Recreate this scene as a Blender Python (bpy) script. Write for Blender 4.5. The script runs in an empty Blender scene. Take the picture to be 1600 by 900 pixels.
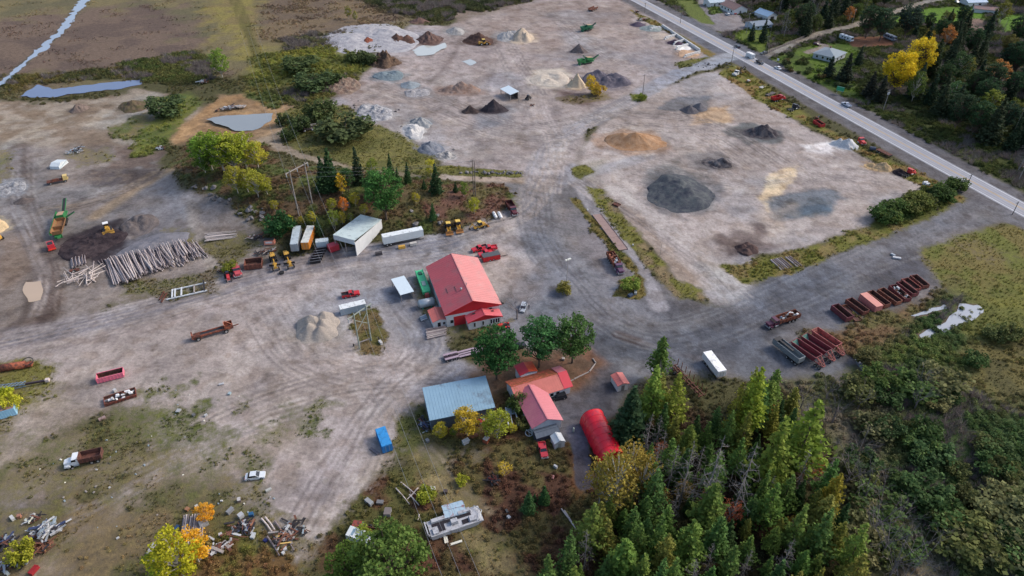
import bpy, math, random
import numpy as np
from mathutils import Vector, Matrix
random.seed(7); rng = np.random.default_rng(7)
SC = bpy.context.scene
COL = SC.collection
R = math.radians

# ------------------------------------------------------------------ camera, sky, sun, exposure
FPX, PITCH, CAMZ = 1067.0, R(36.5), 130.0
cam_data = bpy.data.cameras.new('camera')
cam_data.lens = 24.0; cam_data.sensor_width = 36.0
cam_data.clip_start = 1.0; cam_data.clip_end = 20000.0
cam = bpy.data.objects.new('camera', cam_data); COL.objects.link(cam)
cam.location = (0, 0, CAMZ); cam.rotation_euler = (R(90) - PITCH, 0, 0)
SC.camera = cam
world = bpy.data.worlds.new('World'); SC.world = world; world.use_nodes = True
SUN_EL, SUN_AZ = R(38), R(72)          # azimuth clockwise from +Y: sun to the right, a little beyond
nt = world.node_tree
sky = nt.nodes.new('ShaderNodeTexSky'); sky.sky_type = 'NISHITA'; sky.sun_disc = False
sky.sun_elevation = SUN_EL; sky.sun_rotation = SUN_AZ
sky.air_density = 1.0; sky.dust_density = 3.0; sky.ozone_density = 1.0
bg = nt.nodes['Background']; bg.inputs['Strength'].default_value = 0.145
nt.links.new(sky.outputs['Color'], bg.inputs['Color'])
sun_data = bpy.data.lights.new('sun', 'SUN'); sun_data.energy = 1.3; sun_data.angle = R(14)
sun_data.color = (1.0, 0.93, 0.84)
sun = bpy.data.objects.new('sun', sun_data); COL.objects.link(sun)
sd = Vector((math.sin(SUN_AZ) * math.cos(SUN_EL), math.cos(SUN_AZ) * math.cos(SUN_EL), math.sin(SUN_EL)))
sun.rotation_euler = (-sd).to_track_quat('-Z', 'Y').to_euler()
SC.view_settings.view_transform = 'Standard'; SC.view_settings.look = 'None'
SC.view_settings.exposure = 0.62; SC.view_settings.gamma = 1.0
SC.view_settings.use_curve_mapping = False

# ------------------------------------------------------------------ value noise (numpy)
def _hash(i, j, s):
    h = (i.astype(np.int64) * 374761393 + j.astype(np.int64) * 668265263 + s * 1442695041) & 0xffffffff
    h = ((h ^ (h >> 13)) * 1274126177) & 0xffffffff
    return ((h ^ (h >> 16)) & 0xffff) / 65535.0
def vnoise(x, y, s=0):
    xi, yi = np.floor(x), np.floor(y); fx, fy = x - xi, y - yi
    fx = fx * fx * (3 - 2 * fx); fy = fy * fy * (3 - 2 * fy)
    xi = xi.astype(np.int64); yi = yi.astype(np.int64)
    a, b = _hash(xi, yi, s), _hash(xi + 1, yi, s); c, d = _hash(xi, yi + 1, s), _hash(xi + 1, yi + 1, s)
    return (a + (b - a) * fx) + ((c + (d - c) * fx) - (a + (b - a) * fx)) * fy
def fbm(x, y, s=0, o=4):
    t, a, n = 0.0, 0.5, 0.0
    for k in range(o):
        t = t + a * vnoise(x * 2 ** k + 17.3 * k, y * 2 ** k - 9.1 * k, s + k); n += a; a *= 0.5
    return t / n

# ------------------------------------------------------------------ where a pixel of the survey photograph lies on the ground
def ray(px, py):
    u, v = (px - 800) / FPX, (py - 450) / FPX
    return (u, math.cos(PITCH) - v * math.sin(PITCH), -math.sin(PITCH) - v * math.cos(PITCH))
def P(px, py, z=0.0):
    d = ray(px, py); t = (z - CAMZ) / d[2]
    return np.array([d[0] * t, d[1] * t, z])
KN = []
for (px, py, sx, sy, h) in ((395, 300, 22, 22, 4.0), (345, 268, 18, 20, 2.5), (560, 322, 26, 16, 4.0), (690, 322, 24, 12, 2.6), (470, 300, 20, 20, 3.5),
                            (520, 195, 22, 28, 2.5), (600, 215, 20, 20, 1.5), (470, 90, 40, 45, 3.0)):
    q = P(px, py); KN.append((q[0], q[1], sx, sy, h))
def hg(x, y):
    z = 0.0
    for (cx, cy, sx, sy, h) in KN:
        z = z + h * np.exp(-0.5 * (((x - cx) / sx) ** 2 + ((y - cy) / sy) ** 2))
    return z
def G(px, py, dz=0.0):
    """ground point under a pixel"""
    z = 0.0
    for _ in range(12):
        q = P(px, py, z); z = float(hg(q[0], q[1]))
    q = P(px, py, z); return Vector((q[0], q[1], float(hg(q[0], q[1])) + dz))
def proj(p):
    x, y, z = p[0], p[1], p[2] - CAMZ
    zc = y * math.cos(PITCH) - z * math.sin(PITCH); yc = -y * math.sin(PITCH) - z * math.cos(PITCH)
    return 800 + FPX * x / zc, 450 + FPX * yc / zc
def pxm(px, py):
    """photo pixels per metre across the view at that ground pixel"""
    q = G(px, py); return FPX / (q[1] * math.cos(PITCH) - (q[2] - CAMZ) * math.sin(PITCH))
def height_to(b, top_y):
    lo, hi = 0.0, 60.0
    for _ in range(30):
        m = (lo + hi) / 2
        if proj((b[0], b[1], b[2] + m))[1] > top_y: lo = m
        else: hi = m
    return lo

def lin(c):
    c = [x / 255.0 for x in c]
    return [x / 12.92 if x <= 0.04045 else ((x + 0.055) / 1.055) ** 2.4 for x in c]
KALB = 0.95
def A(r, g, b): return [min(0.85, x * KALB) for x in lin((r, g, b))]

# ------------------------------------------------------------------ materials
_M = {}
def _nodes(m):
    m.use_nodes = True
    n = m.node_tree.nodes; l = m.node_tree.links
    return n, l, n['Principled BSDF']
def mat(name, rgb, rough=0.6, metal=0.0, var=0.15, scale=1.5, rust=None, rust_amt=0.5, bump=0.0, bscale=8.0, spec=None):
    """painted / worn surface; rgb is display sRGB 0..255"""
    key = (name, tuple(rgb), rough, metal, var, scale, tuple(rust) if rust else None, rust_amt, bump)
    if key in _M: return _M[key]
    m = bpy.data.materials.new(name); n, l, b = _nodes(m)
    c = A(*rgb)
    tc = n.new('ShaderNodeTexCoord')
    nz = n.new('ShaderNodeTexNoise'); nz.inputs['Scale'].default_value = scale; nz.inputs['Detail'].default_value = 6.0; nz.inputs['Roughness'].default_value = 0.65
    l.new(tc.outputs['Object'], nz.inputs['Vector'])
    mr = n.new('ShaderNodeMapRange'); mr.inputs['From Min'].default_value = 0.25; mr.inputs['From Max'].default_value = 0.75
    mr.inputs['To Min'].default_value = 1 - var; mr.inputs['To Max'].default_value = 1 + var
    l.new(nz.outputs['Fac'], mr.inputs['Value'])
    vm = n.new('ShaderNodeVectorMath'); vm.operation = 'SCALE'; vm.inputs[0].default_value = c
    l.new(mr.outputs['Result'], vm.inputs['Scale'])
    out = vm.outputs['Vector']
    if rust:
        nz2 = n.new('ShaderNodeTexNoise'); nz2.inputs['Scale'].default_value = scale * 0.8; nz2.inputs['Detail'].default_value = 8.0; nz2.inputs['Roughness'].default_value = 0.7
        mp = n.new('ShaderNodeVectorMath'); mp.operation = 'ADD'; mp.inputs[1].default_value = (13.1, 4.7, 2.2)
        l.new(tc.outputs['Object'], mp.inputs[0]); l.new(mp.outputs[0], nz2.inputs['Vector'])
        rp = n.new('ShaderNodeMapRange'); t = 1.0 - rust_amt
        rp.inputs['From Min'].default_value = 0.3 + 0.4 * t - 0.06; rp.inputs['From Max'].default_value = 0.3 + 0.4 * t + 0.06
        l.new(nz2.outputs['Fac'], rp.inputs['Value'])
        mx = n.new('ShaderNodeMix'); mx.data_type = 'RGBA'
        l.new(rp.outputs['Result'], mx.inputs['Factor']); l.new(out, mx.inputs['A'])
        vm2 = n.new('ShaderNodeVectorMath'); vm2.operation = 'SCALE'; vm2.inputs[0].default_value = A(*rust)
        l.new(mr.outputs['Result'], vm2.inputs['Scale']); l.new(vm2.outputs[0], mx.inputs['B'])
        out = mx.outputs['Result']
    l.new(out, b.inputs['Base Color'])
    b.inputs['Roughness'].default_value = rough; b.inputs['Metallic'].default_value = metal
    if spec is not None: b.inputs['Specular IOR Level'].default_value = spec
    if bump > 0:
        nb = n.new('ShaderNodeTexNoise'); nb.inputs['Scale'].default_value = bscale; nb.inputs['Detail'].default_value = 6.0
        l.new(tc.outputs['Object'], nb.inputs['Vector'])
        bp = n.new('ShaderNodeBump'); bp.inputs['Strength'].default_value = 1.0; bp.inputs['Distance'].default_value = bump
        l.new(nb.outputs['Fac'], bp.inputs['Height']); l.new(bp.outputs['Normal'], b.inputs['Normal'])
    _M[key] = m
    return m
def paint(rgb, name='paint', rough=0.4, **k): return mat(name, rgb, rough, var=0.12, **k)
GLASS = mat('dark_glass', (28, 34, 42), 0.08, var=0.05, spec=0.8)
RUBBER = mat('rubber', (32, 32, 34), 0.85)
RIM = mat('wheel_metal', (170, 170, 172), 0.4, 0.3)
STEEL = mat('galvanised_steel', (165, 170, 175), 0.45, 0.4)
DARK = mat('dark_metal', (48, 46, 48), 0.6, 0.1)
RUST = mat('rusty_steel', (112, 62, 44), 0.85, 0.0, 0.35, 2.0, rust=(70, 42, 36), rust_amt=0.5)
WOODG = mat('weathered_wood', (150, 142, 138), 0.9, 0, 0.25, 3.0)
CONC = mat('concrete', (186, 184, 182), 0.85, 0, 0.15, 2.0)
YEL = mat('machine_yellow', (205, 158, 62), 0.5, 0, 0.2, 2.0, rust=(120, 84, 48), rust_amt=0.35)
LAMP = mat('lamp_glass', (225, 225, 215), 0.2)

# ------------------------------------------------------------------ mesh builder
class MB:
    def __init__(s): s.v = []; s.f = []
    def add(s, vs, fs):
        o = len(s.v); s.v += [tuple(map(float, p)) for p in vs]; s.f += [tuple(i + o for i in f) for f in fs]; return s
    def hexa(s, p):   # 8 points: bottom 4 ccw, top 4 ccw
        return s.add(p, [(3, 2, 1, 0), (4, 5, 6, 7), (0, 1, 5, 4), (1, 2, 6, 5), (2, 3, 7, 6), (3, 0, 4, 7)])
    def box(s, c, d, tx=1.0, ty=1.0, sx=0.0):
        x, y, z = c; a, b, h = d[0] / 2, d[1] / 2, d[2] / 2
        bt = [(x - a, y - b, z - h), (x + a, y - b, z - h), (x + a, y + b, z - h), (x - a, y + b, z - h)]
        a2, b2 = a * tx, b * ty
        tp = [(x - a2 + sx, y - b2, z + h), (x + a2 + sx, y - b2, z + h), (x + a2 + sx, y + b2, z + h), (x - a2 + sx, y + b2, z + h)]
        return s.hexa(bt + tp)
    def b2(s, x0, x1, y0, y1, z0, z1): return s.box(((x0 + x1) / 2, (y0 + y1) / 2, (z0 + z1) / 2), (x1 - x0, y1 - y0, z1 - z0))
    def prism(s, prof, y0, y1):      # prof: (x,z) ccw seen from -y
        n = len(prof)
        vs = [(x, y0, z) for x, z in prof] + [(x, y1, z) for x, z in prof]
        fs = [tuple(range(n)), tuple(range(2 * n - 1, n - 1, -1))] + [(i, i + n, (i + 1) % n + n, (i + 1) % n) for i in range(n)]
        return s.add(vs, fs)
    def tube(s, p0, p1, r0, r1=None, n=8, caps=True):
        r1 = r0 if r1 is None else r1
        p0, p1 = Vector(p0), Vector(p1); d = (p1 - p0)
        if d.length < 1e-6: return s
        d.normalize(); u = d.orthogonal().normalized(); w = d.cross(u)
        vs = []
        for (p, r) in ((p0, r0), (p1, r1)):
            for i in range(n):
                a = 2 * math.pi * i / n; vs.append(p + u * (r * math.cos(a)) + w * (r * math.sin(a)))
        fs = [(i, (i + 1) % n, (i + 1) % n + n, i + n) for i in range(n)]
        if caps: fs += [tuple(range(n - 1, -1, -1)), tuple(range(n, 2 * n))]
        return s.add(vs, fs)
    def bar(s, p0, p1, w, h):        # rectangular bar
        p0, p1 = Vector(p0), Vector(p1); d = (p1 - p0).normalized()
        up = Vector((0, 0, 1)) if abs(d.z) < 0.95 else Vector((1, 0, 0))
        sd_ = d.cross(up).normalized() * (w / 2); u = sd_.cross(d).normalized() * (h / 2)
        q = [p0 - sd_ - u, p0 + sd_ - u, p1 + sd_ - u, p1 - sd_ - u, p0 - sd_ + u, p0 + sd_ + u, p1 + sd_ + u, p1 - sd_ + u]
        return s.hexa(q)
    def openbox(s, x0, x1, y0, y1, z0, z1, t=0.12, flare=0.0):
        s.b2(x0, x1, y0, y1, z0, z0 + t)
        f = flare
        for (sg, ya, yb) in ((1, y1 - t, y1), (-1, y0, y0 + t)):
            s.hexa([(x0, ya, z0 + t), (x1, ya, z0 + t), (x1, yb, z0 + t), (x0, yb, z0 + t),
                    (x0, ya + sg * f, z1), (x1, ya + sg * f, z1), (x1, yb + sg * f, z1), (x0, yb + sg * f, z1)])
        s.b2(x0, x0 + t, y0 + t, y1 - t, z0 + t, z1 - 0.01); s.b2(x1 - t, x1, y0 + t, y1 - t, z0 + t, z1 - 0.01)
        return s
    def mesh(s, name, m, smooth=False):
        me = bpy.data.meshes.new(name); me.from_pydata(s.v, [], s.f)
        if smooth:
            me.polygons.foreach_set('use_smooth', [True] * len(me.polygons))
        me.materials.append(m); me.update()
        return me
def link(name, data, parent=None, loc=None, rz=None):
    o = bpy.data.objects.new(name, data); COL.objects.link(o)
    if parent is not None: o.parent = parent
    if loc is not None: o.location = loc
    if rz is not None: o.rotation_euler = (0, 0, rz)
    return o
def part(name, mb, m, parent, smooth=False, stuff=False):
    o = link(name, mb.mesh(name, m, smooth), parent)
    if stuff: o['kind'] = 'stuff'
    return o
def tag(o, label=None, cat=None, group=None, kind=None):
    if label: o['label'] = label
    if cat: o['category'] = cat
    if group: o['group'] = group
    if kind: o['kind'] = kind
    return o
def thing(name, label, cat, loc=(0, 0, 0), rz=0.0, group=None):
    return tag(link(name, None, None, loc, rz), label, cat, group)
def dup(root, loc, rz, label=None, group=None, sc=None):
    r = root.copy(); COL.objects.link(r); r.location = loc; r.rotation_euler = (0, 0, rz)
    if sc: r.scale = sc
    if label: r['label'] = label
    if group: r['group'] = group
    for ch in root.children:
        c = ch.copy(); COL.objects.link(c); c.parent = r
        for g in ch.children:
            d = g.copy(); COL.objects.link(d); d.parent = c
    return r
def place(o, rear, front, dz=0.0):
    """stand a thing (built along +x) with its rear and front over two ground pixels"""
    a, b = G(*rear), G(*front); m = (a + b) / 2
    o.location = (m.x, m.y, float(hg(m.x, m.y)) + dz); o.rotation_euler = (0, 0, math.atan2(b.y - a.y, b.x - a.x))
    return o
def npmesh(name, verts, faces_idx, nper, m, smooth=False):
    """fast mesh: verts (n,3), faces (k,nper)"""
    me = bpy.data.meshes.new(name)
    k = len(faces_idx)
    me.vertices.add(len(verts)); me.vertices.foreach_set('co', np.asarray(verts, dtype=np.float32).ravel())
    me.loops.add(k * nper); me.loops.foreach_set('vertex_index', np.asarray(faces_idx, dtype=np.int32).ravel())
    me.polygons.add(k); me.polygons.foreach_set('loop_start', np.arange(0, k * nper, nper, dtype=np.int32))
    if smooth: me.polygons.foreach_set('use_smooth', np.ones(k, dtype=bool))
    me.materials.append(m); me.update(calc_edges=True); me.validate()
    return me
# ------------------------------------------------------------------ ground: one sheet, coloured by what the soil is at each place
def smooth(t): t = np.clip(t, 0, 1); return t * t * (3 - 2 * t)
_r = np.concatenate([np.array([0.5, 20, 40, 55]), np.geomspace(66, 760, 690), np.geomspace(820, 9000, 24)])
_a = np.concatenate([np.linspace(-180, -58, 22)[:-1], np.linspace(-58, 58, 720), np.linspace(58, 180, 22)[1:-1]])
RR, AA = np.meshgrid(_r, np.radians(_a), indexing='ij'); NR, NA = RR.shape
GX = (RR * np.sin(AA)).ravel(); GY = (RR * np.cos(AA)).ravel()
NV = GX.size
gcol = np.tile(np.array(A(98, 88, 74), dtype=np.float32), (NV, 1)); gveg = np.ones(NV, np.float32)
gvc = np.tile(np.array(A(80, 78, 52), dtype=np.float32), (NV, 1)); gbr = np.full(NV, 0.35, np.float32)
gz = hg(GX, GY).astype(np.float32)
vis = (GY > 40) & (np.hypot(GX, GY) < 1100)
VI = np.nonzero(vis)[0]
def w2(pts): return np.array([(lambda q: (q.x, q.y))(G(*p)) for p in pts])
def seg_d(X, Y, a, b):
    d = b - a; L = max(d @ d, 1e-9); t = np.clip(((X - a[0]) * d[0] + (Y - a[1]) * d[1]) / L, 0, 1)
    return np.hypot(X - a[0] - t * d[0], Y - a[1] - t * d[1])
def sdpoly(X, Y, q):
    ins = np.zeros(X.shape, bool); dist = np.full(X.shape, 1e9); n = len(q)
    for i in range(n):
        a, b = q[i], q[(i + 1) % n]
        dist = np.minimum(dist, seg_d(X, Y, a, b))
        c = ((a[1] > Y) != (b[1] > Y)); dy = b[1] - a[1]
        if abs(dy) > 1e-9: ins ^= c & (X < (b[0] - a[0]) * (Y - a[1]) / dy + a[0])
    return np.where(ins, dist, -dist)
_opn = [0]
def region(pts, line_w=None, fe=4.0, warp=0.6, ns=9.0, st=1.0):
    """(vertex indices, mask) of a polygon or, with line_w, of a band along a polyline"""
    q = w2(pts); m = fe * 2 + (line_w or 0) + 2
    s = VI[(GX[VI] > q[:, 0].min() - m) & (GX[VI] < q[:, 0].max() + m) & (GY[VI] > q[:, 1].min() - m) & (GY[VI] < q[:, 1].max() + m)]
    X, Y = GX[s], GY[s]
    if line_w is None: d = sdpoly(X, Y, q)
    else:
        d = np.full(X.shape, 1e9)
        for i in range(len(q) - 1): d = np.minimum(d, seg_d(X, Y, q[i], q[i + 1]))
        d = line_w / 2 - d
    _opn[0] += 1
    n = (fbm(X / ns, Y / ns, _opn[0], 4) - 0.5) * 4 * warp if warp else 0.0
    return s, X, Y, smooth((d / fe + n) * 0.5 + 0.5) * st
def spl(pts, n=4):
    q = np.array(pts, float); q = np.vstack([2 * q[0] - q[1], q, 2 * q[-1] - q[-2]]); o = []
    for i in range(1, len(q) - 2):
        for t in np.arange(n) / n: o.append(.5 * (2 * q[i] + (q[i + 1] - q[i - 1]) * t + (2 * q[i - 1] - 5 * q[i] + 4 * q[i + 1] - q[i + 2]) * t * t + (3 * q[i] - q[i - 1] - 3 * q[i + 1] + q[i + 2]) * t ** 3))
    return [tuple(p) for p in o] + [tuple(q[-2])]
def C(pts, rgb, fe=4.0, st=1.0, warp=0.6, ns=9.0, veg=0.0, rgb2=None, line=None):
    s, X, Y, m = region(pts, line, fe, warp, ns, st)
    c = np.array(A(*rgb))
    if rgb2 is not None:
        t = smooth((fbm(X / (ns * 0.8), Y / (ns * 0.8), _opn[0] + 500, 4) - 0.38) / 0.24)[:, None]; c = c * (1 - t) + np.array(A(*rgb2)) * t
    m1 = m[:, None]
    gcol[s] = gcol[s] * (1 - m1) + c * m1
    if veg is not None: gveg[s] = gveg[s] * (1 - m) + veg * m
def L(pts, w, rgb, fe=1.5, st=0.7, warp=0.35, ns=6.0, veg=0.0): C(spl(pts, 3) if 2 < len(pts) < 9 and w > 2 else pts, rgb, fe, st, warp, ns, veg, None, w)
def V(pts, v, rgb, rgb2=None, fe=3.0, br=0.35, st=1.0, warp=0.7, ns=7.0, line=None):
    """vegetation: cover v, colours, br = 0 grass .. 1 tall brush"""
    s, X, Y, m = region(pts, line, fe, warp, ns, st)
    c = np.array(A(*rgb))
    if rgb2 is not None:
        t = smooth((fbm(X / ns, Y / ns, _opn[0] + 900, 4) - 0.38) / 0.24)[:, None]; c = c * (1 - t) + np.array(A(*rgb2)) * t
    m1 = m[:, None]
    gvc[s] = gvc[s] * (1 - m1) + c * m1; gveg[s] = gveg[s] * (1 - m) + v * m; gbr[s] = gbr[s] * (1 - m) + br * m

# --- open country behind and round the yard
V([(-900, -300), (700, -300), (640, 40), (520, 60), (430, 110), (250, 125), (-300, 170)], 1.0, (100, 95, 72), (118, 108, 78), 10, 0.12, ns=25)
V([(-300, 60), (80, 20), (250, 10), (330, 60), (330, 110), (-300, 140)], 0.95, (98, 84, 76), (112, 96, 84), 14, 0.14, ns=14, warp=1.2)
V([(190, 98), (300, 80), (345, 90), (345, 128), (230, 130), (185, 118)], 1.0, (70, 80, 44), (86, 88, 50), 5, 0.8, ns=8)
V([(0, 118), (180, 105), (230, 112), (230, 122), (60, 132), (0, 150)], 1.0, (72, 74, 46), (92, 84, 50), 4, 0.6)
V([(320, -40), (402, -40), (410, 30), (430, 85), (470, 95), (450, 120), (400, 130), (360, 80), (335, 30)], 0.95, (132, 122, 70), (124, 110, 74), 11, 0.12, ns=9, warp=1.2)
V([(400, -40), (580, -40), (640, 30), (560, 50), (470, 75), (410, 60)], 1.0, (104, 90, 76), (116, 100, 78), 8, 0.3, ns=14)
V([(480, -60), (1000, -80), (860, -8), (760, 20), (690, 34), (620, 22), (540, -8)], 1.0, (58, 64, 42), (74, 76, 48), 6, 0.9, ns=12)
V([(430, 60), (560, 45), (640, 35), (520, 75), (470, 95)], 1.0, (84, 84, 60), (100, 94, 66), 5, 0.7)
V([(400, 85), (520, 70), (580, 90), (585, 110), (500, 125), (420, 140), (385, 120)], 1.0, (112, 112, 54), (88, 92, 50), 4, 0.5, ns=10)
for k in range(4):
    V([(352 + k * 5, -20), (372 + k * 5, 30), (388 + k * 3, 62), (394 + k * 4, 85)], 1.0, (92, 88, 50), None, 1.0, .1, .8, .3, line=1.6)
# far right country
V([(985, -80), (2400, -200), (2400, 300), (1640, 330), (1000, 0)], 1.0, (58, 66, 38), (74, 80, 42), 3, 0.6, ns=12)
# big marsh lower right
V([(1270, 600), (1340, 540), (1430, 470), (1500, 450), (2600, 380), (2600, 1400), (1350, 1400), (1290, 760)], 1.0, (72, 90, 52), (86, 94, 58), 6, 0.70, ns=14)
V([(1400, 400), (1500, 355), (1600, 345), (2000, 330), (2000, 470), (1560, 500), (1480, 450)], 1.0, (104, 106, 54), (114, 104, 62), 4, 0.14, ns=9)
V([(1500, 470), (1620, 440), (1620, 540), (1540, 540)], 1.0, (114, 112, 56), (98, 100, 52), 5, 0.15)
V([(1480, 550), (1700, 500), (1700, 620), (1560, 640)], 0.9, (106, 98, 60), (88, 84, 54), 6, 0.4)
V([(1350, 540), (1450, 510), (1500, 560), (1400, 570)], 1.0, (80, 98, 52), (98, 106, 58), 4, 0.85)
V([(1240, 500), (1400, 455), (1500, 440), (1420, 520), (1330, 570), (1300, 560)], 0.95, (104, 98, 62), (112, 90, 66), 4, 0.4, ns=8)
V([(1220, 600), (1320, 570), (1400, 590), (1420, 640), (1360, 700), (1270, 690)], 1.0, (112, 104, 86), (92, 94, 62), 5, 0.6)
V([(1290, 640), (1360, 650), (1480, 900), (1330, 1000), (1310, 760)], 1.0, (108, 100, 84), (94, 92, 62), 5, 0.5)
C([(1440, 368), (1500, 358), (1600, 400), (1580, 420), (1500, 400)], (150, 134, 120), 3, 0.5, veg=0.5)
# --- the wooded corner (undergrowth)
V([(820, 760), (930, 690), (960, 640), (1000, 600), (1060, 610), (1110, 650), (1220, 620), (1300, 700), (1360, 1100), (780, 1100)], 0.9, (74, 58, 46), (66, 64, 42), 5, 0.45, ns=8)

# --- the worked ground
GRV, GR2, GRB, DRK, BRN = (160, 150, 146), (170, 159, 154), (148, 143, 143), (80, 80, 86), (136, 119, 104)
C([(640, 38), (700, 40), (760, 22), (860, -6), (985, -40), (1100, 60), (1132, 84), (1096, 106), (1000, 140), (930, 180), (900, 250), (880, 300), (820, 290), (700, 280), (690, 250), (640, 225), (560, 195), (500, 170), (560, 120), (590, 105), (600, 75)],
  (150, 139, 136), 4, rgb2=(160, 149, 146), ns=20)
C([(700, 20), (860, 0), (985, 0), (1010, 60), (940, 90), (820, 80), (740, 60)], (140, 124, 116), 8, 0.7, rgb2=(158, 145, 138), ns=16)
C([(560, 140), (700, 110), (860, 170), (900, 200), (880, 270), (760, 255), (680, 235)], (162, 152, 149), 8, 0.8, rgb2=(148, 140, 138), ns=14)
C([(1008, 150), (1100, 112), (1130, 108), (1200, 155), (1300, 222), (1400, 268), (1452, 290), (1440, 318), (1380, 340), (1330, 365), (1270, 388), (1180, 395), (1168, 455), (1120, 475), (1060, 440), (985, 340), (935, 290), (895, 280), (900, 240), (940, 190)],
  GRV, 3, rgb2=(168, 157, 152), ns=18)
C([(800, 270), (935, 285), (960, 330), (1010, 420), (1060, 470), (1150, 480), (1180, 452), (1265, 412), (1400, 366), (1490, 318), (1530, 300), (1620, 345), (1560, 352), (1490, 362), (1430, 388), (1404, 405), (1450, 425), (1470, 450), (1440, 478), (1290, 512), (1250, 520), (1330, 560), (1300, 590), (1200, 600), (1140, 600), (1050, 580), (985, 600), (950, 640), (900, 650), (860, 560), (770, 520), (700, 400)],
  (112, 110, 113), 4, rgb2=(128, 123, 124), ns=14)
C([(0, 540), (200, 480), (350, 425), (520, 395), (600, 385), (800, 330), (830, 300), (880, 330), (830, 420), (760, 480), (700, 540), (760, 600), (660, 620), (640, 700), (560, 800), (450, 900), (350, 760), (180, 640), (-200, 800), (-200, 600)],
  GRV, 5, rgb2=GR2, ns=16)
C([(-200, 220), (30, 190), (240, 200), (250, 260), (300, 290), (420, 350), (430, 400), (350, 430), (200, 480), (0, 545), (-200, 600)], (140, 130, 124), 5, rgb2=(126, 117, 112), ns=14)
C([(-100, 150), (60, 160), (240, 140), (320, 160), (310, 215), (200, 225), (30, 230), (-100, 240)], (160, 149, 136), 5, 0.9, rgb2=(138, 122, 106), ns=10)
# orange-tan haul road and pond banks
C([(255, 215), (300, 180), (345, 150), (420, 145), (470, 165), (470, 190), (440, 215), (455, 235), (420, 240), (350, 228), (290, 232)], (166, 134, 98), 3.5, rgb2=(148, 122, 94), ns=9)
L([(430, 225), (470, 243), (560, 265), (650, 275), (760, 278), (830, 283)], 7, (168, 150, 132), 2)
L([(305, 243), (250, 275), (190, 310), (150, 338)], 6, (160, 134, 104), 2.2, 0.75)
C([(195, 225), (260, 235), (240, 262), (170, 262)], (112, 92, 80), 2.5, 0.8, 1.0, ns=4)
C([(255, 300), (330, 310), (390, 350), (330, 350), (270, 330)], (152, 148, 148), 3, 0.7)
L([(500, 160), (440, 205), (400, 230)], 9, (160, 140, 118), 3, 0.8)
L([(185, 190), (240, 175), (240, 150), (210, 140)], 5, (158, 146, 132), 2)
L([(30, 230), (35, 330), (75, 420), (70, 490), (10, 540)], 9, (112, 99, 92), 2, 0.9)
L([(80, 430), (78, 480), (40, 520), (-10, 545)], 3, (84, 72, 68), 1, 0.9)
L([(45, 440), (40, 490), (5, 520)], 3, (88, 78, 74), 1, 0.8)
C([(0, 380), (40, 370), (50, 420), (20, 450), (0, 450)], (128, 112, 100), 3, .8)
V([(-60, 225), (20, 232), (15, 290), (-60, 300)], .6, (104, 104, 64), (124, 112, 78), 4, .15)
V([(90, 240), (170, 228), (190, 245), (120, 262)], .55, (110, 106, 66), (124, 112, 78), 4, .15)
L([(75, 420), (85, 470), (50, 515), (0, 540)], 5, (100, 86, 80), 1.5, 0.8)
# dark lots and stained ground
C([(870, 520), (960, 500), (1030, 470), (1120, 478), (1180, 455), (1270, 412), (1400, 368), (1440, 400), (1460, 440), (1300, 480), (1200, 540), (1110, 560), (1010, 570), (960, 560)], DRK, 5, 0.9, rgb2=(94, 94, 100), ns=12)
C([(840, 430), (900, 420), (1000, 470), (960, 540), (900, 500)], (122, 122, 128), 8, 0.7)
C([(1340, 395), (1400, 368), (1430, 395), (1460, 440), (1420, 450)], (92, 92, 100), 4, 0.6)
C([(900, 600), (960, 575), (960, 640), (930, 680), (870, 690), (870, 630)], (108, 102, 104), 3, 0.9)
L([(905, 680), (912, 752)], 4.2, (96, 92, 98), 0.8, 0.95)
C([(890, 370), (935, 330), (990, 420), (960, 450)], (128, 122, 124), 5, 0.8)
C([(560, 395), (680, 370), (780, 350), (790, 362), (680, 392), (560, 412)], (110, 106, 110), 4, 0.7)
C([(350, 440), (560, 400), (560, 420), (330, 480)], (138, 131, 133), 5, 0.7)
L([(-60, 548), (150, 505), (300, 465), (400, 432), (560, 400), (700, 385)], 11, (122, 119, 125), 2.5, 0.95)
L([(-60, 560), (200, 520), (340, 480), (520, 425), (640, 400)], 4, (170, 158, 154), 2, 0.7)
# roads inside the yard
L([(1128, 92), (1060, 115), (1000, 148), (930, 185), (880, 215), (850, 250), (840, 300), (845, 360)], 11, (148, 146, 151), 1.5, 0.95)
L([(1118, 88), (1080, 104)], 10, (132, 132, 138), 1.0, 0.9)
L([(700, 190), (800, 160), (830, 130), (840, 100)], 9, (158, 146, 138), 5, 0.5)
L([(895, 270), (930, 330), (977, 390), (1010, 440), (1030, 480)], 5.5, (150, 147, 151), 1.0, 0.95)
L([(935, 285), (1010, 330), (1090, 400), (1150, 470)], 8, (172, 164, 160), 3, 0.7)
C([(1090, 400), (1140, 420), (1180, 455), (1130, 478)], (180, 168, 158), 4, 0.7)
L([(842, 300), (846, 370), (900, 430), (1000, 500)], 14, (126, 126, 132), 3, 0.9)
L([(550, 470), (640, 470), (690, 560), (720, 590)], 9, (144, 140, 144), 3, 0.8)
L([(895, 262), (880, 280), (850, 300)], 8, (148, 146, 151), 1.5, .8)
L([(905, 275), (950, 262), (1010, 245)], 7, (150, 148, 152), 1.5, .7)
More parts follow.
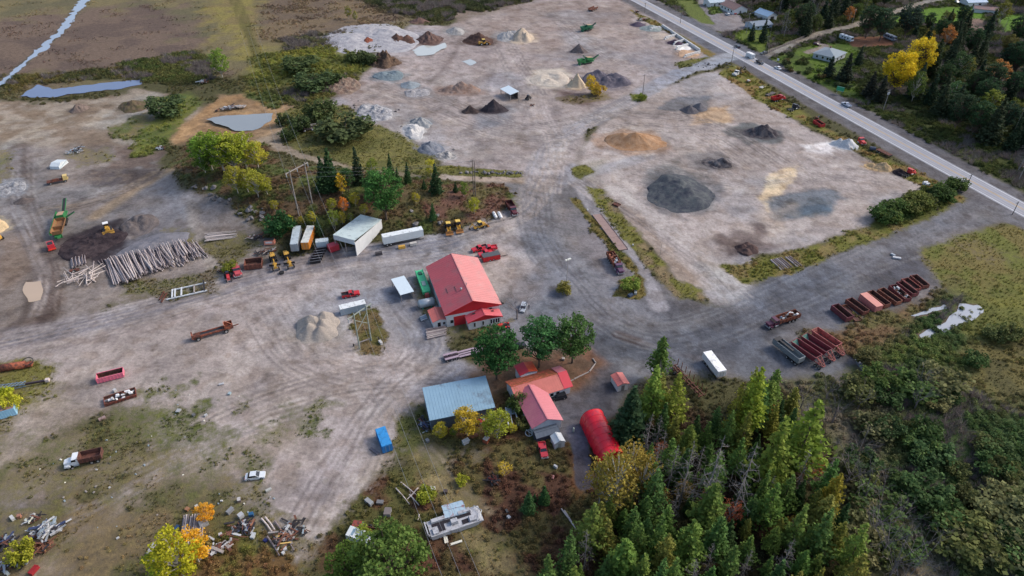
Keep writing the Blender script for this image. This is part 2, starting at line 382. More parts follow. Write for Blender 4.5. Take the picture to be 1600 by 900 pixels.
# patches of other material on the gravel, and one painted carport shadow
C([(1200, 270), (1250, 258), (1235, 290), (1200, 330), (1190, 310)], (214, 192, 160), 1.2, 1.0, 1.0, ns=5)
C([(1192, 315), (1230, 300), (1300, 295), (1322, 310), (1290, 335), (1210, 345)], (112, 118, 126), 1.6, 0.95, 0.9, ns=5, rgb2=(94, 104, 114))
C([(1235, 325), (1290, 318), (1298, 328), (1250, 340), (1218, 342)], (84, 98, 112), 1.0, 0.9, ns=4)
C([(1250, 225), (1310, 222), (1300, 240), (1262, 236)], (222, 216, 214), 1.5, 0.9, 1.0, ns=4)
C([(1180, 330), (1240, 320), (1200, 375), (1150, 385)], (184, 168, 152), 5, 0.5)
C([(1125, 370), (1190, 355), (1200, 390), (1140, 400)], (96, 82, 80), 3, 0.8, 1.0, ns=5)
C([(1130, 205), (1160, 190), (1225, 205), (1220, 222), (1170, 225)], (98, 102, 104), 1.5, 0.9, 0.9, ns=5)
C([(1060, 150), (1110, 150), (1105, 180), (1070, 175), (1025, 170), (1040, 160)], (110, 112, 118), 1.5, 0.85, .9, ns=5)
C([(1090, 170), (1140, 165), (1140, 190), (1080, 195)], (196, 166, 132), 2, 0.8, .9, ns=5)
C([(940, 205), (1000, 195), (1050, 225), (1010, 245), (940, 230)], (190, 180, 172), 2, 0.8, .8, ns=6)
C([(1008, 262), (1060, 250), (1110, 300), (1120, 330), (1060, 335), (1010, 300)], (116, 120, 122), 3, 0.7)
C([(1070, 240), (1130, 235), (1142, 255), (1110, 270), (1080, 258)], (120, 118, 120), 3, 0.7)
C([(835, 110), (880, 106), (890, 125), (870, 145), (840, 130)], (196, 186, 172), 3, 0.8)
C([(870, 140), (930, 145), (960, 150), (910, 165), (875, 155)], (108, 88, 84), 3, 0.8)
C([(945, 250), (905, 255), (900, 275), (925, 282)], (128, 122, 100), 2, 0.4)
C([(735, 170), (800, 165), (800, 190), (750, 200)], (122, 126, 134), 4, 0.7)
C([(565, 170), (640, 160), (720, 240), (680, 245), (640, 225)], (152, 149, 152), 4, 0.6)
C([(1165, 122), (1100, 118), (1095, 135), (1120, 138)], (170, 160, 156), 3, 0.5)
L([(670, 130), (695, 105), (712, 80), (720, 60)], 3, (112, 100, 96), 1.2, 0.6)
C([(100, 370), (190, 340), (215, 390), (160, 410), (120, 405)], (58, 50, 54), 1.5, 1.0, 1.0, rgb2=(76, 68, 70), ns=5)
C([(195, 375), (240, 365), (290, 360), (295, 385), (240, 400), (200, 398)], (100, 98, 103), 1.5, 0.95)
C([(220, 330), (290, 310), (320, 345), (290, 375), (220, 360)], (140, 137, 140), 5, 0.6)
C([(140, 265), (250, 262), (245, 285), (150, 290)], (88, 78, 76), 2, 0.85, 1.0, rgb2=(112, 98, 88), ns=4)
L([(300, 325), (310, 370), (330, 410), (345, 450)], 4.5, (160, 151, 143), 1.5, 0.8)
C([(450, 555), (640, 540), (700, 580), (600, 610), (480, 590)], (184, 173, 170), 8, 0.6)
C([(420, 690), (600, 660), (560, 760), (480, 800), (420, 760)], (174, 164, 164), 8, 0.5)
C([(605, 455), (630, 450), (632, 485), (615, 490)], (96, 92, 96), 1.5, 0.6)  # shadow of the pale roofed carport painted into the soil colour
C([(612, 500), (650, 520), (670, 545), (655, 550), (625, 530)], (128, 128, 134), 2.5, 0.6)
C([(90, 600), (170, 585), (150, 610), (110, 635)], (118, 114, 116), 2.5, 0.7)
C([(0, 770), (70, 740), (90, 770), (40, 810), (0, 820)], (136, 128, 128), 4, 0.7)
C([(20, 800), (60, 790), (40, 840), (0, 850)], (112, 106, 108), 3, 0.7)
C([(430, 520), (550, 500), (560, 545), (520, 560), (450, 550)], (172, 160, 150), 5, 0.6)
L([(965, 522), (995, 533)], 3.5, (72, 56, 52), 0.8, 0.8)
L([(965, 524), (1090, 560)], 2, (118, 108, 106), 1, 0.4)

# --- grass and weeds inside the yard
GA, GB = (98, 96, 54), (118, 108, 66)
V([(440, 175), (480, 160), (540, 165), (610, 200), (690, 240), (680, 275), (560, 262), (470, 235), (440, 215)], 0.85, (110, 106, 62), (92, 92, 52), 3, 0.3)
V([(430, 150), (500, 115), (560, 115), (560, 135), (500, 160), (430, 165), (400, 145)], 0.95, (84, 88, 48), (104, 100, 58), 3, 0.6)
V([(390, 120), (430, 150), (440, 170), (420, 170), (380, 145)], 0.9, (84, 92, 52), (110, 104, 60), 3, 0.5)
V([(240, 150), (300, 145), (320, 160), (290, 190), (240, 240), (205, 245), (200, 215), (240, 185)], 0.85, (108, 112, 56), (86, 96, 50), 3, 0.35)
V([(170, 200), (235, 170), (235, 190), (200, 225), (170, 215)], 0.8, (92, 98, 56), (118, 108, 72), 3, 0.3)
V([(270, 262), (300, 215), (420, 225), (440, 260), (520, 260), (640, 275), (690, 278), (720, 290), (800, 290), (805, 320), (770, 345), (690, 362), (600, 345), (560, 335), (500, 365), (440, 375), (400, 345), (330, 305)],
  0.92, (98, 80, 60), (82, 90, 50), 3, 0.4, ns=6)
V([(600, 290), (790, 288), (800, 320), (760, 345), (690, 350), (640, 330)], 0.85, (106, 78, 66), (96, 88, 58), 3, 0.35)
V([(640, 262), (700, 258), (815, 268), (815, 276), (700, 274)], 0.9, (112, 110, 58), (92, 92, 50), 1.5, 0.3)
V([(255, 360), (300, 352), (300, 378), (270, 385)], 0.7, GB, GA, 2, 0.15)
V([(300, 375), (400, 360), (420, 385), (360, 420), (330, 400)], 0.75, (116, 108, 74), (98, 92, 58), 3, 0.2)
V([(190, 440), (340, 420), (345, 460), (260, 470), (200, 460)], 0.65, (104, 92, 68), (96, 94, 56), 3, 0.25)
V([(860, 150), (945, 145), (960, 155), (900, 165), (870, 158)], 0.6, (116, 106, 64), (96, 84, 56), 2, 0.25)
V([(1055, 98), (1110, 88), (1130, 86), (1100, 100), (1060, 108)], 0.9, (112, 108, 56), (90, 92, 48), 1.5, 0.3)
V([(985, 148), (1012, 145), (1010, 158), (990, 158)], 0.9, (104, 110, 52), None, 1.5, 0.3)
V([(895, 262), (915, 255), (928, 268), (910, 282), (895, 278)], 0.95, (112, 110, 56), (94, 94, 50), 1.2, 0.2)
V([(890, 308), (905, 312), (960, 375), (1000, 420), (1012, 455), (1000, 470), (960, 462), (965, 440), (990, 430), (950, 390)], 0.97, (84, 86, 46), (112, 100, 58), 1.2, 0.35, ns=4)
C([(935, 292), (1000, 340), (1060, 400), (1100, 445), (1070, 450), (1000, 370)], (156, 140, 128), 2, .8)
V([(918, 292), (940, 294), (962, 322), (1010, 380), (1050, 430), (1098, 452), (1098, 466), (1060, 468), (1020, 425), (970, 370), (930, 320)], 0.8, (108, 106, 52), (128, 112, 84), 1.8, 0.2, ns=5)
V([(1130, 415), (1200, 400), (1280, 380), (1340, 360), (1400, 318), (1445, 290), (1505, 285), (1515, 310), (1480, 330), (1380, 372), (1300, 400), (1230, 430), (1160, 448)], 0.9, (104, 104, 50), (124, 110, 70), 2, 0.3, ns=5)
V([(1370, 345), (1400, 315), (1440, 295), (1500, 290), (1495, 315), (1420, 350)], 1.0, (64, 78, 38), (84, 90, 44), 2, 0.8)
V([(1150, 100), (1180, 120), (1280, 195), (1380, 245), (1460, 280), (1515, 302), (1505, 318), (1440, 292), (1390, 262), (1300, 215), (1230, 180), (1180, 155), (1145, 130), (1120, 112)], 0.9, (110, 108, 54), (126, 104, 64), 1.8, 0.3, ns=5)
V([(985, 15), (1020, 30), (1080, 60), (1128, 82), (1110, 90), (1060, 60), (1000, 30)], 0.9, (122, 104, 60), (98, 96, 50), 1.5, 0.3, ns=6)
V([(548, 485), (590, 478), (608, 520), (600, 555), (565, 556), (545, 510)], 0.9, (92, 88, 48), (112, 96, 66), 1.5, 0.3, ns=3)
V([(640, 440), (668, 430), (690, 500), (780, 505), (800, 500), (790, 520), (700, 520), (665, 500)], 0.7, (94, 96, 54), (120, 108, 74), 2, 0.2, ns=4)
V([(872, 445), (892, 445), (892, 455), (872, 456)], 0.9, (110, 104, 54), None, 0.8, 0.3)
# needle litter round the pines and the house
C([(720, 585), (800, 560), (850, 540), (920, 540), (940, 570), (930, 600), (880, 625), (800, 640), (760, 630)], (116, 88, 66), 3, 0.9, rgb2=(138, 96, 70), ns=5)
V([(760, 620), (800, 600), (815, 650), (860, 670), (860, 700), (780, 720), (690, 690), (680, 670), (770, 650)], 0.85, (88, 84, 48), (102, 78, 54), 2, 0.3, ns=4)
V([(640, 640), (662, 640), (690, 690), (720, 720), (640, 740), (610, 700), (620, 650)], 0.85, (106, 98, 62), (90, 92, 52), 3, 0.2, ns=5)
# rough field lower left
V([(-200, 590), (60, 560), (90, 570), (80, 620), (30, 660), (-200, 700)], 0.85, (112, 108, 58), (124, 112, 70), 3, 0.2)
V([(250, 615), (300, 600), (340, 640), (450, 650), (520, 640), (470, 690), (380, 720), (300, 720), (220, 690), (160, 680), (160, 640)], 0.68, (96, 98, 56), (82, 88, 48), 6, 0.15, ns=5, warp=1.3)
V([(60, 660), (200, 670), (330, 700), (420, 700), (400, 760), (450, 800), (430, 880), (300, 830), (250, 780), (120, 790), (-200, 760), (-200, 690)], 0.62, (110, 102, 70), (90, 92, 54), 7, 0.14, ns=6, warp=1.3)
V([(-200, 780), (100, 770), (260, 780), (300, 830), (420, 860), (540, 880), (520, 1100), (-200, 1100)], 0.60, (122, 106, 76), (100, 96, 58), 7, 0.18, ns=6, warp=1.2)
V([(300, 830), (440, 850), (480, 900), (300, 1000), (250, 900)], 0.9, (112, 88, 58), (104, 102, 52), 3, 0.5, ns=4)
V([(540, 800), (580, 750), (640, 720), (680, 730), (720, 800), (700, 900), (540, 1000), (500, 880)], 0.92, (92, 66, 50), (88, 86, 50), 3, 0.4, ns=5)
V([(700, 720), (770, 690), (860, 680), (930, 760), (960, 790), (940, 900), (700, 1000), (690, 800)], 0.92, (84, 60, 48), (96, 88, 56), 3, 0.45, ns=5)
V([(650, 700), (700, 740), (770, 830), (830, 900), (760, 900), (710, 820), (660, 760)], 0.7, (138, 124, 88), (108, 104, 62), 2.5, 0.15, ns=5)
C([(745, 780), (775, 785), (800, 850), (770, 850)], (168, 150, 122), 3, 0.7, veg=0.4)
L([(668, 700), (700, 730), (760, 800)], 3.5, (160, 146, 124), 1.5, 0.6, veg=0.3)
C([(660, 690), (770, 700), (720, 740), (680, 730)], (150, 138, 124), 4, 0.7, veg=0.35)
C([(540, 760), (600, 700), (620, 720), (580, 770)], (168, 154, 136), 4, 0.6, veg=0.3)
V([(880, 690), (900, 690), (915, 760), (900, 780)], 0.9, (92, 86, 50), (110, 76, 54), 1.5, 0.3)
C([(905, 762), (920, 770), (915, 800), (905, 795)], (150, 132, 112), 2, 0.6, veg=0.5)
C([(-100, 640), (120, 660), (330, 700), (460, 650), (520, 640), (420, 760), (250, 780), (100, 790), (-100, 780)], (142, 126, 110), 10, 0.6, veg=None, rgb2=(156, 142, 128), ns=10)
L([(470, 640), (380, 700), (250, 760), (120, 830), (60, 900)], 7, (152, 138, 124), 4, 0.6, warp=.9, veg=0.25)
L([(60, 640), (30, 700), (-60, 760)], 6, (158, 146, 134), 4, 0.7, warp=.8, veg=0.15)
C([(60, 600), (110, 590), (170, 640), (100, 700), (50, 700), (40, 650)], (150, 138, 126), 6, 0.6, veg=0.3)
C([(872, 626), (905, 612), (945, 590), (962, 575), (962, 630), (935, 660), (905, 690), (880, 690), (868, 660)], (84, 80, 84), 2.5, 0.9, rgb2=(98, 92, 94), ns=5)
L([(898, 672), (906, 700), (912, 755)], 4.0, (92, 88, 95), 0.6, 1.0, warp=.2)
# yards of the houses across the highway
C([(1090, 0), (1140, -20), (1160, 25), (1168, 45), (1130, 50), (1080, 42)], (138, 130, 130), 2, 0.9)
V([(1055, 0), (1085, 0), (1118, 38), (1090, 36)], 0.9, (96, 106, 52), None, 1.5, 0.2)
V([(1103, 8), (1120, 6), (1132, 20), (1112, 22)], 0.95, (84, 98, 44), None, 1.2, 0.3)
V([(1145, 55), (1180, 40), (1210, 50), (1195, 85), (1170, 70)], 0.95, (92, 106, 44), None, 1.5, 0.3)
V([(1205, 95), (1270, 68), (1340, 68), (1345, 100), (1330, 120), (1350, 160), (1320, 150), (1260, 125)], 0.95, (84, 104, 38), (72, 88, 40), 2, 0.25)
V([(1395, 28), (1450, 12), (1535, 10), (1540, 30), (1460, 36), (1400, 36)], 0.95, (84, 116, 32), None, 2, 0.05)
V([(1560, 20), (1600, 25), (1600, 45), (1570, 50)], 0.95, (84, 116, 36), None, 2, 0.1)
C([(1320, 58), (1400, 55), (1400, 72), (1330, 74)], (128, 86, 64), 2.5, 0.9)
C([(1505, 30), (1540, 28), (1545, 50), (1512, 50)], (140, 112, 104), 3, 0.7)
L([(1196, 88), (1230, 72), (1290, 50), (1335, 40), (1400, 18), (1450, 3), (1520, -15)], 8, (142, 134, 124), 1.2, 0.95)
L([(1262, 82), (1290, 72), (1278, 66)], 5, (144, 132, 124), 1.2, 0.9)
L([(1500, 3), (1520, 8), (1545, 15)], 6, (140, 128, 118), 1.5, 0.8)

# --- the highway's shoulders (the paved sheet itself is laid on top)
HWY = [(840, -80), (998, 0), (1105, 58), (1180, 97), (1300, 164), (1400, 218), (1500, 275), (1600, 329), (1800, 436)]
L(HWY, 26, (104, 102, 106), 2.5, 0.95, warp=0.2)
L([(1140, 88), (1118, 96), (1098, 104)], 12, (150, 150, 154), 1.2, 0.95)
L([(1585, 335), (1530, 322), (1480, 350), (1420, 375), (1300, 430)], 9, (118, 117, 122), 3, 0.7)

# --- wheel tracks: pale and dark bands along the ways that are driven
def tracks(pts, n, spread, w=(0.5, 1.4), st=(0.12, 0.4), seed=1, base=None):
    r = random.Random(seed); q = w2(spl(pts, 3))
    for k in range(n):
        off = r.uniform(-spread, spread); o = []
        for i in range(len(q)):
            a, b = q[max(0, i - 1)], q[min(len(q) - 1, i + 1)]; d = (b - a) / max(np.linalg.norm(b - a), 1e-6)
            o.append(q[i] + np.array([-d[1], d[0]]) * (off + r.uniform(-0.8, 0.8)))
        rgb = r.choice([(186, 176, 172), (118, 110, 108), (106, 100, 100), (176, 164, 156)]) if base is None else r.choice(base)
        st_ = r.uniform(*st) * 1.55; wd = r.uniform(.35, .8)
        for sg in (-.95, .95):
            pp = []
            for i in range(len(o)):
                a, b = o[max(0, i - 1)], o[min(len(o) - 1, i + 1)]; d = (b - a) / max(np.linalg.norm(b - a), 1e-6); x, y = o[i] + np.array([-d[1], d[0]]) * sg; pp.append(proj((x, y, float(hg(x, y)))))
            L(pp, wd, rgb, 0.4, st_, warp=0.5, ns=3, veg=None)
tracks([(-40, 552), (150, 510), (300, 470), (400, 438), (560, 405), (700, 385), (820, 330), (850, 280), (880, 215), (1000, 148)], 16, 7, seed=2)
tracks([(842, 290), (848, 370), (900, 440), (980, 510), (1080, 520), (1250, 450), (1400, 385), (1530, 315)], 16, 8, seed=3, base=[(128, 126, 128), (84, 84, 90), (112, 110, 113)])
tracks([(620, 470), (660, 540), (600, 590), (480, 560), (420, 480)], 12, 7, seed=4)
tracks([(700, 590), (560, 600), (420, 640), (250, 720), (100, 790)], 14, 8, seed=5)
tracks([(680, 560), (600, 640), (540, 740), (470, 860)], 12, 8, seed=6)
tracks([(830, 120), (835, 180), (860, 230), (845, 300)], 10, 7, seed=7)
tracks([(600, 130), (700, 170), (820, 210), (960, 190), (1100, 200), (1200, 260)], 14, 12, seed=8)
tracks([(1000, 260), (1150, 290), (1280, 280), (1400, 290)], 10, 14, seed=9)
tracks([(35, 230), (40, 330), (80, 420), (70, 490)], 10, 5, seed=10)
tracks([(60, 330), (160, 310), (240, 270), (300, 240)], 10, 5, base=[(96, 84, 76), (150, 130, 106)], seed=11)
tracks([(905, 280), (980, 330), (1080, 400), (1150, 470)], 10, 5, seed=12)
tracks([(780, 60), (800, 100), (830, 150)], 8, 8, seed=13)
tracks([(880, 30), (960, 90), (1040, 110)], 10, 10, seed=14)
tracks([(645, 640), (690, 720), (780, 840)], 8, 4, base=[(150, 136, 108), (92, 84, 56)], seed=15)

def soil_detail():
    """mottling: browner, paler and damp ground in patches where the yard is bare"""
    X, Y = GX[VI], GY[VI]; bare = (1 - gveg[VI])[:, None]
    ref = np.array(A(162, 151, 147))
    for sc_, seed, rgb, lo, amt in ((26, 70, (140, 127, 119), .47, .4), (11, 71, (180, 170, 164), .54, .45), (7, 72, (118, 110, 110), .56, .45), (1.6, 75, (120, 110, 106), .54, .45), (2.2, 76, (186, 176, 170), .56, .3), (45, 73, (150, 150, 156), .5, .6), (3.2, 74, (142, 128, 120), .52, .6)):
        t = smooth((fbm(X / sc_, Y / sc_, seed, 5) - lo) / .16)[:, None] * amt * bare
        gcol[VI] *= 1 + t * (np.array(A(*rgb)) / ref - 1)
    _m = fbm(X / 5, Y / 5, 77, 5); _m2 = fbm(X / 45, Y / 45, 78, 3)
    gcol[VI] *= (0.76 + 0.34 * _m + 0.14 * _m2)[:, None]
def build_ground():
    i = np.arange(NR - 1)[:, None] * NA + np.arange(NA)[None, :]; j = np.arange(NA); jn = (j + 1) % NA
    base = np.arange(NR - 1)[:, None] * NA
    GF = np.stack([base + j, base + jn, base + NA + jn, base + NA + j], axis=-1).reshape(-1, 4)[:, ::-1]
    gm = bpy.data.materials.new('yard_soil'); n_, l_, b_ = _nodes(gm)
    def _attr(nm):
        a = n_.new('ShaderNodeAttribute'); a.attribute_name = nm; return a
    aC, aV, aG = _attr('soil'), _attr('cover_colour'), _attr('cover')
    geo = n_.new('ShaderNodeNewGeometry')
    def _noise(sc, det, rough=0.6, d=0.0):
        t = n_.new('ShaderNodeTexNoise'); t.inputs['Scale'].default_value = sc; t.inputs['Detail'].default_value = det
        t.inputs['Roughness'].default_value = rough; t.inputs['Distortion'].default_value = d
        l_.new(geo.outputs['Position'], t.inputs['Vector']); return t.outputs['Fac']
    def _mr(s, a, b, c, d):
        t = n_.new('ShaderNodeMapRange'); l_.new(s, t.inputs['Value'])
        for k, v in zip(('From Min', 'From Max', 'To Min', 'To Max'), (a, b, c, d)): t.inputs[k].default_value = v
        return t.outputs['Result']
    def _mul(c, s):
        t = n_.new('ShaderNodeVectorMath'); t.operation = 'SCALE'; l_.new(c, t.inputs[0]); l_.new(s, t.inputs['Scale']); return t.outputs[0]
    def _math(op, a, b):
        t = n_.new('ShaderNodeMath'); t.operation = op
        for k, v in ((0, a), (1, b)):
            if isinstance(v, (int, float)): t.inputs[k].default_value = v
            else: l_.new(v, t.inputs[k])
        return t.outputs[0]
    fine = _noise(1.1, 9, 0.75); med = _noise(0.22, 6, 0.65); coarse = _noise(0.06, 5, 0.6, 1.0); vn = _noise(0.45, 8, 0.7); vn2 = _noise(1.6, 5, 0.7)
    soil = _mul(_mul(_mul(aC.outputs['Color'], _mr(fine, 0.28, 0.72, 0.66, 1.34)), _mr(med, 0.3, 0.7, 0.88, 1.12)), _mr(coarse, 0.3, 0.7, 0.93, 1.07))
    mpn = n_.new('ShaderNodeMapping'); mpn.inputs['Rotation'].default_value = (0, 0, R(-24)); mpn.inputs['Scale'].default_value = (0.25, 1.6, 1); l_.new(geo.outputs['Position'], mpn.inputs['Vector'])
    stn = n_.new('ShaderNodeTexNoise'); stn.inputs['Scale'].default_value = 1.0; stn.inputs['Detail'].default_value = 6; stn.inputs['Roughness'].default_value = .65; stn.inputs['Distortion'].default_value = .6; l_.new(mpn.outputs[0], stn.inputs['Vector'])
    soil = _mul(soil, _mr(stn.outputs['Fac'], .3, .7, .955, 1.045))
    veg = _mul(_mul(aV.outputs['Color'], _mr(vn, 0.3, 0.7, 0.62, 1.3)), _mr(vn2, 0.25, 0.75, 0.72, 1.28))
    fac = _mr(_math('ADD', aG.outputs['Fac'], _math('MULTIPLY', _math('SUBTRACT', vn, 0.5), 1.5)), 0.22, 0.80, 0.0, 1.0)
    mx = n_.new('ShaderNodeMix'); mx.data_type = 'RGBA'; l_.new(fac, mx.inputs['Factor']); l_.new(soil, mx.inputs['A']); l_.new(veg, mx.inputs['B'])
    l_.new(mx.outputs['Result'], b_.inputs['Base Color']); b_.inputs['Roughness'].default_value = 0.95; b_.inputs['Specular IOR Level'].default_value = 0.15
    bp = n_.new('ShaderNodeBump'); bp.inputs['Strength'].default_value = 0.7; bp.inputs['Distance'].default_value = 0.25
    l_.new(_math('ADD', fine, _math('MULTIPLY', vn2, fac)), bp.inputs['Height']); l_.new(bp.outputs['Normal'], b_.inputs['Normal'])
    gme = npmesh('ground', np.stack([GX, GY, gz], 1), GF, 4, gm, True)
    for nm, arr in (('soil', gcol), ('cover_colour', gvc)):
        at = gme.attributes.new(nm, 'FLOAT_COLOR', 'POINT'); at.data.foreach_set('color', np.concatenate([arr, np.ones((NV, 1), np.float32)], 1).astype(np.float32).ravel())
    at = gme.attributes.new('cover', 'FLOAT', 'POINT'); at.data.foreach_set('value', gveg)
    tag(link('ground', gme), kind='structure')

def gsample(x, y, arr):
    r = np.hypot(x, y); a = np.degrees(np.arctan2(x, y))
    ir = np.clip(np.searchsorted(_r, r), 0, NR - 1); ia = np.clip(np.searchsorted(_a, a), 0, NA - 1)
    return arr[ir * NA + ia]

# --- highway: paved sheet, shoulders' gravel below it, painted lines
def ribbon(name, q, o0, o1, dz, m, kind='structure', dash=None):
    """band between the lateral offsets o0..o1 (m) of a world polyline"""
    q = np.asarray(q); pts = []
    d = np.gradient(q, axis=0); d /= np.linalg.norm(d, axis=1)[:, None]; nrm = np.stack([-d[:, 1], d[:, 0]], 1)
    vs = []
    for a, nn in zip(q, nrm):
        for o in (o0, o1):
            p = a + nn * o; vs.append((p[0], p[1], float(hg(p[0], p[1])) + dz))
    fs = [(2 * k, 2 * k + 1, 2 * k + 3, 2 * k + 2) for k in range(len(q) - 1) if dash is None or k % dash[1] < dash[0]]
    me = bpy.data.meshes.new(name); me.from_pydata(vs, [], [f[::-1] for f in fs]); me.materials.append(m); me.update()
    return tag(link(name, me), kind=kind)
def resample(q, step):
    q = np.asarray(q); s = np.r_[0, np.cumsum(np.linalg.norm(np.diff(q, axis=0), axis=1))]
    t = np.linspace(0, s[-1], max(2, int(s[-1] / step))); return np.stack([np.interp(t, s, q[:, 0]), np.interp(t, s, q[:, 1])], 1)
hq0 = resample(w2(HWY), 30); 
for _ in range(6): hq0[1:-1] = 0.25 * hq0[:-2] + 0.5 * hq0[1:-1] + 0.25 * hq0[2:]
hq = resample(hq0, 3.0)
ASPH = mat('faded_asphalt', (146, 147, 154), 0.9, 0, 0.10, 0.25)
ribbon('highway', hq, -5.2, 5.2, 0.05, ASPH)
TRK = mat('worn_asphalt', (158, 158, 164), 0.9, 0, 0.08, 0.25)
for o in (-2.75, -1.1, 1.1, 2.75): ribbon('wheel_track', hq, o - 0.35, o + 0.35, 0.056, TRK)
WLINE = mat('white_road_paint', (222, 224, 228), 0.7, 0, 0.15, 0.8)
YLINE = mat('yellow_road_paint', (206, 168, 96), 0.7, 0, 0.15, 0.8)
for o in (-4.2, 4.2): ribbon('road_marking', hq, o - 0.14, o + 0.14, 0.062, WLINE)
for o in (-0.22, 0.22): ribbon('road_marking', hq, o - 0.09, o + 0.09, 0.062, YLINE)

# --- water
wm = bpy.data.materials.new('still_water'); n_, l_, b_ = _nodes(wm)
b_.inputs['Base Color'].default_value = (0.10, 0.11, 0.12, 1); b_.inputs['Roughness'].default_value = 0.08; b_.inputs['Specular IOR Level'].default_value = 1.0
tw = n_.new('ShaderNodeTexNoise'); tw.inputs['Scale'].default_value = 0.5; tw.inputs['Detail'].default_value = 4
g2 = n_.new('ShaderNodeNewGeometry'); l_.new(g2.outputs['Position'], tw.inputs['Vector'])
bw = n_.new('ShaderNodeBump'); bw.inputs['Distance'].default_value = 0.004; bw.inputs['Strength'].default_value = 0.6; l_.new(tw.outputs['Fac'], bw.inputs['Height']); l_.new(bw.outputs['Normal'], b_.inputs['Normal'])
MARSH = mat('marsh_water', (140, 148, 158), 0.06, 0, 0.06, 0.05, spec=1.0)
def water(name, pts, m=wm, dz=0.06, jag=1.0, step=2.0):
    q = w2(pts); q = np.vstack([q, q[:1]]); q = resample(q, step)[:-1]; k = np.arange(len(q))
    X_, Y_ = GX[VI], GY[VI]; d_ = sdpoly(X_, Y_, q); m_ = smooth(d_ / 1.2 + .8); m_ = m_ * (smooth((fbm(X_ / 2.5, Y_ / 2.5, 91, 3) - .38) / .1) if m is MARSH else 1); gveg[VI] *= 1 - m_
    q = q + (np.stack([fbm(q[:, 0] / 4, q[:, 1] / 4, 31, 3), fbm(q[:, 0] / 4, q[:, 1] / 4, 32, 3)], 1) - 0.5) * 2.5 * jag
    from mathutils.geometry import tessellate_polygon
    tris = tessellate_polygon([[Vector((a, b, 0)) for a, b in q]])
    z = max(float(hg(a, b)) for a, b in q) + dz
    me = bpy.data.meshes.new(name); me.from_pydata([(a, b, z) for a, b in q], [], [tuple(t) for t in tris])
    me.materials.append(m); me.update()
    if me.polygons[0].normal.z < 0: me.flip_normals()
    return tag(link(name, me), kind='structure')
def wmat(name, rgb, rough=0.06):
    return mat(name, rgb, rough, 0, 0.06, 0.05, spec=1.0)
water('river', [(-90, 185), (-20, 142), (40, 92), (84, 55), (128, -6), (150, -40), (164, -40), (141, -3), (99, 52), (57, 86), (10, 130), (-66, 190)], wmat('river_water', (150, 160, 176)), jag=2.5)  # pale base colour stands in for the sky mirrored in the river
water('pond', [(28, 152), (60, 133), (84, 140), (140, 133), (185, 128), (222, 124), (222, 132), (190, 139), (150, 143), (110, 148), (80, 153)], wmat('pond_water', (104, 116, 146)), jag=1.6)
water('pond', [(322, 190), (345, 184), (425, 177), (424, 188), (398, 204), (372, 206), (352, 199)], wmat('settling_water', (142, 146, 146)))
water('puddle', [(645, 79), (660, 71), (676, 73), (697, 68), (696, 76), (676, 86), (652, 88)], wmat('milky_water', (188, 190, 184)))
water('puddle', [(42, 440), (64, 438), (70, 455), (62, 472), (48, 474), (38, 458)], wmat('muddy_water', (190, 166, 140)))
water('puddle', [(722, 96), (735, 92), (746, 98), (735, 103)], wmat('milky_water', (176, 180, 178)), jag=0.5)
MARSH = wmat('marsh_water', (140, 148, 158))  # bright cloud reflection put into the water's base colour
water('pond', [(1432, 522), (1450, 512), (1472, 505), (1490, 488), (1500, 476), (1530, 475), (1538, 485), (1520, 498), (1500, 505), (1470, 520), (1440, 532)], MARSH, jag=1.2)
water('pond', [(1425, 495), (1445, 486), (1475, 476), (1482, 480), (1455, 490), (1430, 499)], MARSH, jag=1.2)
water('stream', [(1334, 560), (1345, 564), (1356, 572), (1362, 590), (1352, 588), (1343, 574)], MARSH, jag=0.8)
# ------------------------------------------------------------------ foliage
def leaf_mat(name, tint='object', trans=0.3):
    m = bpy.data.materials.new(name); n, l, b = _nodes(m)
    if tint == 'object': s = n.new('ShaderNodeObjectInfo').outputs['Color']
    else:
        a = n.new('ShaderNodeAttribute'); a.attribute_type = 'INSTANCER'; a.attribute_name = 'tint'; s = a.outputs['Color']
    sh = n.new('ShaderNodeAttribute'); sh.attribute_name = 'shade'
    v = n.new('ShaderNodeVectorMath'); v.operation = 'SCALE'; l.new(s, v.inputs[0]); l.new(sh.outputs['Fac'], v.inputs['Scale'])
    l.new(v.outputs[0], b.inputs['Base Color']); b.inputs['Roughness'].default_value = 0.8; b.inputs['Specular IOR Level'].default_value = 0.15
    tr = n.new('ShaderNodeBsdfTranslucent'); l.new(v.outputs[0], tr.inputs['Color'])
    mx = n.new('ShaderNodeMixShader'); mx.inputs[0].default_value = trans
    l.new(b.outputs[0], mx.inputs[1]); l.new(tr.outputs[0], mx.inputs[2]); l.new(mx.outputs[0], n['Material Output'].inputs['Surface'])
    return m
LEAF = leaf_mat('foliage'); LEAFI = leaf_mat('brush_foliage', 'inst')
BARK = mat('bark', (96, 82, 72), 0.95, 0, 0.25, 3.0)
BARKG = mat('grey_bark', (128, 122, 120), 0.95, 0, 0.2, 3.0)
BIRCH = mat('pale_bark', (192, 184, 172), 0.9, 0, 0.2, 3.0)
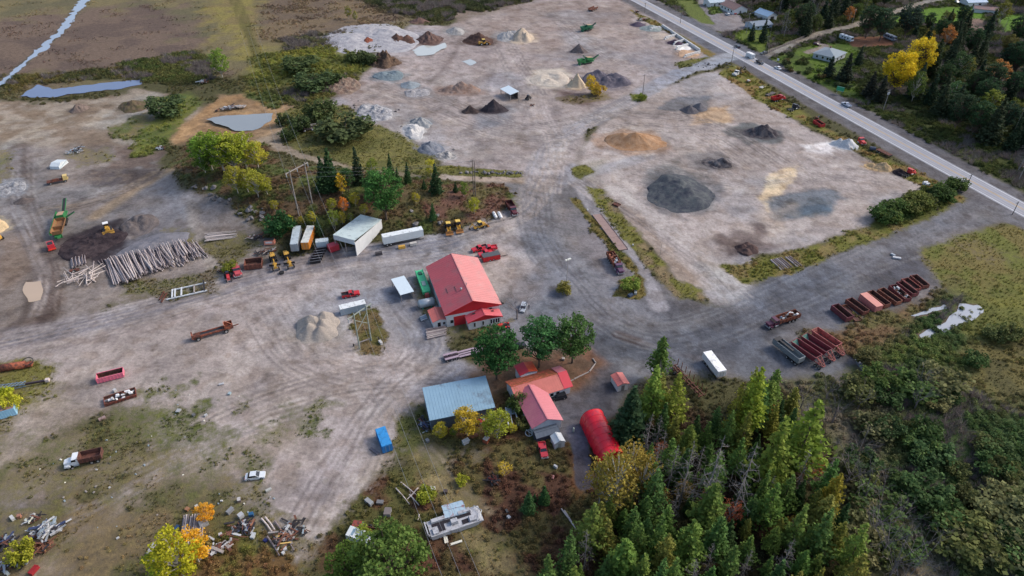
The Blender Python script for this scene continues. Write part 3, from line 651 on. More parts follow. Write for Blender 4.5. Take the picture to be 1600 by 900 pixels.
def cards(pos, nrm_jit, size, g, up=0.4, aspect=1.0, shade=None):
    """small leaf quads at pos (n,3): random facing, biased upward"""
    n = len(pos); d = g.normal(size=(n, 3)); d[:, 2] = np.abs(d[:, 2]) + up; d /= np.linalg.norm(d, axis=1)[:, None]
    t = g.normal(size=(n, 3)); t -= (t * d).sum(1)[:, None] * d; t /= np.linalg.norm(t, axis=1)[:, None]; b = np.cross(d, t)
    s = np.broadcast_to(size, (n,)) * g.uniform(0.7, 1.3, n)
    t = t * (s * aspect)[:, None] * 0.5; b = b * s[:, None] * 0.5
    v = np.stack([pos - t - b * 0.4, pos + t * 0.2 - b, pos + t + b * 0.4, pos - t * 0.2 + b], 1).reshape(-1, 3)
    f = np.arange(4 * n).reshape(-1, 4)
    return v, f
def crown_mesh(name, v, f, shade, m=LEAF):
    me = npmesh(name, v, f, 4, m)
    at = me.attributes.new('shade', 'FLOAT', 'POINT'); at.data.foreach_set('value', np.repeat(shade, 4).astype(np.float32)); return me
def trunk_mesh(name, h, r, m, lean=0.02, limbs=(), g=None):
    mb = MB(); n = 5; p = [Vector((lean * h * (k / n) ** 2, lean * 0.6 * h * (k / n) ** 2, h * k / n - 0.4)) for k in range(n + 1)]
    for k in range(n): mb.tube(p[k], p[k + 1], r * (1 - 0.85 * k / n), r * (1 - 0.85 * (k + 1) / n), 6, caps=False)
    for (a, b, ra) in limbs: mb.tube(a, b, ra, ra * 0.35, 4, caps=False)
    return mb.mesh(name, m)
# unit height 1 m trees are scaled when placed, so each prototype is built at its natural size
def conifer(g, h, rad, levels, per, leafs, leaf, droop, base=0.12, power=0.9, ragged=0.35, dens_top=1.0):
    P_, S_ = [], []; limbs = []
    for k in range(levels):
        t = base + (1 - base) * (k / (levels - 1)) ** 1.0
        r0 = rad * (1 - (t - base) / (1 - base)) ** power + 0.12
        if t < base + 0.12: r0 *= 0.65 + 3 * (t - base)
        a0 = g.uniform(0, 6.28); m = max(3, int(per * (0.45 + 0.55 * r0 / rad)))
        for j in range(m):
            a = a0 + 6.283 * j / m + g.normal(0, 0.25); L_ = r0 * g.uniform(1 - ragged, 1.08)
            zb = t * h + g.normal(0, 0.012 * h); n = max(3, int(leafs * (L_ / rad) + 2))
            u = np.sqrt(g.uniform(0.08, 1, n)); x = np.cos(a) * L_ * u; y = np.sin(a) * L_ * u
            z = zb - droop * L_ * u ** 1.4 + g.normal(0, 0.05 * L_ + 0.05, n)
            w = g.normal(0, 0.13 * L_ + 0.04, (n, 2))
            P_.append(np.stack([x + w[:, 0], y + w[:, 1], z], 1)); S_.append(np.full(n, g.uniform(0.72, 1.28)) * g.uniform(0.8, 1.2, n))
            if j % 2 == 0 and k < levels - 3: limbs.append(((0, 0, zb), (math.cos(a) * L_ * 0.85, math.sin(a) * L_ * 0.85, zb - droop * L_ * 0.8), 0.03))
    p = np.concatenate(P_); s = np.concatenate(S_); v, f = cards(p, 0, leaf, g, 0.25, 1.5)
    return v, f, s, limbs
def blobtree(g, h, rad, nclump, per, leaf, z0=0.3, crad=0.32, flat=0.8, layered=False, hollow=0.45):
    P_, S_, limbs = [], [], []
    cz = (z0 + 1) / 2 * h; rz = (1 - z0) / 2 * h
    for k in range(nclump):
        while True:
            q = g.uniform(-1, 1, 3); d = np.linalg.norm(q)
            if hollow < d < 1: break
        c = np.array([q[0] * rad, q[1] * rad, cz + q[2] * rz * 0.92]); cr = crad * rad * g.uniform(0.6, 1.3)
        n = int(per * g.uniform(0.6, 1.4)); d = g.normal(size=(n, 3)); d /= np.linalg.norm(d, axis=1)[:, None]
        rr = cr * g.uniform(0.3, 1.0, n) ** 0.6
        p = c + d * rr[:, None] * np.array([1, 1, 0.4 if layered else flat])
        P_.append(p); S_.append(np.full(n, g.uniform(0.7, 1.3)) * g.uniform(0.8, 1.2, n))
        if k % 2 == 0: limbs.append(((0, 0, max(0.15 * h, c[2] - 0.35 * h)), tuple(c), 0.012 * h))
    p = np.concatenate(P_); s = np.concatenate(S_); v, f = cards(p, 0, leaf, g, 0.35)
    return v, f, s, limbs
def bare(g, h, r, m, spread=0.5, depth=4, n0=9, conic=False):
    mb = MB()
    def grow(p, d, L_, rr, k):
        e = p + d * L_; mb.tube(p, e, rr * .8, rr * 0.4, 3 if k < depth else 4, caps=False)
        if k <= 0: return
        for _ in range(3 if k > 1 else 4):
            t = g.uniform(0.35, 1.0); q = p + d * (L_ * t)
            nd = (d + Vector(g.normal(0, spread, 3)) + Vector((0, 0, 0.12))).normalized()
            grow(q, nd, L_ * g.uniform(0.4, 0.65), rr * 0.5, k - 1)
    if conic:      # dead spruce: a pole with short bare whorls
        mb.tube((0, 0, -0.4), (0.02 * h, 0.01 * h, h), r, r * 0.15, 5, caps=False)
        for k in range(46):
            t = 0.22 + 0.75 * k / 46; L_ = (1 - t) * h * 0.2 * g.uniform(0.5, 1.3) + 0.25; a = g.uniform(0, 6.28)
            p = Vector((0.02 * h * t, 0.01 * h * t, h * t)); dv = Vector((math.cos(a), math.sin(a), g.uniform(-0.5, 0.1))).normalized(); e = p + dv * L_
            mb.tube(p, e, 0.03, 0.01, 3, caps=False)
            for _ in range(5): q = p.lerp(e, g.uniform(0.3, 1)); mb.tube(q, q + Vector(g.normal(0, 0.3, 3)) * L_ * 0.9, 0.014, 0.006, 3, caps=False)
    else:
        mb.tube((0, 0, -0.4), (0, 0, h * 0.3), r, r * 0.8, 6, caps=False)
        for k in range(n0):
            a = 6.283 * k / n0 + g.uniform(-.3, .3); dv = Vector((math.cos(a) * 0.55, math.sin(a) * 0.55, 1)).normalized()
            grow(Vector((0, 0, h * g.uniform(0.12, 0.32))), dv, h * g.uniform(0.3, 0.45), r * 0.4, depth - 1)
    return mb
TREES = {}
def proto(kind, hgt, trunk, crown): TREES.setdefault(kind, []).append((hgt, trunk, crown))
for k in range(4):
    g = np.random.default_rng(100 + k)
    v, f, s, lb = conifer(g, 14, 2.3 + .25 * (k % 3), 26 + 2 * k, 7 + k % 2, 15, 0.34, 0.1, 0.12 + .04 * k, (.75, 1.0, .85, .65)[k], 0.62); proto('larch', 14, trunk_mesh('trunk', 14, 0.17, BARK, 0.01, lb[::2]), crown_mesh('crown', v, f, s))
for k in range(3):
    g = np.random.default_rng(120 + k)
    v, f, s, lb = conifer(g, 13, 2.5, 26, 10, 15, 0.42, 0.32, 0.06, 0.95, 0.3); proto('spruce', 13, trunk_mesh('trunk', 13, 0.18, BARK, 0.01), crown_mesh('crown', v, f, s))
for k in range(3):
    g = np.random.default_rng(140 + k)
    v, f, s, lb = blobtree(g, 17, 5.6, 130, 36, 0.5, 0.22, 0.24, 0.6, True, 0.4); proto('pine', 17, trunk_mesh('trunk', 16, 0.32, BARK, 0.0, lb), crown_mesh('crown', v, f, s))
for k in range(3):
    g = np.random.default_rng(160 + k)
    v, f, s, lb = blobtree(g, 10, 2.5, 64, 52, 0.25, 0.18, 0.3); proto('poplar', 10, trunk_mesh('trunk', 9.4, 0.13, BIRCH, 0.01, lb), crown_mesh('crown', v, f, s))
for k in range(3):
    g = np.random.default_rng(180 + k)
    v, f, s, lb = blobtree(g, 13, 5.0, 120, 40, 0.42, 0.16, 0.26); proto('maple', 13, trunk_mesh('trunk', 12, 0.25, BARK, 0.0, lb), crown_mesh('crown', v, f, s))
for k in range(2):
    g = np.random.default_rng(200 + k)
    v, f, s, lb = blobtree(g, 10, 2.6, 46, 16, 0.3, 0.25, 0.36); proto('birch', 10, trunk_mesh('trunk', 9.6, 0.12, BIRCH, 0.01, lb), crown_mesh('crown', v, f, s))
for k in range(2):
    g = np.random.default_rng(210 + k)
    v, f, s, lb = blobtree(g, 3.0, 1.9, 40, 34, 0.3, 0.0, 0.34, 0.8, False, 0.2); proto('bush', 3, trunk_mesh('trunk', 1.6, 0.07, BARK, 0.0, lb[:6]), crown_mesh('crown', v, f, s))
BAREM = [bare(np.random.default_rng(220 + k), 9, 0.14, BARKG, 0.5, 4, 7).mesh('branches', mat('grey_twigs', (122, 114, 114), 0.95)) for k in range(2)]
DEADM = [bare(np.random.default_rng(230 + k), 14, 0.15, BARKG, conic=True).mesh('branches', BARKG) for k in range(3)]
CNT = [0]; FOL = 1.58
def tree(kind, base, h, rgb, label, group=None, rs=1.0, name=None):
    """base: world point; h: height in m; rs: crown width factor"""
    CNT[0] += 1; b = Vector(base)
    if kind in ('bare', 'dead'):
        me = (BAREM if kind == 'bare' else DEADM)[CNT[0] % (2 if kind == 'bare' else 3)]; s = h / (9 if kind == 'bare' else 14)
        o = tag(link({'bare': 'bare_tree', 'dead': 'dead_tree'}[kind], me, None, b, random.uniform(0, 6.28)), label, 'tree', group); o.scale = (s * rs, s * rs, s); return o
    pr = TREES[kind]; hh, tm, cm = pr[CNT[0] % len(pr)]; s = h / hh
    t = thing(name or {'larch': 'larch_tree', 'spruce': 'spruce_tree', 'pine': 'pine_tree', 'poplar': 'poplar_tree', 'maple': 'maple_tree', 'birch': 'birch_tree', 'bush': 'bush'}[kind],
              label, 'bush' if kind == 'bush' else 'tree', b, random.uniform(0, 6.28), group)
    t.scale = (s * rs, s * rs, s)
    link('trunk', tm, t); c = link('crown', cm, t)
    a = A(*rgb); j = random.uniform(0.85, 1.15) * FOL; j *= 1.05 if kind == 'larch' else 1; c.color = (a[0] * j * random.uniform(0.92, 1.08), a[1] * j, a[2] * j * random.uniform(0.9, 1.1), 1)
    return t
def T(kind, x, y, top, rgb, label, group=None, rs=1.0):
    b = G(x, y); return tree(kind, b, max(1.2, height_to(b, top)), rgb, label, group, rs)

# ------------------------------------------------------------------ ground cover nobody could count: grass, brush and bare twigs as instances
def cover_protos(kind):
    c = bpy.data.collections.new(kind)
    for k in range(4):
        g = np.random.default_rng({'grass': 300, 'brush': 320, 'twigs': 340}[kind] + k)
        if kind == 'grass':
            n = 16; a = g.uniform(0, 6.28, n); r = g.uniform(0, 0.45, n); p = np.stack([np.cos(a) * r, np.sin(a) * r, np.zeros(n)], 1)
            d = np.stack([np.cos(a) * .35, np.sin(a) * .35, g.uniform(0.5, 1.0, n)], 1) + g.normal(0, .2, (n, 3)) * [1, 1, 0]
            w = np.stack([-np.sin(a), np.cos(a), 0 * a], 1) * 0.09
            v = np.stack([p - w, p + w, p + d + w * .4, p + d - w * .4], 1).reshape(-1, 3); f = np.arange(4 * n).reshape(-1, 4); s = g.uniform(0.75, 1.3, n)
        elif kind == 'brush':
            n = 104; d = g.normal(size=(n, 3)); d[:, 2] = np.abs(d[:, 2]); d /= np.linalg.norm(d, axis=1)[:, None]
            p = d * g.uniform(0.35, 1.0, n)[:, None] ** 0.6 * [0.8, 0.8, 1.0]; p[:, 2] += 0.05
            v, f = cards(p, 0, 0.25, g, 0.35); s = g.uniform(0.6, 1.4, n)
        else:
            n = 26; a = g.uniform(0, 6.28, n); d = np.stack([np.cos(a) * .55, np.sin(a) * .55, g.uniform(.5, 1.1, n)], 1)
            p = g.normal(0, .15, (n, 3)) * [1, 1, 0]; w = np.stack([-np.sin(a), np.cos(a), 0 * a], 1) * 0.022
            v = np.stack([p - w, p + w, p + d + w * .3, p + d - w * .3], 1).reshape(-1, 3); f = np.arange(4 * n).reshape(-1, 4); s = g.uniform(0.7, 1.3, n)
        c.objects.link(bpy.data.objects.new(kind + '_clump', crown_mesh(kind, v, f, s, LEAFI)))
    return c
def scatter(name, x, y, sc, tint, proto_kind):
    me = bpy.data.meshes.new(name); n = len(x); z = hg(x, y)
    me.vertices.add(n); me.vertices.foreach_set('co', np.stack([x, y, z], 1).astype(np.float32).ravel())
    g = np.random.default_rng(n)
    for nm, ty, arr, key in (('sc', 'FLOAT', sc, 'value'), ('rz', 'FLOAT', g.uniform(0, 6.28, n), 'value'), ('pick', 'INT', g.integers(0, 4, n), 'value')):
        at = me.attributes.new(nm, ty, 'POINT'); at.data.foreach_set(key, arr.astype(np.int32 if ty == 'INT' else np.float32))
    at = me.attributes.new('tint', 'FLOAT_COLOR', 'POINT'); at.data.foreach_set('color', np.concatenate([tint, np.ones((n, 1))], 1).astype(np.float32).ravel())
    ng = bpy.data.node_groups.new(name, 'GeometryNodeTree'); ng.interface.new_socket('Geometry', in_out='INPUT', socket_type='NodeSocketGeometry'); ng.interface.new_socket('Geometry', in_out='OUTPUT', socket_type='NodeSocketGeometry')
    N, Lk = ng.nodes, ng.links; gi = N.new('NodeGroupInput'); go = N.new('NodeGroupOutput'); ip = N.new('GeometryNodeInstanceOnPoints'); ci = N.new('GeometryNodeCollectionInfo')
    ci.inputs['Collection'].default_value = cover_protos(proto_kind); ci.inputs['Separate Children'].default_value = True; ci.inputs['Reset Children'].default_value = True
    def na(nm, ty):
        a = N.new('GeometryNodeInputNamedAttribute'); a.data_type = ty; a.inputs['Name'].default_value = nm; return [o for o in a.outputs if o.enabled and o.name == 'Attribute'][0]
    Lk.new(gi.outputs[0], ip.inputs['Points']); Lk.new(ci.outputs[0], ip.inputs['Instance']); ip.inputs['Pick Instance'].default_value = True
    Lk.new(na('pick', 'INT'), ip.inputs['Instance Index']); cx = N.new('ShaderNodeCombineXYZ'); Lk.new(na('rz', 'FLOAT'), cx.inputs['Z']); Lk.new(cx.outputs[0], ip.inputs['Rotation'])
    Lk.new(na('sc', 'FLOAT'), ip.inputs['Scale']); Lk.new(ip.outputs[0], go.inputs[0])
    o = link(name, me); md = o.modifiers.new('cover', 'NODES'); md.node_group = ng
    return tag(o, kind='stuff')
def cover():
    g = np.random.default_rng(5); n = 900000
    r = np.sqrt(g.uniform(75 ** 2, 760 ** 2, n)); a = g.uniform(R(-57), R(57), n); x, y = r * np.sin(a), r * np.cos(a)
    u, w_ = np.array(proj((x, y, np.zeros(n)))); ok = (u > -60) & (u < 1660) & (w_ > -30) & (w_ < 960); x, y, r = x[ok], y[ok], r[ok]
    cv, br, vc = gsample(x, y, gveg), gsample(x, y, gbr), gsample(x, y, gvc)
    p = g.uniform(0, 1, len(x)); nz = fbm(x / 5, y / 5, 55, 4); nz2 = fbm(x / 11, y / 11, 56, 4)
    grown = cv + (nz - 0.5) * 1.6
    kind_b = (grown > 0.55) & (cv > 0.3) & (br * 1.15 - 0.22 + (nz2 - 0.5) * 1.0 > g.uniform(0.0, 0.8, len(x)))
    jit = lambda k: g.uniform(0.7, 1.35, (k, 1)) * g.uniform(0.92, 1.08, (k, 3))
    # tall brush
    b = kind_b & (p < np.where(r < 250, 0.9, 0.62)); k = b.sum()
    tw = (fbm(x[b] / 9, y[b] / 9, 59, 3) > 0.55) & (br[b] > 0.55)
    sc = (0.3 + 1.15 * br[b] * g.uniform(0.5, 1.3, k)) * np.where(r[b] > 300, 1.25, 1.0)
    xb, yb, tb = x[b], y[b], vc[b] * jit(k) * 1.7
    scatter('brush', xb[~tw], yb[~tw], sc[~tw], tb[~tw], 'brush')
    grey = np.tile(np.array(A(120, 112, 108)), (k, 1)) * jit(k)
    scatter('bare_brush', xb[tw], yb[tw], sc[tw] * 1.5, grey[tw], 'twigs')
    gr = (~kind_b) & (grown > 0.6) & (cv > 0.35) & (r < 330) & (p < np.where(r < 220, 0.95, 0.5)); k = gr.sum()
    scatter('grass', x[gr], y[gr], g.uniform(0.15, 0.45, k) * np.where(r[gr] > 200, 1.3, 1.0), vc[gr] * jit(k) * 1.35, 'grass')
# ------------------------------------------------------------------ stockpiles, rubble and boulders
def soil_mat(name, rgb, rgb2=None, coarse=False):
    key = ('soil', name, tuple(rgb))
    if key in _M: return _M[key]
    m = bpy.data.materials.new(name); n, l, b = _nodes(m); geo = n.new('ShaderNodeNewGeometry')
    def nz(sc, det):
        t = n.new('ShaderNodeTexNoise'); t.inputs['Scale'].default_value = sc; t.inputs['Detail'].default_value = det; t.inputs['Roughness'].default_value = 0.7
        l.new(geo.outputs['Position'], t.inputs['Vector']); return t.outputs['Fac']
    a, c = nz(1.2 if coarse else 2.2, 8), nz(0.35, 5)
    mx = n.new('ShaderNodeMix'); mx.data_type = 'RGBA'; mx.inputs['A'].default_value = A(*rgb) + [1]; mx.inputs['B'].default_value = A(*(rgb2 or [min(255, int(x * 1.18)) for x in rgb])) + [1]
    r = n.new('ShaderNodeMapRange'); r.inputs['From Min'].default_value = 0.38; r.inputs['From Max'].default_value = 0.62; l.new(c, r.inputs['Value']); l.new(r.outputs[0], mx.inputs['Factor'])
    r2 = n.new('ShaderNodeMapRange'); r2.inputs['From Min'].default_value = 0.25; r2.inputs['From Max'].default_value = 0.75
    r2.inputs['To Min'].default_value = 0.6 if coarse else 0.75; r2.inputs['To Max'].default_value = 1.4 if coarse else 1.25; l.new(a, r2.inputs['Value'])
    v = n.new('ShaderNodeVectorMath'); v.operation = 'SCALE'; l.new(mx.outputs['Result'], v.inputs[0]); l.new(r2.outputs[0], v.inputs['Scale']); l.new(v.outputs[0], b.inputs['Base Color'])
    b.inputs['Roughness'].default_value = 0.95; b.inputs['Specular IOR Level'].default_value = 0.1
    bp = n.new('ShaderNodeBump'); bp.inputs['Strength'].default_value = 0.8; bp.inputs['Distance'].default_value = 0.5 if coarse else 0.2; l.new(a, bp.inputs['Height']); l.new(bp.outputs[0], b.inputs['Normal'])
    _M[key] = m; return m
HS = [0]
def stain(c, ax, ay, rx, ry, rgb, rgb2, seed):
    """material spilled on the ground round a pile"""
    m = max(rx, ry) * 2.2; s = VI[(abs(GX[VI] - c.x) < m) & (abs(GY[VI] - c.y) < m)]; dx, dy = GX[s] - c.x, GY[s] - c.y
    u, v = (dx * ax.x + dy * ax.y) / rx, (dx * ay.x + dy * ay.y) / ry; n = fbm(GX[s] / (rx * .5), GY[s] / (rx * .5), seed + 200, 4)
    k = smooth((1.5 - np.hypot(u, v) + (n - .5) * 1.3) / .5) * .6; gveg[s] *= 1 - k * .7; k = k[:, None]
    gcol[s] = gcol[s] * (1 - k) + (np.array(A(*rgb)) * .75 + np.array(A(*(rgb2 or rgb))) * .25) * k
def heap(box, h, rgb, name, label, cat, peaks=((0, 0, 1.0),), rgb2=None, rough=0.12, aspect=None, top=0.12, coarse=False, group=None):
    """loose pile over the photo box (x0,y0,x1,y1): x extent = width, y1 = foot; h metres; peaks (u,v,s) in the unit disc"""
    x0, y0, x1, y1 = box; HS[0] += 1; sd_ = HS[0]
    cx = (x0 + x1) / 2; fr = G(cx, y1); s = pxm(cx, y1 - 1); rx = (x1 - x0) / 2 / s
    if aspect is None:      # depth from the box: the far foot lies where the top line minus the height lies
        bk = G(cx, min(y1 - 1.5, y0 + h * s * 0.75)); ry = max(rx * 0.45, min(rx * 1.6, (bk - fr).length / 2))
    else: ry = rx * aspect
    d = Vector((fr.x, fr.y, 0)).normalized(); c = Vector((fr.x, fr.y, 0)) + d * ry; px_, py_ = Vector((d.y, -d.x, 0)), d
    nr, na = (22, 56) if (x1 - x0) > 25 else (12, 30)
    rho = (np.linspace(0, 1, nr) ** 0.9)[:, None]; th = np.linspace(0, 2 * np.pi, na, endpoint=False)[None, :]
    ed = 1.08 + 0.6 * (fbm(np.cos(th) * 1.6 + 5 * sd_, np.sin(th) * 1.6 + 3.3, sd_, 3) - 0.5)
    u, v = rho * np.cos(th), rho * np.sin(th)
    z = np.zeros_like(u)
    for (pu, pv, ps) in peaks:
        dd = np.hypot(u - pu, v - pv) / (1.0 if len(peaks) == 1 else max(0.3, ps * 0.85)); z = np.maximum(z, ps * np.clip(1 - dd, 0, 1) ** 1.2)
    z = z - top * np.clip(z - (1 - top * 2), 0, 1) * 2
    edge = np.clip((1 - rho) * 5, 0, 1)
    X = c.x + px_.x * u * ed * rx + py_.x * v * ed * ry; Y = c.y + px_.y * u * ed * rx + py_.y * v * ed * ry
    z = z * h * (1 + rough * 3 * (fbm(X / (rx * 0.35 + .5), Y / (rx * 0.35 + .5), sd_ + 40, 5) - 0.5)) + edge * h * rough * 1.2 * (fbm(X / 1.3, Y / 1.3, sd_ + 60, 4) - 0.4)
    z = np.where(rho >= 0.999, -0.25, np.maximum(z, 0.0)); z0 = float(hg(c.x, c.y))
    stain(c, px_, py_, rx, ry, rgb, rgb2, sd_)
    base = hg(X, Y)
    vs = np.stack([X - c.x, Y - c.y, base + z - z0], -1).reshape(-1, 3)
    i = np.arange(nr - 1)[:, None] * na; j = np.arange(na)[None, :]
    f = np.stack([i + j, i + na + j, i + na + (j + 1) % na, i + (j + 1) % na], -1).reshape(-1, 4)
    me = npmesh(name, vs, f, 4, soil_mat(name + '_soil', rgb, rgb2, coarse), True)
    return tag(link(name, me, None, (c.x, c.y, z0)), label, cat, group)
GH, SH, DH = 'gravel_heap', 'sand_heap', 'dirt_heap'
heap((515, 32, 652, 82), 4.0, (146, 145, 151), GH, 'broad pale grey gravel bank at the edge of the far marsh', 'gravel heap', ((0.3, 0.1, 1), (-0.4, -0.1, .75), (0.0, 0.3, .8)), (176, 174, 176), 0.25)
heap((650, 46, 691, 70), 5, (84, 66, 62), DH, 'dark brown soil heap behind the milky puddle', 'soil heap', ((0, 0, 1), (-.35, .1, .7), (.35, 0, .6)), (112, 92, 86), 0.3)
heap((640, 26, 672, 37), 3, (100, 80, 74), DH, 'low brown soil heap at the brush line farthest back', 'soil heap', rough=.25)
heap((605, 48, 652, 72), 4.5, (108, 82, 72), DH, 'reddish brown soil heap on the shoulder of the pale gravel bank', 'soil heap', ((-.3, 0, 1), (.35, -.1, .8)), (84, 66, 60), 0.3)
heap((697, 38, 726, 55), 3, (138, 136, 134), GH, 'small grey green gravel heap behind the dark brown soil heap', 'gravel heap')
heap((727, 46, 771, 71), 6, (72, 54, 50), DH, 'steep dark brown topsoil heap beside the small yellow loader', 'soil heap', ((0, 0, 1), (-.4, .1, .65)), (94, 74, 66), 0.2)
heap((776, 42, 815, 65), 4, (140, 142, 146), GH, 'grey stone heap leaning against the beige sand cone', 'gravel heap', ((-.1, 0, 1), (.4, .2, .8)), (166, 164, 162), 0.3)
heap((796, 38, 834, 68), 7, (192, 174, 152), SH, 'beige sand cone with a pale crest in the far yard', 'sand heap', ((0, 0, 1), (.3, -.3, .6)), (172, 158, 144), 0.15)
heap((586, 106, 632, 126), 2.4, (104, 116, 122), GH, 'low blue grey gravel heap by the brush pile', 'gravel heap', ((-.4, 0, .9), (.4, .1, 1), (0, -.2, .8)), None, 0.25)
heap((626, 123, 655, 139), 2.2, (120, 128, 134), GH, 'small blue grey gravel heap with a stony skirt', 'gravel heap')
heap((632, 136, 672, 152), 1.2, (138, 136, 138), GH, 'flat patch of grey rubble in front of the small blue grey heap', 'gravel heap', ((-.4, 0, .9), (.3, 0, 1)), None, 0.4, coarse=True)
heap((685, 124, 750, 148), 4.6, (132, 108, 96), SH, 'wide brown sand heap with a flattened crest', 'sand heap', ((.1, 0, 1), (-.4, 0, .72), (.5, 0, .7)), (152, 134, 124), 0.2)
heap((747, 152, 794, 177), 6, (58, 52, 56), GH, 'black cone of crushed stone in front of the white roofed shelter', 'gravel heap', ((.05, 0, 1), (-.45, -.1, .5), (.5, 0, .5)), (74, 68, 72), 0.14)
heap((721, 163, 750, 178), 3.4, (62, 54, 54), GH, 'smaller black cone beside the big black one', 'gravel heap', rgb2=(88, 76, 72))
heap((561, 159, 614, 188), 2.4, (172, 172, 174), 'rubble_heap', 'scattered heap of white broken rock by the brush', 'rubble heap', ((-.5, .3, .9), (0, 0, 1), (.5, -.3, .8), (.2, .5, .7)), (130, 130, 136), 0.6, coarse=True)
heap((640, 177, 675, 200), 3, (112, 120, 128), GH, 'blue grey gravel heap behind the white chalky one', 'gravel heap', ((.1, 0, 1), (-.4, .2, .7)), (150, 150, 150), 0.2)
heap((630, 187, 664, 217), 2.4, (192, 190, 188), GH, 'whitish chalky gravel heap spilling downhill', 'gravel heap', ((0, .3, 1), (-.2, -.4, .8)), (170, 170, 172), 0.35)
heap((654, 216, 694, 242), 3, (100, 108, 120), GH, 'blue grey gravel heap at the foot of the weedy slope', 'gravel heap', ((0, .2, 1), (-.3, -.2, .8)), (128, 130, 138), 0.25)
heap((682, 232, 712, 250), 1.6, (176, 174, 172), 'rubble_heap', 'pale stones dumped beside the blue grey heap', 'rubble heap', ((0, 0, 1), (-.5, 0, .7)), (128, 126, 126), 0.6, coarse=True)
heap((889, 69, 916, 83), 5, (94, 84, 84), GH, 'small dark grey cone between the two green screeners', 'gravel heap', ((.1, 0, 1),), (128, 116, 112), 0.1)
heap((882, 106, 914, 139), 7, (202, 182, 154), SH, 'steep beige sand spire by the yellow bush', 'sand heap', ((.2, 0, 1), (-.3, .3, .5)), (186, 168, 146), 0.12, aspect=0.9)
heap((832, 107, 886, 136), 2.0, (198, 188, 174), SH, 'low spread of cream coloured sand', 'sand heap', ((-.3, 0, .9), (.4, .2, 1), (0, -.4, .8)), (176, 164, 152), 0.3)
heap((912, 100, 981, 137), 5.5, (92, 88, 98), GH, 'long violet grey crushed stone ridge behind the yellow bush', 'gravel heap', ((-.3, .2, 1), (.3, .1, .95), (0, -.2, .7), (.6, -.2, .6), (-.6, .1, .7)), (112, 106, 114), 0.22, aspect=.8)
heap((945, 203, 1036, 236), 5.0, (150, 114, 84), SH, 'broad brown sand cone ringed by pale ground', 'sand heap', ((.0, 0, 1), (-.4, .1, .8)), (170, 138, 110), 0.07, aspect=.75)
heap((1063, 160, 1090, 178), 3.0, (84, 82, 86), GH, 'dark grey gravel mound, nearer of a touching pair', 'gravel heap')
heap((1080, 156, 1104, 174), 3.0, (92, 90, 94), GH, 'dark grey gravel mound touching its darker neighbour', 'gravel heap')
heap((1158, 188, 1214, 216), 5, (56, 52, 58), GH, 'black gravel heap on a grey stain below the red dump truck', 'gravel heap', ((.15, .1, 1), (-.4, 0, .5), (.5, -.2, .5)), (98, 94, 96), 0.22)
heap((1096, 240, 1140, 263), 3, (60, 56, 60), GH, 'black gravel heap with one scooped face', 'gravel heap', ((.4, 0, 1), (-.2, .1, .5)), (120, 114, 114), 0.3)
heap((1006, 262, 1112, 332), 4.6, (66, 69, 78), GH, 'largest slate grey gravel heap, ridged and sloping to the yard', 'gravel heap', ((-.45, .5, .9), (-.1, .15, 1), (.2, -.1, .85), (.5, -.4, .55), (-.4, .0, .6)), (92, 96, 98), 0.16)
heap((1148, 375, 1180, 398), 1.8, (76, 62, 60), DH, 'burnt dark soil mound with a hollow top beside the grass verge', 'soil heap', ((-.4, .2, .9), (.4, .2, 1), (0, -.5, .9), (0, .6, .9)), None, 0.25)
heap((1296, 210, 1336, 233), 4.2, (206, 206, 206), GH, 'bright white gravel heap under the highway bank', 'gravel heap', ((.2, 0, 1), (-.3, 0, .75)), (178, 178, 180), 0.16)
heap((1352, 247, 1388, 268), 3, (188, 158, 116), SH, 'small golden sand heap beside the black dumped bales', 'sand heap', ((.3, .2, 1), (-.4, 0, .5)), (166, 144, 116), 0.25)
heap((1394, 260, 1416, 275), 2, (42, 36, 40), 'debris_heap', 'small black debris heap behind the red cab truck', 'debris heap', rough=.5, coarse=True)
heap((466, 484, 534, 534), 4.2, (150, 142, 134), GH, 'grey beige gravel heap of merged cones beside the weedy pole island', 'gravel heap', ((-.15, .45, 1), (.35, .45, .95), (.3, 0, .85), (-.3, -.05, .8), (.1, -.4, .7)), (166, 156, 146), 0.1, aspect=.9)
heap((100, 338, 196, 398), 1.9, (46, 39, 43), DH, 'spread of black topsoil under the yellow bulldozer', 'soil heap', ((.3, 0, 1), (-.3, -.4, .8), (.4, .5, .7)), (76, 66, 68), 0.6, aspect=.8)
heap((196, 330, 250, 368), 2.4, (116, 108, 106), GH, 'grey brown gravel mound with a hollow beside the black topsoil', 'gravel heap', ((-.4, .2, .9), (.3, .3, 1), (0, .5, 1)), (96, 88, 86), 0.3)
heap((195, 362, 292, 398), 1.6, (112, 111, 116), GH, 'flat dark grey gravel spread behind the long log pile', 'gravel heap', ((-.3, 0, .9), (.3, .1, 1), (0, -.2, .9)), None, 0.2)
heap((26, 305, 52, 318), 1.6, (92, 84, 82), DH, 'small dark mound beside the left haul road', 'soil heap')
heap((-22, 328, 14, 366), 3.6, (182, 160, 126), SH, 'tan sand heap cut by the picture edge on the left', 'sand heap')
heap((0, 278, 42, 304), 1.2, (166, 166, 168), 'rubble_heap', 'heap of pale rock rubble at the left haul road', 'rubble heap', ((-.4, 0, .9), (.4, 0, 1), (0, .3, .8)), (120, 120, 124), 0.6, coarse=True)
heap((192, 150, 232, 175), 3, (104, 88, 76), DH, 'brown earth mound with weeds by the orange pond', 'soil heap', ((0, 0, 1),), (88, 84, 58), 0.3)
heap((112, 158, 140, 175), 3.6, (104, 92, 86), DH, 'low brown earth mound by the river crossing', 'soil heap', rough=.3)
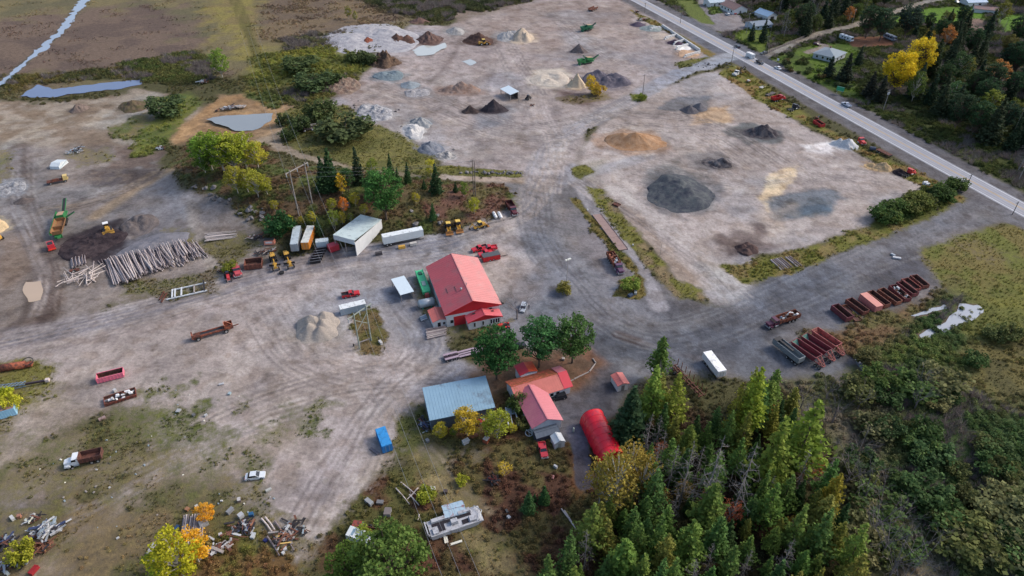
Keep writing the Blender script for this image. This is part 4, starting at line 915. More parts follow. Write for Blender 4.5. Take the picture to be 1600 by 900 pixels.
heap((512, 112, 565, 146), 2.6, (108, 88, 80), 'debris_heap', 'brown heap of stumps and soil beside the brush mound', 'debris heap', ((-.5, -.3, .8), (0, .1, 1), (.5, .2, .7)), (142, 126, 112), 0.6, coarse=True)
heap((578, 58, 626, 106), 6, (78, 62, 54), 'brush_heap', 'tall brown heap of tangled brush and stumps', 'brush heap', ((0, .2, 1), (.2, -.3, .9), (-.4, 0, .8)), (112, 94, 80), 0.7, aspect=1.0, coarse=True)
heap((562, 58, 590, 70), 2.4, (122, 74, 60), 'brush_heap', 'small rust red heap of brush on the gravel bank', 'brush heap', rough=.5, coarse=True)
# merchandise bays by the highway: walls of concrete blocks, a heap in each
BAYS = [((1000, 36, 1034, 49), (128, 136, 134), 'grey gravel heap in the first block bay'), ((985, 32, 1008, 42), (80, 72, 84), 'violet black mulch heap outside the first block bay'),
        ((1018, 50, 1052, 62), (158, 146, 136), 'flat brown gravel bed in the second block bay'), ((1042, 60, 1066, 70), (64, 52, 66), 'dark mulch heap between two white block walls'),
        ((1056, 68, 1078, 79), (214, 208, 202), 'white stone bed in the fourth block bay'), ((1060, 76, 1090, 90), (168, 140, 116), 'brown sand bed in the last block bay')]
for b_x, c_, lb in BAYS: heap(b_x, 2.4 if 'heap' in lb else 0.9, c_, GH, lb, 'gravel heap', ((-.3, 0, 1), (.4, 0, .8)) if 'bed' in lb else ((0, 0, 1),), None, 0.15)
BLK = mat('white_block', (204, 204, 204), 0.85, 0, 0.12, 1.0)
blk = MB().b2(-0.9, 0.9, -0.38, 0.38, 0, 0.8).mesh('block', BLK)
def blockwall(p, q, label, rows=2):
    a, b = G(*p), G(*q); Ln = (b - a).length; n = max(2, int(Ln / 1.83)); d = (b - a) / n; rz = math.atan2(d.y, d.x)
    t = thing('block_wall', label, 'wall', (a.x, a.y, a.z), rz)
    st = Ln / n
    for r_ in range(rows):
        for k in range(n - r_ % 2):
            link('block', blk, t, (st * (k + 0.5 + 0.5 * (r_ % 2)) , random.uniform(-.04, .04), r_ * 0.805), random.uniform(-.02, .02))
    return t
blockwall((1034, 41), (1094, 81), 'long back wall of concrete blocks along the highway bays')
blockwall((1015, 48), (1033, 44), 'short block wall beside the grey gravel heap')
blockwall((1038, 62), (1057, 56), 'short block wall in front of the brown gravel bed')
blockwall((1052, 70), (1070, 64), 'short white block wall beside the dark mulch')
blockwall((1056, 78), (1076, 71), 'white block wall in front of the white stone bed')
blockwall((1068, 90), (1094, 83), 'end block wall of the bays nearest the entrance')
LMK = [(460, 345, 'behind the grey trailer'), (500, 335, 'west of the white shelter'), (570, 325, 'behind the white shelter'), (650, 315, 'on the red brush slope'), (430, 325, 'by the pole frame'), (505, 170, 'by the scrap metal heap'), (545, 205, 'nearest the knoll'), (565, 98, 'beside the brush heap'), (480, 100, 'at the far marsh edge'), (500, 138, 'behind the orange pond'), (262, 165, 'west of the orange pond'), (460, 205, 'beside the tan track'), (930, 780, 'near the arched shelter'), (985, 640, 'near the small salmon hut'), (1080, 690, 'behind the log trailer'), (1150, 690, 'near the white van trailer'), (1240, 720, 'on the right flank of the wood'), (1280, 860, 'at the lower right of the wood'), (1150, 880, 'at the bottom of the wood'), (1020, 880, 'at the bottom left of the wood'), (880, 890, 'by the fallen trunks'), (1080, 790, 'in the middle of the wood'),
       (1450, 560, 'below the marsh pond'), (1350, 610, 'by the ditch water'), (1560, 560, 'at the right edge of the marsh'), (1560, 760, 'in the lower right corner'), (1430, 700, 'in mid marsh'), (1400, 850, 'near the bottom of the marsh'), (1430, 110, 'by the yellow maples'), (1500, 90, 'below the lawn'), (1580, 120, 'at the right edge'), (1480, 160, 'facing the highway'), (1570, 220, 'near the highway bend'), (1230, 30, 'by the bungalow'), (1290, 20, 'in the middle'), (1350, 20, 'by the side road')]
def zl(kind, b, h, mid):
    x, y = proj(b); lm = min(LMK, key=lambda l: (l[0] - x) ** 2 + 2 * (l[1] - y) ** 2)[2]; TL_ = (9, 12) if mid[0] else (mid[1], mid[2])
    return f"{'short' if h < TL_[0] else 'tall' if h > TL_[1] else 'mid sized'} {kind} {lm}"
# boulders
def rock_mesh(seed, n=14):
    g = np.random.default_rng(seed); mb = MB(); pts = []
    import bmesh
    bm = bmesh.new()
    for _ in range(n):
        d = g.normal(size=3); d /= np.linalg.norm(d); bm.verts.new(Vector(d * g.uniform(.75, 1.05) * [1, .8, .65]))
    r = bmesh.ops.convex_hull(bm, input=bm.verts); 
    me = bpy.data.meshes.new('rock'); bm.to_mesh(me); bm.free(); me.materials.append(soil_mat('boulder_stone', (132, 129, 130), (98, 95, 95), True)); return me
ROCKS = [rock_mesh(400 + k) for k in range(5)]
def rock(x, y, s, label, group, z=0.0):
    b = G(x, y); o = tag(link('boulder', ROCKS[random.randrange(5)], None, (b.x, b.y, b.z + s * 0.35 + z), random.uniform(0, 6.28)), label, 'boulder', group); o.scale = (s, s, s); return o
for k in range(42):
    t = random.random(); rock(715 + 100 * t, 270 + 1.5 * t + random.uniform(-2, 2), random.uniform(.5, 1.1), 'pale boulder in the row edging the tan haul road', 'boulders edging the tan haul road')
for k in range(40):
    x, y = random.choice([(345, 315), (385, 330), (415, 332), (310, 292), (330, 300), (400, 345), (560, 348), (610, 348), (655, 330), (640, 350), (690, 345), (545, 318)])
    rock(x + random.uniform(-16, 16), y + random.uniform(-7, 7), random.uniform(.5, 1.7), 'grey outcrop rock on the wooded knoll', 'outcrop rocks on the knoll')
for k in range(26): rock(1078 + 60 * random.random(), 103 + random.uniform(-4, 3), random.uniform(.4, .8), 'small stone lining the yard entrance', 'stones lining the entrance')
for k in range(14):
    x, y = random.choice([(588, 173), (570, 165), (605, 170), (697, 240), (640, 205)]); rock(x + random.uniform(-20, 20), y + random.uniform(-8, 8), random.uniform(.5, 1.2), 'loose white rock around the far rubble heaps', 'loose rocks by the rubble')

# ------------------------------------------------------------------ trees
YG, LG, DG, BG, OR, YE = (116, 124, 48), (96, 110, 44), (52, 74, 46), (62, 90, 52), (176, 116, 50), (172, 150, 48)
for i, (x, y, tp, c) in enumerate([(318, 258, 214, (92, 122, 44)), (332, 266, 206, (104, 130, 44)), (350, 268, 204, (112, 132, 46)), (368, 268, 208, (128, 134, 44)), (386, 264, 206, (126, 134, 46)), (404, 262, 220, (146, 136, 48)), (322, 272, 235, (88, 112, 44))]):
    T('poplar', x, y, tp, c, ('first', 'second', 'third', 'fourth', 'fifth', 'sixth', 'lowest')[i] + ' poplar from the west in the grove at the orange track', 'poplar grove by the orange track', 1.5)
for x, y, tp in ((372, 302, 258), (388, 300, 262), (404, 308, 266), (418, 304, 272)): T('poplar', x, y, tp, (142, 138, 50), 'yellowing poplar below the main grove on the knoll', 'lower poplars on the knoll', 1.3)
T('spruce', 520, 296, 233, DG, 'tall dark spruce behind the leaning pole frame', rs=1.3); T('spruce', 508, 300, 245, DG, 'dark spruce half hidden beside the tallest one on the knoll', rs=1.3)
T('spruce', 561, 288, 230, (48, 62, 44), 'slim dark spruce standing behind the big green pine'); T('spruce', 612, 284, 241, DG, 'slim spruce on the ridge right of the big pine'); T('spruce', 638, 287, 254, DG, 'short slim spruce at the end of the ridge')
T('spruce', 622, 288, 262, BG, 'small green spruce between two slim ones on the ridge'); T('pine', 604, 343, 262, (66, 100, 52), 'large rich green pine rising behind the white open shelter', rs=1.0)
T('pine', 586, 312, 268, (62, 88, 50), 'mid sized pine just behind the large rich green one'); T('pine', 545, 300, 262, (56, 82, 48), 'broad pine in the middle of the knoll', rs=.9)
T('poplar', 583, 284, 246, LG, 'pale green poplar among the ridge conifers'); T('poplar', 536, 305, 270, YE, 'yellow birch in front of the knoll pines', rs=.9); T('poplar', 538, 334, 307, OR, 'orange autumn tree above the white shelter')
T('poplar', 524, 358, 326, YG, 'yellow green sapling by the end of the orange trailer'); T('poplar', 536, 352, 330, (150, 134, 46), 'golden sapling beside the shelter wall'); T('poplar', 549, 348, 332, YG, 'smallest yellow sapling against the shelter roof')
T('spruce', 677, 344, 317, BG, 'lone young spruce on the red brush slope', rs=1.2); T('poplar', 741, 334, 309, (148, 146, 44), 'round yellow green tree below the double pole', rs=1.3)
T('spruce', 682, 303, 256, DG, 'tall dark spruce at the bend of the tan haul road', rs=1.2); T('poplar', 674, 276, 247, (160, 150, 50), 'yellow poplar behind the tall roadside spruce'); T('poplar', 725, 308, 284, LG, 'light green poplar between spruce and double pole', rs=1.2)
T('spruce', 663, 296, 280, DG, 'small spruce left of the tall roadside one', rs=1.4); T('spruce', 712, 300, 284, DG, 'small spruce right of the tall roadside one', rs=1.4)
T('spruce', 500, 368, 340, DG, 'young spruce beside the white storage box', rs=1.2); T('bush', 440, 365, 334, (46, 76, 44), 'large round dark green bush beside the grey trailer', rs=.95); T('spruce', 463, 360, 340, DG, 'small dark spruce behind the grey trailer', rs=1.2)
T('poplar', 348, 122, 75, (104, 122, 48), 'lone yellow green tree at the far marsh edge', rs=1.3)
for x, y, tp in ((545, 30, 8), (556, 34, 16)): T('poplar', x, y, tp, (118, 112, 54), 'dull yellow tree in the far brown marsh', 'far marsh trees')
for x, y, tp, r_ in ((505, 184, 158, 1.5), (540, 218, 184, 1.9), (562, 200, 190, 1.4), (490, 140, 115, 1.8), (520, 130, 112, 1.6), (470, 205, 182, 1.1), (452, 218, 202, 1.2), (560, 96, 80, 1.7), (575, 100, 84, 1.4), (470, 112, 88, 1.8), (445, 195, 178, 1.1), (262, 180, 150, 1.4)):
    T('bush', x, y, tp, (62, 74, 44), zl('dark green bush', G(x, y), y - tp, (0, 20, 26)) + ' on the weedy bank', 'bushes on the far weedy bank', r_)
T('poplar', 922, 146, 116, (176, 156, 46), 'bright yellow bush tree beside the beige sand spire', rs=1.1); T('bush', 933, 148, 130, (156, 128, 50), 'lower golden bush at the foot of the bright yellow one')
T('bush', 1003, 156, 146, LG, 'small green bush at the foot of the roadside pole')
T('pine', 776, 592, 513, (54, 88, 48), 'large green pine like tree hiding the end of the lowboy', rs=1.0)
T('pine', 842, 574, 498, (62, 98, 56), 'tall pine beside the pink house, nearest the driveway'); T('pine', 894, 567, 494, (76, 102, 52), 'yellowish tall pine on the needle covered lawn')
T('bare', 808, 498, 452, (0, 0, 0), 'bare grey tree at the corner of the red roofed garage', None, 1.5)
for x, y, tp, c, lb in ((688, 684, 662, (150, 136, 46), 'yellow leafed bush at the west end of the blue grey shed'), (709, 680, 668, (104, 118, 46), 'greener low bush between the two yellow ones'), (730, 680, 641, (160, 134, 42), 'tallest golden bush tree in front of the blue grey shed'),
                        (777, 684, 644, (138, 140, 48), 'round yellow green bush tree by the red boat'), (800, 676, 662, (140, 132, 46), 'small yellow bush beside the white rack')): T('poplar', x, y, tp, c, lb, rs=1.5)
T('bush', 810, 640, 618, (70, 86, 46), 'green bush against the pink house wall', rs=.8)
T('bush', 818, 668, 655, (80, 84, 46), 'low bush between rack and house', rs=1)
for x, y, tp in ((947, 800, 712), (957, 806, 706), (968, 790, 716), (981, 772, 690), (998, 788, 712), (936, 788, 716)): T('birch', x, y, tp, (124, 108, 48), 'thin yellow birch at the end of the red arched shelter', 'birches by the red arched shelter', .85)
for x, y, tp in ((826, 800, 768), (850, 786, 760), (835, 784, 772)): T('spruce', x, y, tp, BG, 'small blue green spruce in the reddish brush', 'small spruces in the reddish brush', 1.3)
T('birch', 788, 745, 722, (156, 136, 44), 'small golden sapling alone in the reddish brush', rs=1.2)
T('bush', 665, 780, 765, (120, 128, 44), 'little yellow green bush by the fallen poles'); T('bush', 722, 755, 745, (128, 134, 46), 'little bright bush under the wires')
T('poplar', 290, 905, 836, (156, 150, 40), 'bright yellow tree leaning over the stack of old poles', rs=1.2); T('poplar', 312, 880, 832, (176, 138, 40), 'orange yellow tree beside the stack of old poles', rs=1.2); T('poplar', 268, 905, 858, (140, 150, 44), 'lime green tree cut by the bottom edge', rs=1.3)
T('poplar', 325, 812, 790, (176, 132, 38), 'small orange bush behind the stack of old poles', rs=1.6)
T('maple', 618, 925, 838, (74, 94, 42), 'big light green tree cut by the bottom edge', rs=1.0); T('maple', 556, 918, 862, (80, 100, 42), 'lower light green tree left of the big one at the bottom edge', rs=1.0)
T('bush', 570, 838, 825, (120, 126, 46), 'small bush beside the wrecked red cab', rs=1); T('bush', 42, 875, 852, (142, 138, 44), 'round yellow bush in the left scrap heap', rs=.8); T('bush', 4, 622, 605, (160, 160, 50), 'yellow bush behind the light blue container')
T('bush', 22, 640, 618, (150, 150, 48), 'yellow bush at the corner of the light blue container', rs=.7)
T('bush', 882, 457, 442, (112, 106, 52), 'dry low bush at the foot of the yard light'); T('bush', 985, 452, 436, (104, 114, 48), 'green bush at the end of the weedy strip', rs=1.2)
for x, y, tp in ((455, 350, 335), (472, 352, 338), (490, 350, 330), (430, 330, 312), (520, 330, 310), (570, 335, 318), (650, 318, 300), (590, 300, 275), (556, 322, 300)):
    T('poplar', x, y, tp, (140, 134, 48), zl('yellow green sapling', G(x, y), y - tp, (0, 16, 20)) + ' on the knoll', 'yellow green saplings on the knoll', 1.3)
T('bush', 362, 425, 410, (104, 112, 44), 'bush between the old red trucks')
# the wood at the lower right
WOOD = [(945, 615), (1000, 585), (1050, 592), (1075, 640), (1120, 665), (1150, 640), (1180, 615), (1225, 640), (1262, 700), (1300, 800), (1345, 930), (1345, 1010), (800, 1010), (880, 900), (930, 830), (1000, 760), (965, 700), (955, 650)]
def inpoly(x, y, q):
    c = False
    for k in range(len(q)):
        (x1, y1), (x2, y2) = q[k], q[(k + 1) % len(q)]
        if (y1 > y) != (y2 > y) and x < (x2 - x1) * (y - y1) / (y2 - y1) + x1: c = not c
    return c
fixed = [('spruce', 980, 690, 606, DG, 'broad dark spruce beside the small pink roofed hut', 1.45), ('larch', 1012, 665, 574, (100, 120, 50), 'tall light green larch just right of the pink roofed hut', 1.5), ('larch', 1046, 670, 584, (112, 118, 46), 'larch on the edge of the wood by the log trailer', 1.2),
         ('larch', 1158, 690, 578, (112, 122, 46), 'tall light larch by the end of the white van trailer', 1.0), ('larch', 1136, 690, 600, (118, 112, 44), 'golden larch beside the white van trailer', .8), ('larch', 1190, 770, 655, (96, 110, 44), 'wide larch on the right flank of the wood', 1.3),
         ('larch', 1236, 745, 628, (100, 116, 46), 'bushy tall larch at the right corner of the wood', 1.45), ('larch', 1280, 820, 742, (122, 116, 46), 'golden green larch on the right edge of the wood', 1.1)]
for k, x, y, tp, c, lb, rs in fixed: T(k, x, y, tp, c, lb, None, rs)
pts = [w2([(f[1], f[2])])[0] for f in fixed]; gq = random.Random(11); tries = 0; nn = 0
while tries < 6000 and nn < 150:
    tries += 1; x, y = gq.uniform(800, 1350), gq.uniform(585, 1010)
    if not inpoly(x, y, WOOD) or (x < 1010 and y < 760 and x > 900 and not (x > 972 and y > 700)): continue
    if (1040 < x < 1140 and y < 680): continue
    if 900 < x < 1000 and 690 < y < 810: continue
    b = G(x, y); q = np.array([b.x, b.y])
    if min(np.linalg.norm(q - p) for p in pts) < 3.1: continue
    pts.append(q); nn += 1; r_ = gq.random()
    H_ = gq.uniform(8, 17.5)
    if r_ < 0.62: (lc, w_, rs_) = gq.choice([((84, 106, 50), 'mid green'), ((78, 102, 50), 'green'), ((94, 110, 50), 'light green'), ((70, 96, 50), 'deep green'), ((104, 106, 50), 'golden')]) + (gq.uniform(1.0, 1.6),); tree('larch', b, H_, lc, zl(('broad ' if rs_ > 1.35 else 'slim ' if rs_ < 1.15 else '') + w_ + ' larch', b, H_, (1,)), 'larches in the lower right wood', rs_)
    elif r_ < 0.80: tree('spruce', b, H_ * .85, gq.choice([(58, 80, 46), (66, 88, 48)]), zl('dark spruce', b, H_, (1,)), 'spruces in the lower right wood', gq.uniform(.9, 1.25))
    elif r_ < 0.93: tree('dead', b, H_, (0, 0, 0), zl('bare grey dead conifer', b, H_, (1,)), 'dead conifers in the lower right wood', gq.uniform(.9, 1.2))
    else: tree('birch', b, H_ * .5, gq.choice([(156, 106, 50), (140, 80, 54), (136, 110, 52)]), zl('rust coloured young tree', b, H_, (1,)), 'rust coloured trees in the lower right wood', 1.2)
for x, y, tp in ((1060, 795, 690), (1090, 820, 680), (1140, 815, 690), (1105, 800, 720), (1018, 770, 690), (1030, 740, 672), (1210, 910, 840)): T('dead', x, y, tp, (0, 0, 0), zl('dead conifer with grey twigs', G(x, y), 10 + (x % 3) * 2, (1,)), 'dead conifers in the wood clearing', 1.0)
for x, y, tp in ((1178, 655, 618), (1188, 660, 625)): T('birch', x, y, tp, (176, 104, 60), 'rust red tree beside the white van trailer', 'rust red trees by the van trailer', 1.3)
# bare alders along the ditch
for x, y, tp in ((1250, 640, 590), (1290, 625, 580), (1300, 660, 605), (1340, 640, 600), (1270, 670, 620), (1320, 760, 690), (1345, 790, 720), (1360, 840, 760), (1375, 870, 790), (1390, 900, 820), (1335, 720, 665), (1428, 640, 590), (1432, 610, 560), (1400, 930, 850)):
    T('bare', x, y, tp, (0, 0, 0), zl('bare grey alder', G(x, y), 8 + (x % 4) * 2, (1,)), 'bare alders along the ditch', 1.0)
for k in range(60):      # single bushes that stand out of the marsh
    x, y = gq.uniform(1330, 1600), gq.uniform(500, 900)
    if y < 520 + (1600 - x) * 0.15: continue
    hh_ = gq.uniform(12, 26); T('bush', x, y, y - hh_, gq.choice([(60, 78, 44), (70, 88, 46), (80, 84, 48), (92, 92, 60)]), zl('rounded green bush', G(x, y), hh_, (0, 16, 22)), 'bushes standing out of the marsh', gq.uniform(1, 1.7))
# conifers round the houses beyond the highway
T('maple', 1396, 143, 78, (176, 158, 40), 'nearer of two bright yellow maples beyond the highway', rs=.95); T('maple', 1428, 122, 57, (168, 152, 44), 'farther of two bright yellow maples beyond the highway', rs=.85)
T('pine', 1352, 60, 6, (56, 74, 50), 'tall dark pine behind the white motorhome', rs=.95); T('pine', 1374, 64, 8, (54, 72, 50), 'tall dark pine on the rust coloured needles', rs=.9); T('pine', 1412, 60, 4, (48, 62, 50), 'tall pine with a bare lower trunk near the side road', rs=1.0)
T('spruce', 1294, 120, 88, (46, 56, 44), 'dark spruce in front of the grey hip roofed house', rs=1.7); T('spruce', 1318, 128, 84, (44, 52, 42), 'darker broad spruce beside the hip roofed house', rs=1.7); T('spruce', 1340, 102, 72, (50, 62, 46), 'spruce behind the hip roofed house', rs=1.4)
T('spruce', 1173, 64, 36, (50, 62, 46), 'spruce at the corner of the blue grey house', rs=1.3); T('spruce', 1191, 66, 30, (50, 62, 46), 'taller spruce beside the blue grey house', rs=1.2); T('spruce', 1356, 152, 112, (50, 52, 44), 'dark ragged spruce left of the yellow maples', rs=1.6); T('spruce', 1372, 160, 118, (48, 52, 44), 'dark ragged spruce at the foot of the yellow maples', rs=1.5)
T('poplar', 1424, 160, 110, (84, 100, 46), 'slim green poplar in front of the dark pines', rs=1.0)
FA = [(1440, 60), (1480, 70), (1520, 60), (1600, 60), (1700, 60), (1760, 280), (1600, 280), (1500, 215), (1420, 175), (1410, 150), (1440, 130)]
FB = [(1200, -20), (1420, -40), (1400, 10), (1330, 35), (1270, 56), (1215, 68), (1215, 40), (1200, 20)]
FC = [(1150, -60), (1240, -60), (1240, 8), (1170, 12)]
FD = [(1560, -30), (1700, -40), (1700, 40), (1600, 30)]
FE = [(1400, 40), (1500, 36), (1530, 55), (1440, 70)]
def forest(poly, n, sep, lab, hts, seed, conif=0.7):
    g = random.Random(seed); pp = []; xs, ys = [p[0] for p in poly], [p[1] for p in poly]; t = 0
    while len(pp) < n and t < 8000:
        t += 1; x, y = g.uniform(min(xs), max(xs)), g.uniform(min(ys), max(ys))
        if not inpoly(x, y, poly): continue
        b = G(x, y)
        if any((b - p).length < sep for p in pp): continue
        pp.append(b); r_ = g.random(); H_ = g.uniform(*hts)
        if r_ < conif * .5: tree('spruce', b, H_, g.choice([(44, 58, 42), (50, 62, 44), (54, 64, 46)]), zl('dark spruce', b, H_, (0, 14.5, 18)) + ', ' + lab, 'spruces, ' + lab, g.uniform(1.0, 1.5))
        elif r_ < conif: tree('pine', b, H_, g.choice([(50, 70, 44), (56, 72, 46), (46, 62, 44)]), zl('dark green pine', b, H_, (0, 14.5, 18)) + ', ' + lab, 'pines, ' + lab, g.uniform(.75, 1.0))
        elif r_ < conif + .12: tree('poplar', b, H_ * .75, g.choice([(104, 104, 48), (92, 96, 48), (140, 122, 50), (150, 104, 56)]), zl('yellowing poplar', b, H_, (0, 14.5, 18)) + ', ' + lab, 'poplars, ' + lab, 1.3)
        elif r_ < conif + .2: tree('maple', b, H_ * .7, g.choice([(76, 88, 46), (96, 94, 50)]), zl('rounded broadleaf', b, H_, (0, 14.5, 18)) + ', ' + lab, 'broadleaf trees, ' + lab, .9)
        else: tree('dead', b, H_, (0, 0, 0), zl('leafless conifer', b, H_, (0, 14.5, 18)) + ', ' + lab, 'leafless conifers, ' + lab, 1.2)
forest(FA, 105, 6.0, 'in the dark wood', (13, 21), 21, .72)
forest(FB, 70, 6.5, 'wood behind the side road', (12, 20), 22, .55)
forest(FC, 22, 7.0, 'behind the roadhouse', (12, 19), 23, .6)
forest(FD, 22, 7.0, 'top right corner wood', (12, 18), 24, .5)
forest(FE, 16, 6.0, 'in the copse', (10, 15), 25, .8)
for x, y, tp, c in ((1548, 140, 92, (150, 104, 56)), (1533, 160, 128, (60, 90, 50)), (1538, 185, 140, (104, 112, 46)), (1578, 175, 152, (104, 112, 46)), (1562, 36, 0, (104, 104, 44)), (1490, 130, 80, (62, 80, 46)), (1480, 175, 125, (56, 80, 48))):
    T('poplar', x, y, tp, c, 'single autumn tree at the edge of the dark right hand wood', 'autumn trees at the right hand wood', 1.4)
for k in range(24):
    x = gq.uniform(1225, 1335); y = 100 + (x - 1225) * .3 + gq.uniform(-14, 10); T('bush', x, y, y - gq.uniform(4, 9), gq.choice([(58, 68, 44), (70, 80, 44), (84, 72, 48)]), 'garden bush on the lawn of the hip roofed house', 'garden bushes on the lawn', 1.2)
for k in range(20):
    t = gq.random(); x, y = 1355 + 140 * t, 350 - 50 * t + gq.uniform(-8, 8); T('bush', x, y, y - gq.uniform(12, 22), gq.choice([(62, 80, 42), (74, 88, 44), (86, 92, 46)]), 'green bush in the hedge along the dark lot', 'bushes in the hedge along the dark lot', 1.3)
# ------------------------------------------------------------------ buildings
def wall_mat(rgb, name='siding', s=0.35):
    """painted siding or ribbed metal: fine lines across the wall as relief"""
    key = ('wall', name, tuple(rgb))
    if key in _M: return _M[key]
    m = mat(name, rgb, 0.6, 0, 0.1, 0.8); _M[key] = m; return m
WHITE = wall_mat((208, 210, 212), 'white_siding'); REDM = paint((196, 44, 52), 'red_trim', rough=0.5)
def panel(root, name, m, face, a, z, w, h, L, W, d=0.06, sub=None):
    """a door or window leaf on a wall: face +x -x +y -y, a = offset along the wall"""
    x0 = {'+x': (L / 2, a), '-x': (-L / 2, a), '+y': (a, W / 2), '-y': (a, -W / 2)}[face]
    mb = MB()
    if face[1] == 'x': mb.box((x0[0], x0[1], z + h / 2), (d * 2, w, h))
    else: mb.box((x0[0], x0[1], z + h / 2), (w, d * 2, h))
    o = part(name, mb, m, root)
    if sub:
        f = MB(); k = d + 0.02
        for (s1, s2, ww, hh) in ((0, h / 2 + .05, w + .2, .1), (0, -h / 2 - .05, w + .2, .1), (w / 2 + .05, 0, .1, h), (-w / 2 - .05, 0, .1, h)):
            if face[1] == 'x': f.box((x0[0], x0[1] + s1, z + h / 2 + s2), (k * 2, ww, hh))
            else: f.box((x0[0] + s1, x0[1], z + h / 2 + s2), (ww, k * 2, hh))
        part('frame', f, sub, o)
    return o
def gable(name, label, cat, c, yaw, L, W, eave, ridge, wm_, roofL, roofR=None, ov=0.45, ribs=0.9, trim=None, group=None, wall=True):
    """ridge along local x; slopes to -y (roofL) and +y (roofR)"""
    t = thing(name, label, cat, (c[0], c[1], float(hg(c[0], c[1]))), R(yaw), group)
    h = W / 2; s = (ridge - eave) / h
    if wall: part('wall', MB().add([(x, y, z) for x in (-L / 2, L / 2) for (y, z) in ((-h, -.3), (h, -.3), (h, eave - .05), (0, ridge - .05), (-h, eave - .05))],
              [(4, 3, 2, 1, 0), (5, 6, 7, 8, 9), (0, 1, 6, 5), (1, 2, 7, 6), (4, 0, 5, 9)]), wm_, t)
    for sg, m in ((-1, roofL), (1, roofR or roofL)):
        e = h + ov; ze = ridge - s * e; th = 0.12; xx = L / 2 + ov
        q = [(-xx, 0, ridge), (xx, 0, ridge), (xx, sg * e, ze), (-xx, sg * e, ze)]
        if sg > 0: q = [q[1], q[0], q[3], q[2]]
        r = part('roof', MB().hexa([(a, b, z) for a, b, z in q] + [(a, b, z + th) for a, b, z in q]), m, t)
        if ribs:
            rb = MB(); n = int(2 * xx / ribs)
            for k in range(n + 1):
                x = -xx + 0.03 + (2 * xx - 0.06) * k / n; rb.bar((x, sg * 0.05, ridge - s * 0.05 + th + .015), (x, sg * (e - .03), ze + th + .015), 0.06, 0.05)
            part('roof_rib', rb, m, r)
    part('ridge_cap', MB().bar((-L / 2 - ov, 0, ridge + .16), (L / 2 + ov, 0, ridge + .16), 0.35, 0.06), roofR or roofL, t)
    if trim:
        tb = MB()
        for x in (-L / 2 - ov - .03, L / 2 + ov + .03):
            for sg in (-1, 1): tb.bar((x, 0, ridge + .0), (x, sg * (h + ov), ridge - s * (h + ov) + .0), 0.07, 0.32)
        part('fascia', tb, trim, t)
    return t
RROOF_SHADE = mat('red_metal_roof', (182, 86, 93), 0.5, 0.0, 0.1, 0.25, rust=(168, 94, 98), rust_amt=.4); RROOF_LIT = mat('red_metal_roof', (208, 134, 131), 0.5, 0, 0.1, 0.25, rust=(198, 140, 136), rust_amt=.4)  # darker west slope, paler east slope: sunlight put into the roof colours
PINKR = mat('faded_red_roof', (184, 106, 122), 0.5, 0, 0.09, 0.4, rust=(188, 116, 126), rust_amt=.4); LITTER = mat('needle_littered_roof', (190, 92, 74), 0.8, 0, 0.15, 1.5, rust=(142, 84, 52), rust_amt=0.55)
# the red roofed garage
t = gable('garage', 'large red roofed white garage with a lean-to office in front', 'garage', (-15.4, 170.6), -72, 25.2, 16.4, 5.0, 8.2, WHITE, RROOF_SHADE, RROOF_LIT, 0.5, 1.0, REDM)
GL, GW = 25.2, 16.4
part('gable_panel', MB().add([(GL / 2 + .06, -GW / 2, 4.3), (GL / 2 + .06, GW / 2, 4.3), (GL / 2 + .06, GW / 2, 5.0), (GL / 2 + .06, 0, 8.1), (GL / 2 + .06, -GW / 2, 5.0)], [(0, 1, 2, 3, 4)]), REDM, t)
panel(t, 'door', REDM, '+x', -4.2, 0, 3.6, 3.4, GL, GW); panel(t, 'window', GLASS, '+x', -6.6, 1.2, 1.0, 1.2, GL, GW, sub=WHITE)
panel(t, 'garage_door', paint((150, 40, 46), 'door_red'), '-x', 2, 0, 4.2, 4.0, GL, GW); panel(t, 'garage_door', paint((150, 40, 46), 'door_red'), '-x', -4, 0, 4.2, 4.0, GL, GW)
for a in (-8, -3, 3, 8): panel(t, 'window', GLASS, '+y', a, 1.6, 1.4, 1.1, GL, GW, sub=WHITE)
sv = 3.2 / 8.2
for x, y in ((3.2, -5.6), (4.2, -3.2)): part('roof_slot', MB().box((x, y, 8.2 + sv * y + .16), (2.6, .12, .06)), DARK, t)
vt = part('roof_vent', MB().tube((6, -1.8, 7.3), (6, -1.8, 8.3), .25), STEEL, t); part('vent_cap', MB().tube((6, -1.8, 8.3), (6, -1.8, 8.5), .38, .2), STEEL, vt)
part('flue', MB().tube((5.0, .1, 8.0), (5.0, .1, 9.3), .12), STEEL, t)
oc = P(754, 490, 3.0)
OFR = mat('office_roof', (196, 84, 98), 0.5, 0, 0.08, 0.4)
t = gable('office_annex', 'small white office with a bright red cross gable roof on the garage front', 'office', (oc[0], oc[1]), -72, 5.2, 10.0, 3.0, 4.6, WHITE, OFR, mat('office_roof', (212, 104, 110), 0.5, 0, 0.08, 0.4), 0.4, 0.8, REDM)  # shaded west and sunlit east tones painted as two roof colours
part('gable_panel', MB().add([(2.66, -5, 2.7), (2.66, 5, 2.7), (2.66, 0, 4.5)], [(0, 1, 2)]), REDM, t)
for a in (-3.2, -.6, 1.9, 2.7, 3.5, 4.2): panel(t, 'window', GLASS, '+x', a, 0.8, .5, 1.5, 5.2, 10, sub=WHITE)
for (x, y) in ((.3, -2.6), (-.4, 2.4), (.8, 2.6)): part('skylight', MB().box((x, y, 4.6 - .32 * abs(y) + .18), (.5, 1.3, .08)), DARK, t)
t = gable('tool_hut', 'little salmon roofed white hut touching the garage corner', 'hut', (-22.2, 158.6), -70, 5.6, 4.0, 2.7, 3.3, WHITE, mat('salmon_roof', (206, 112, 102), 0.5, 0, .06, .5), None, .3, .8)
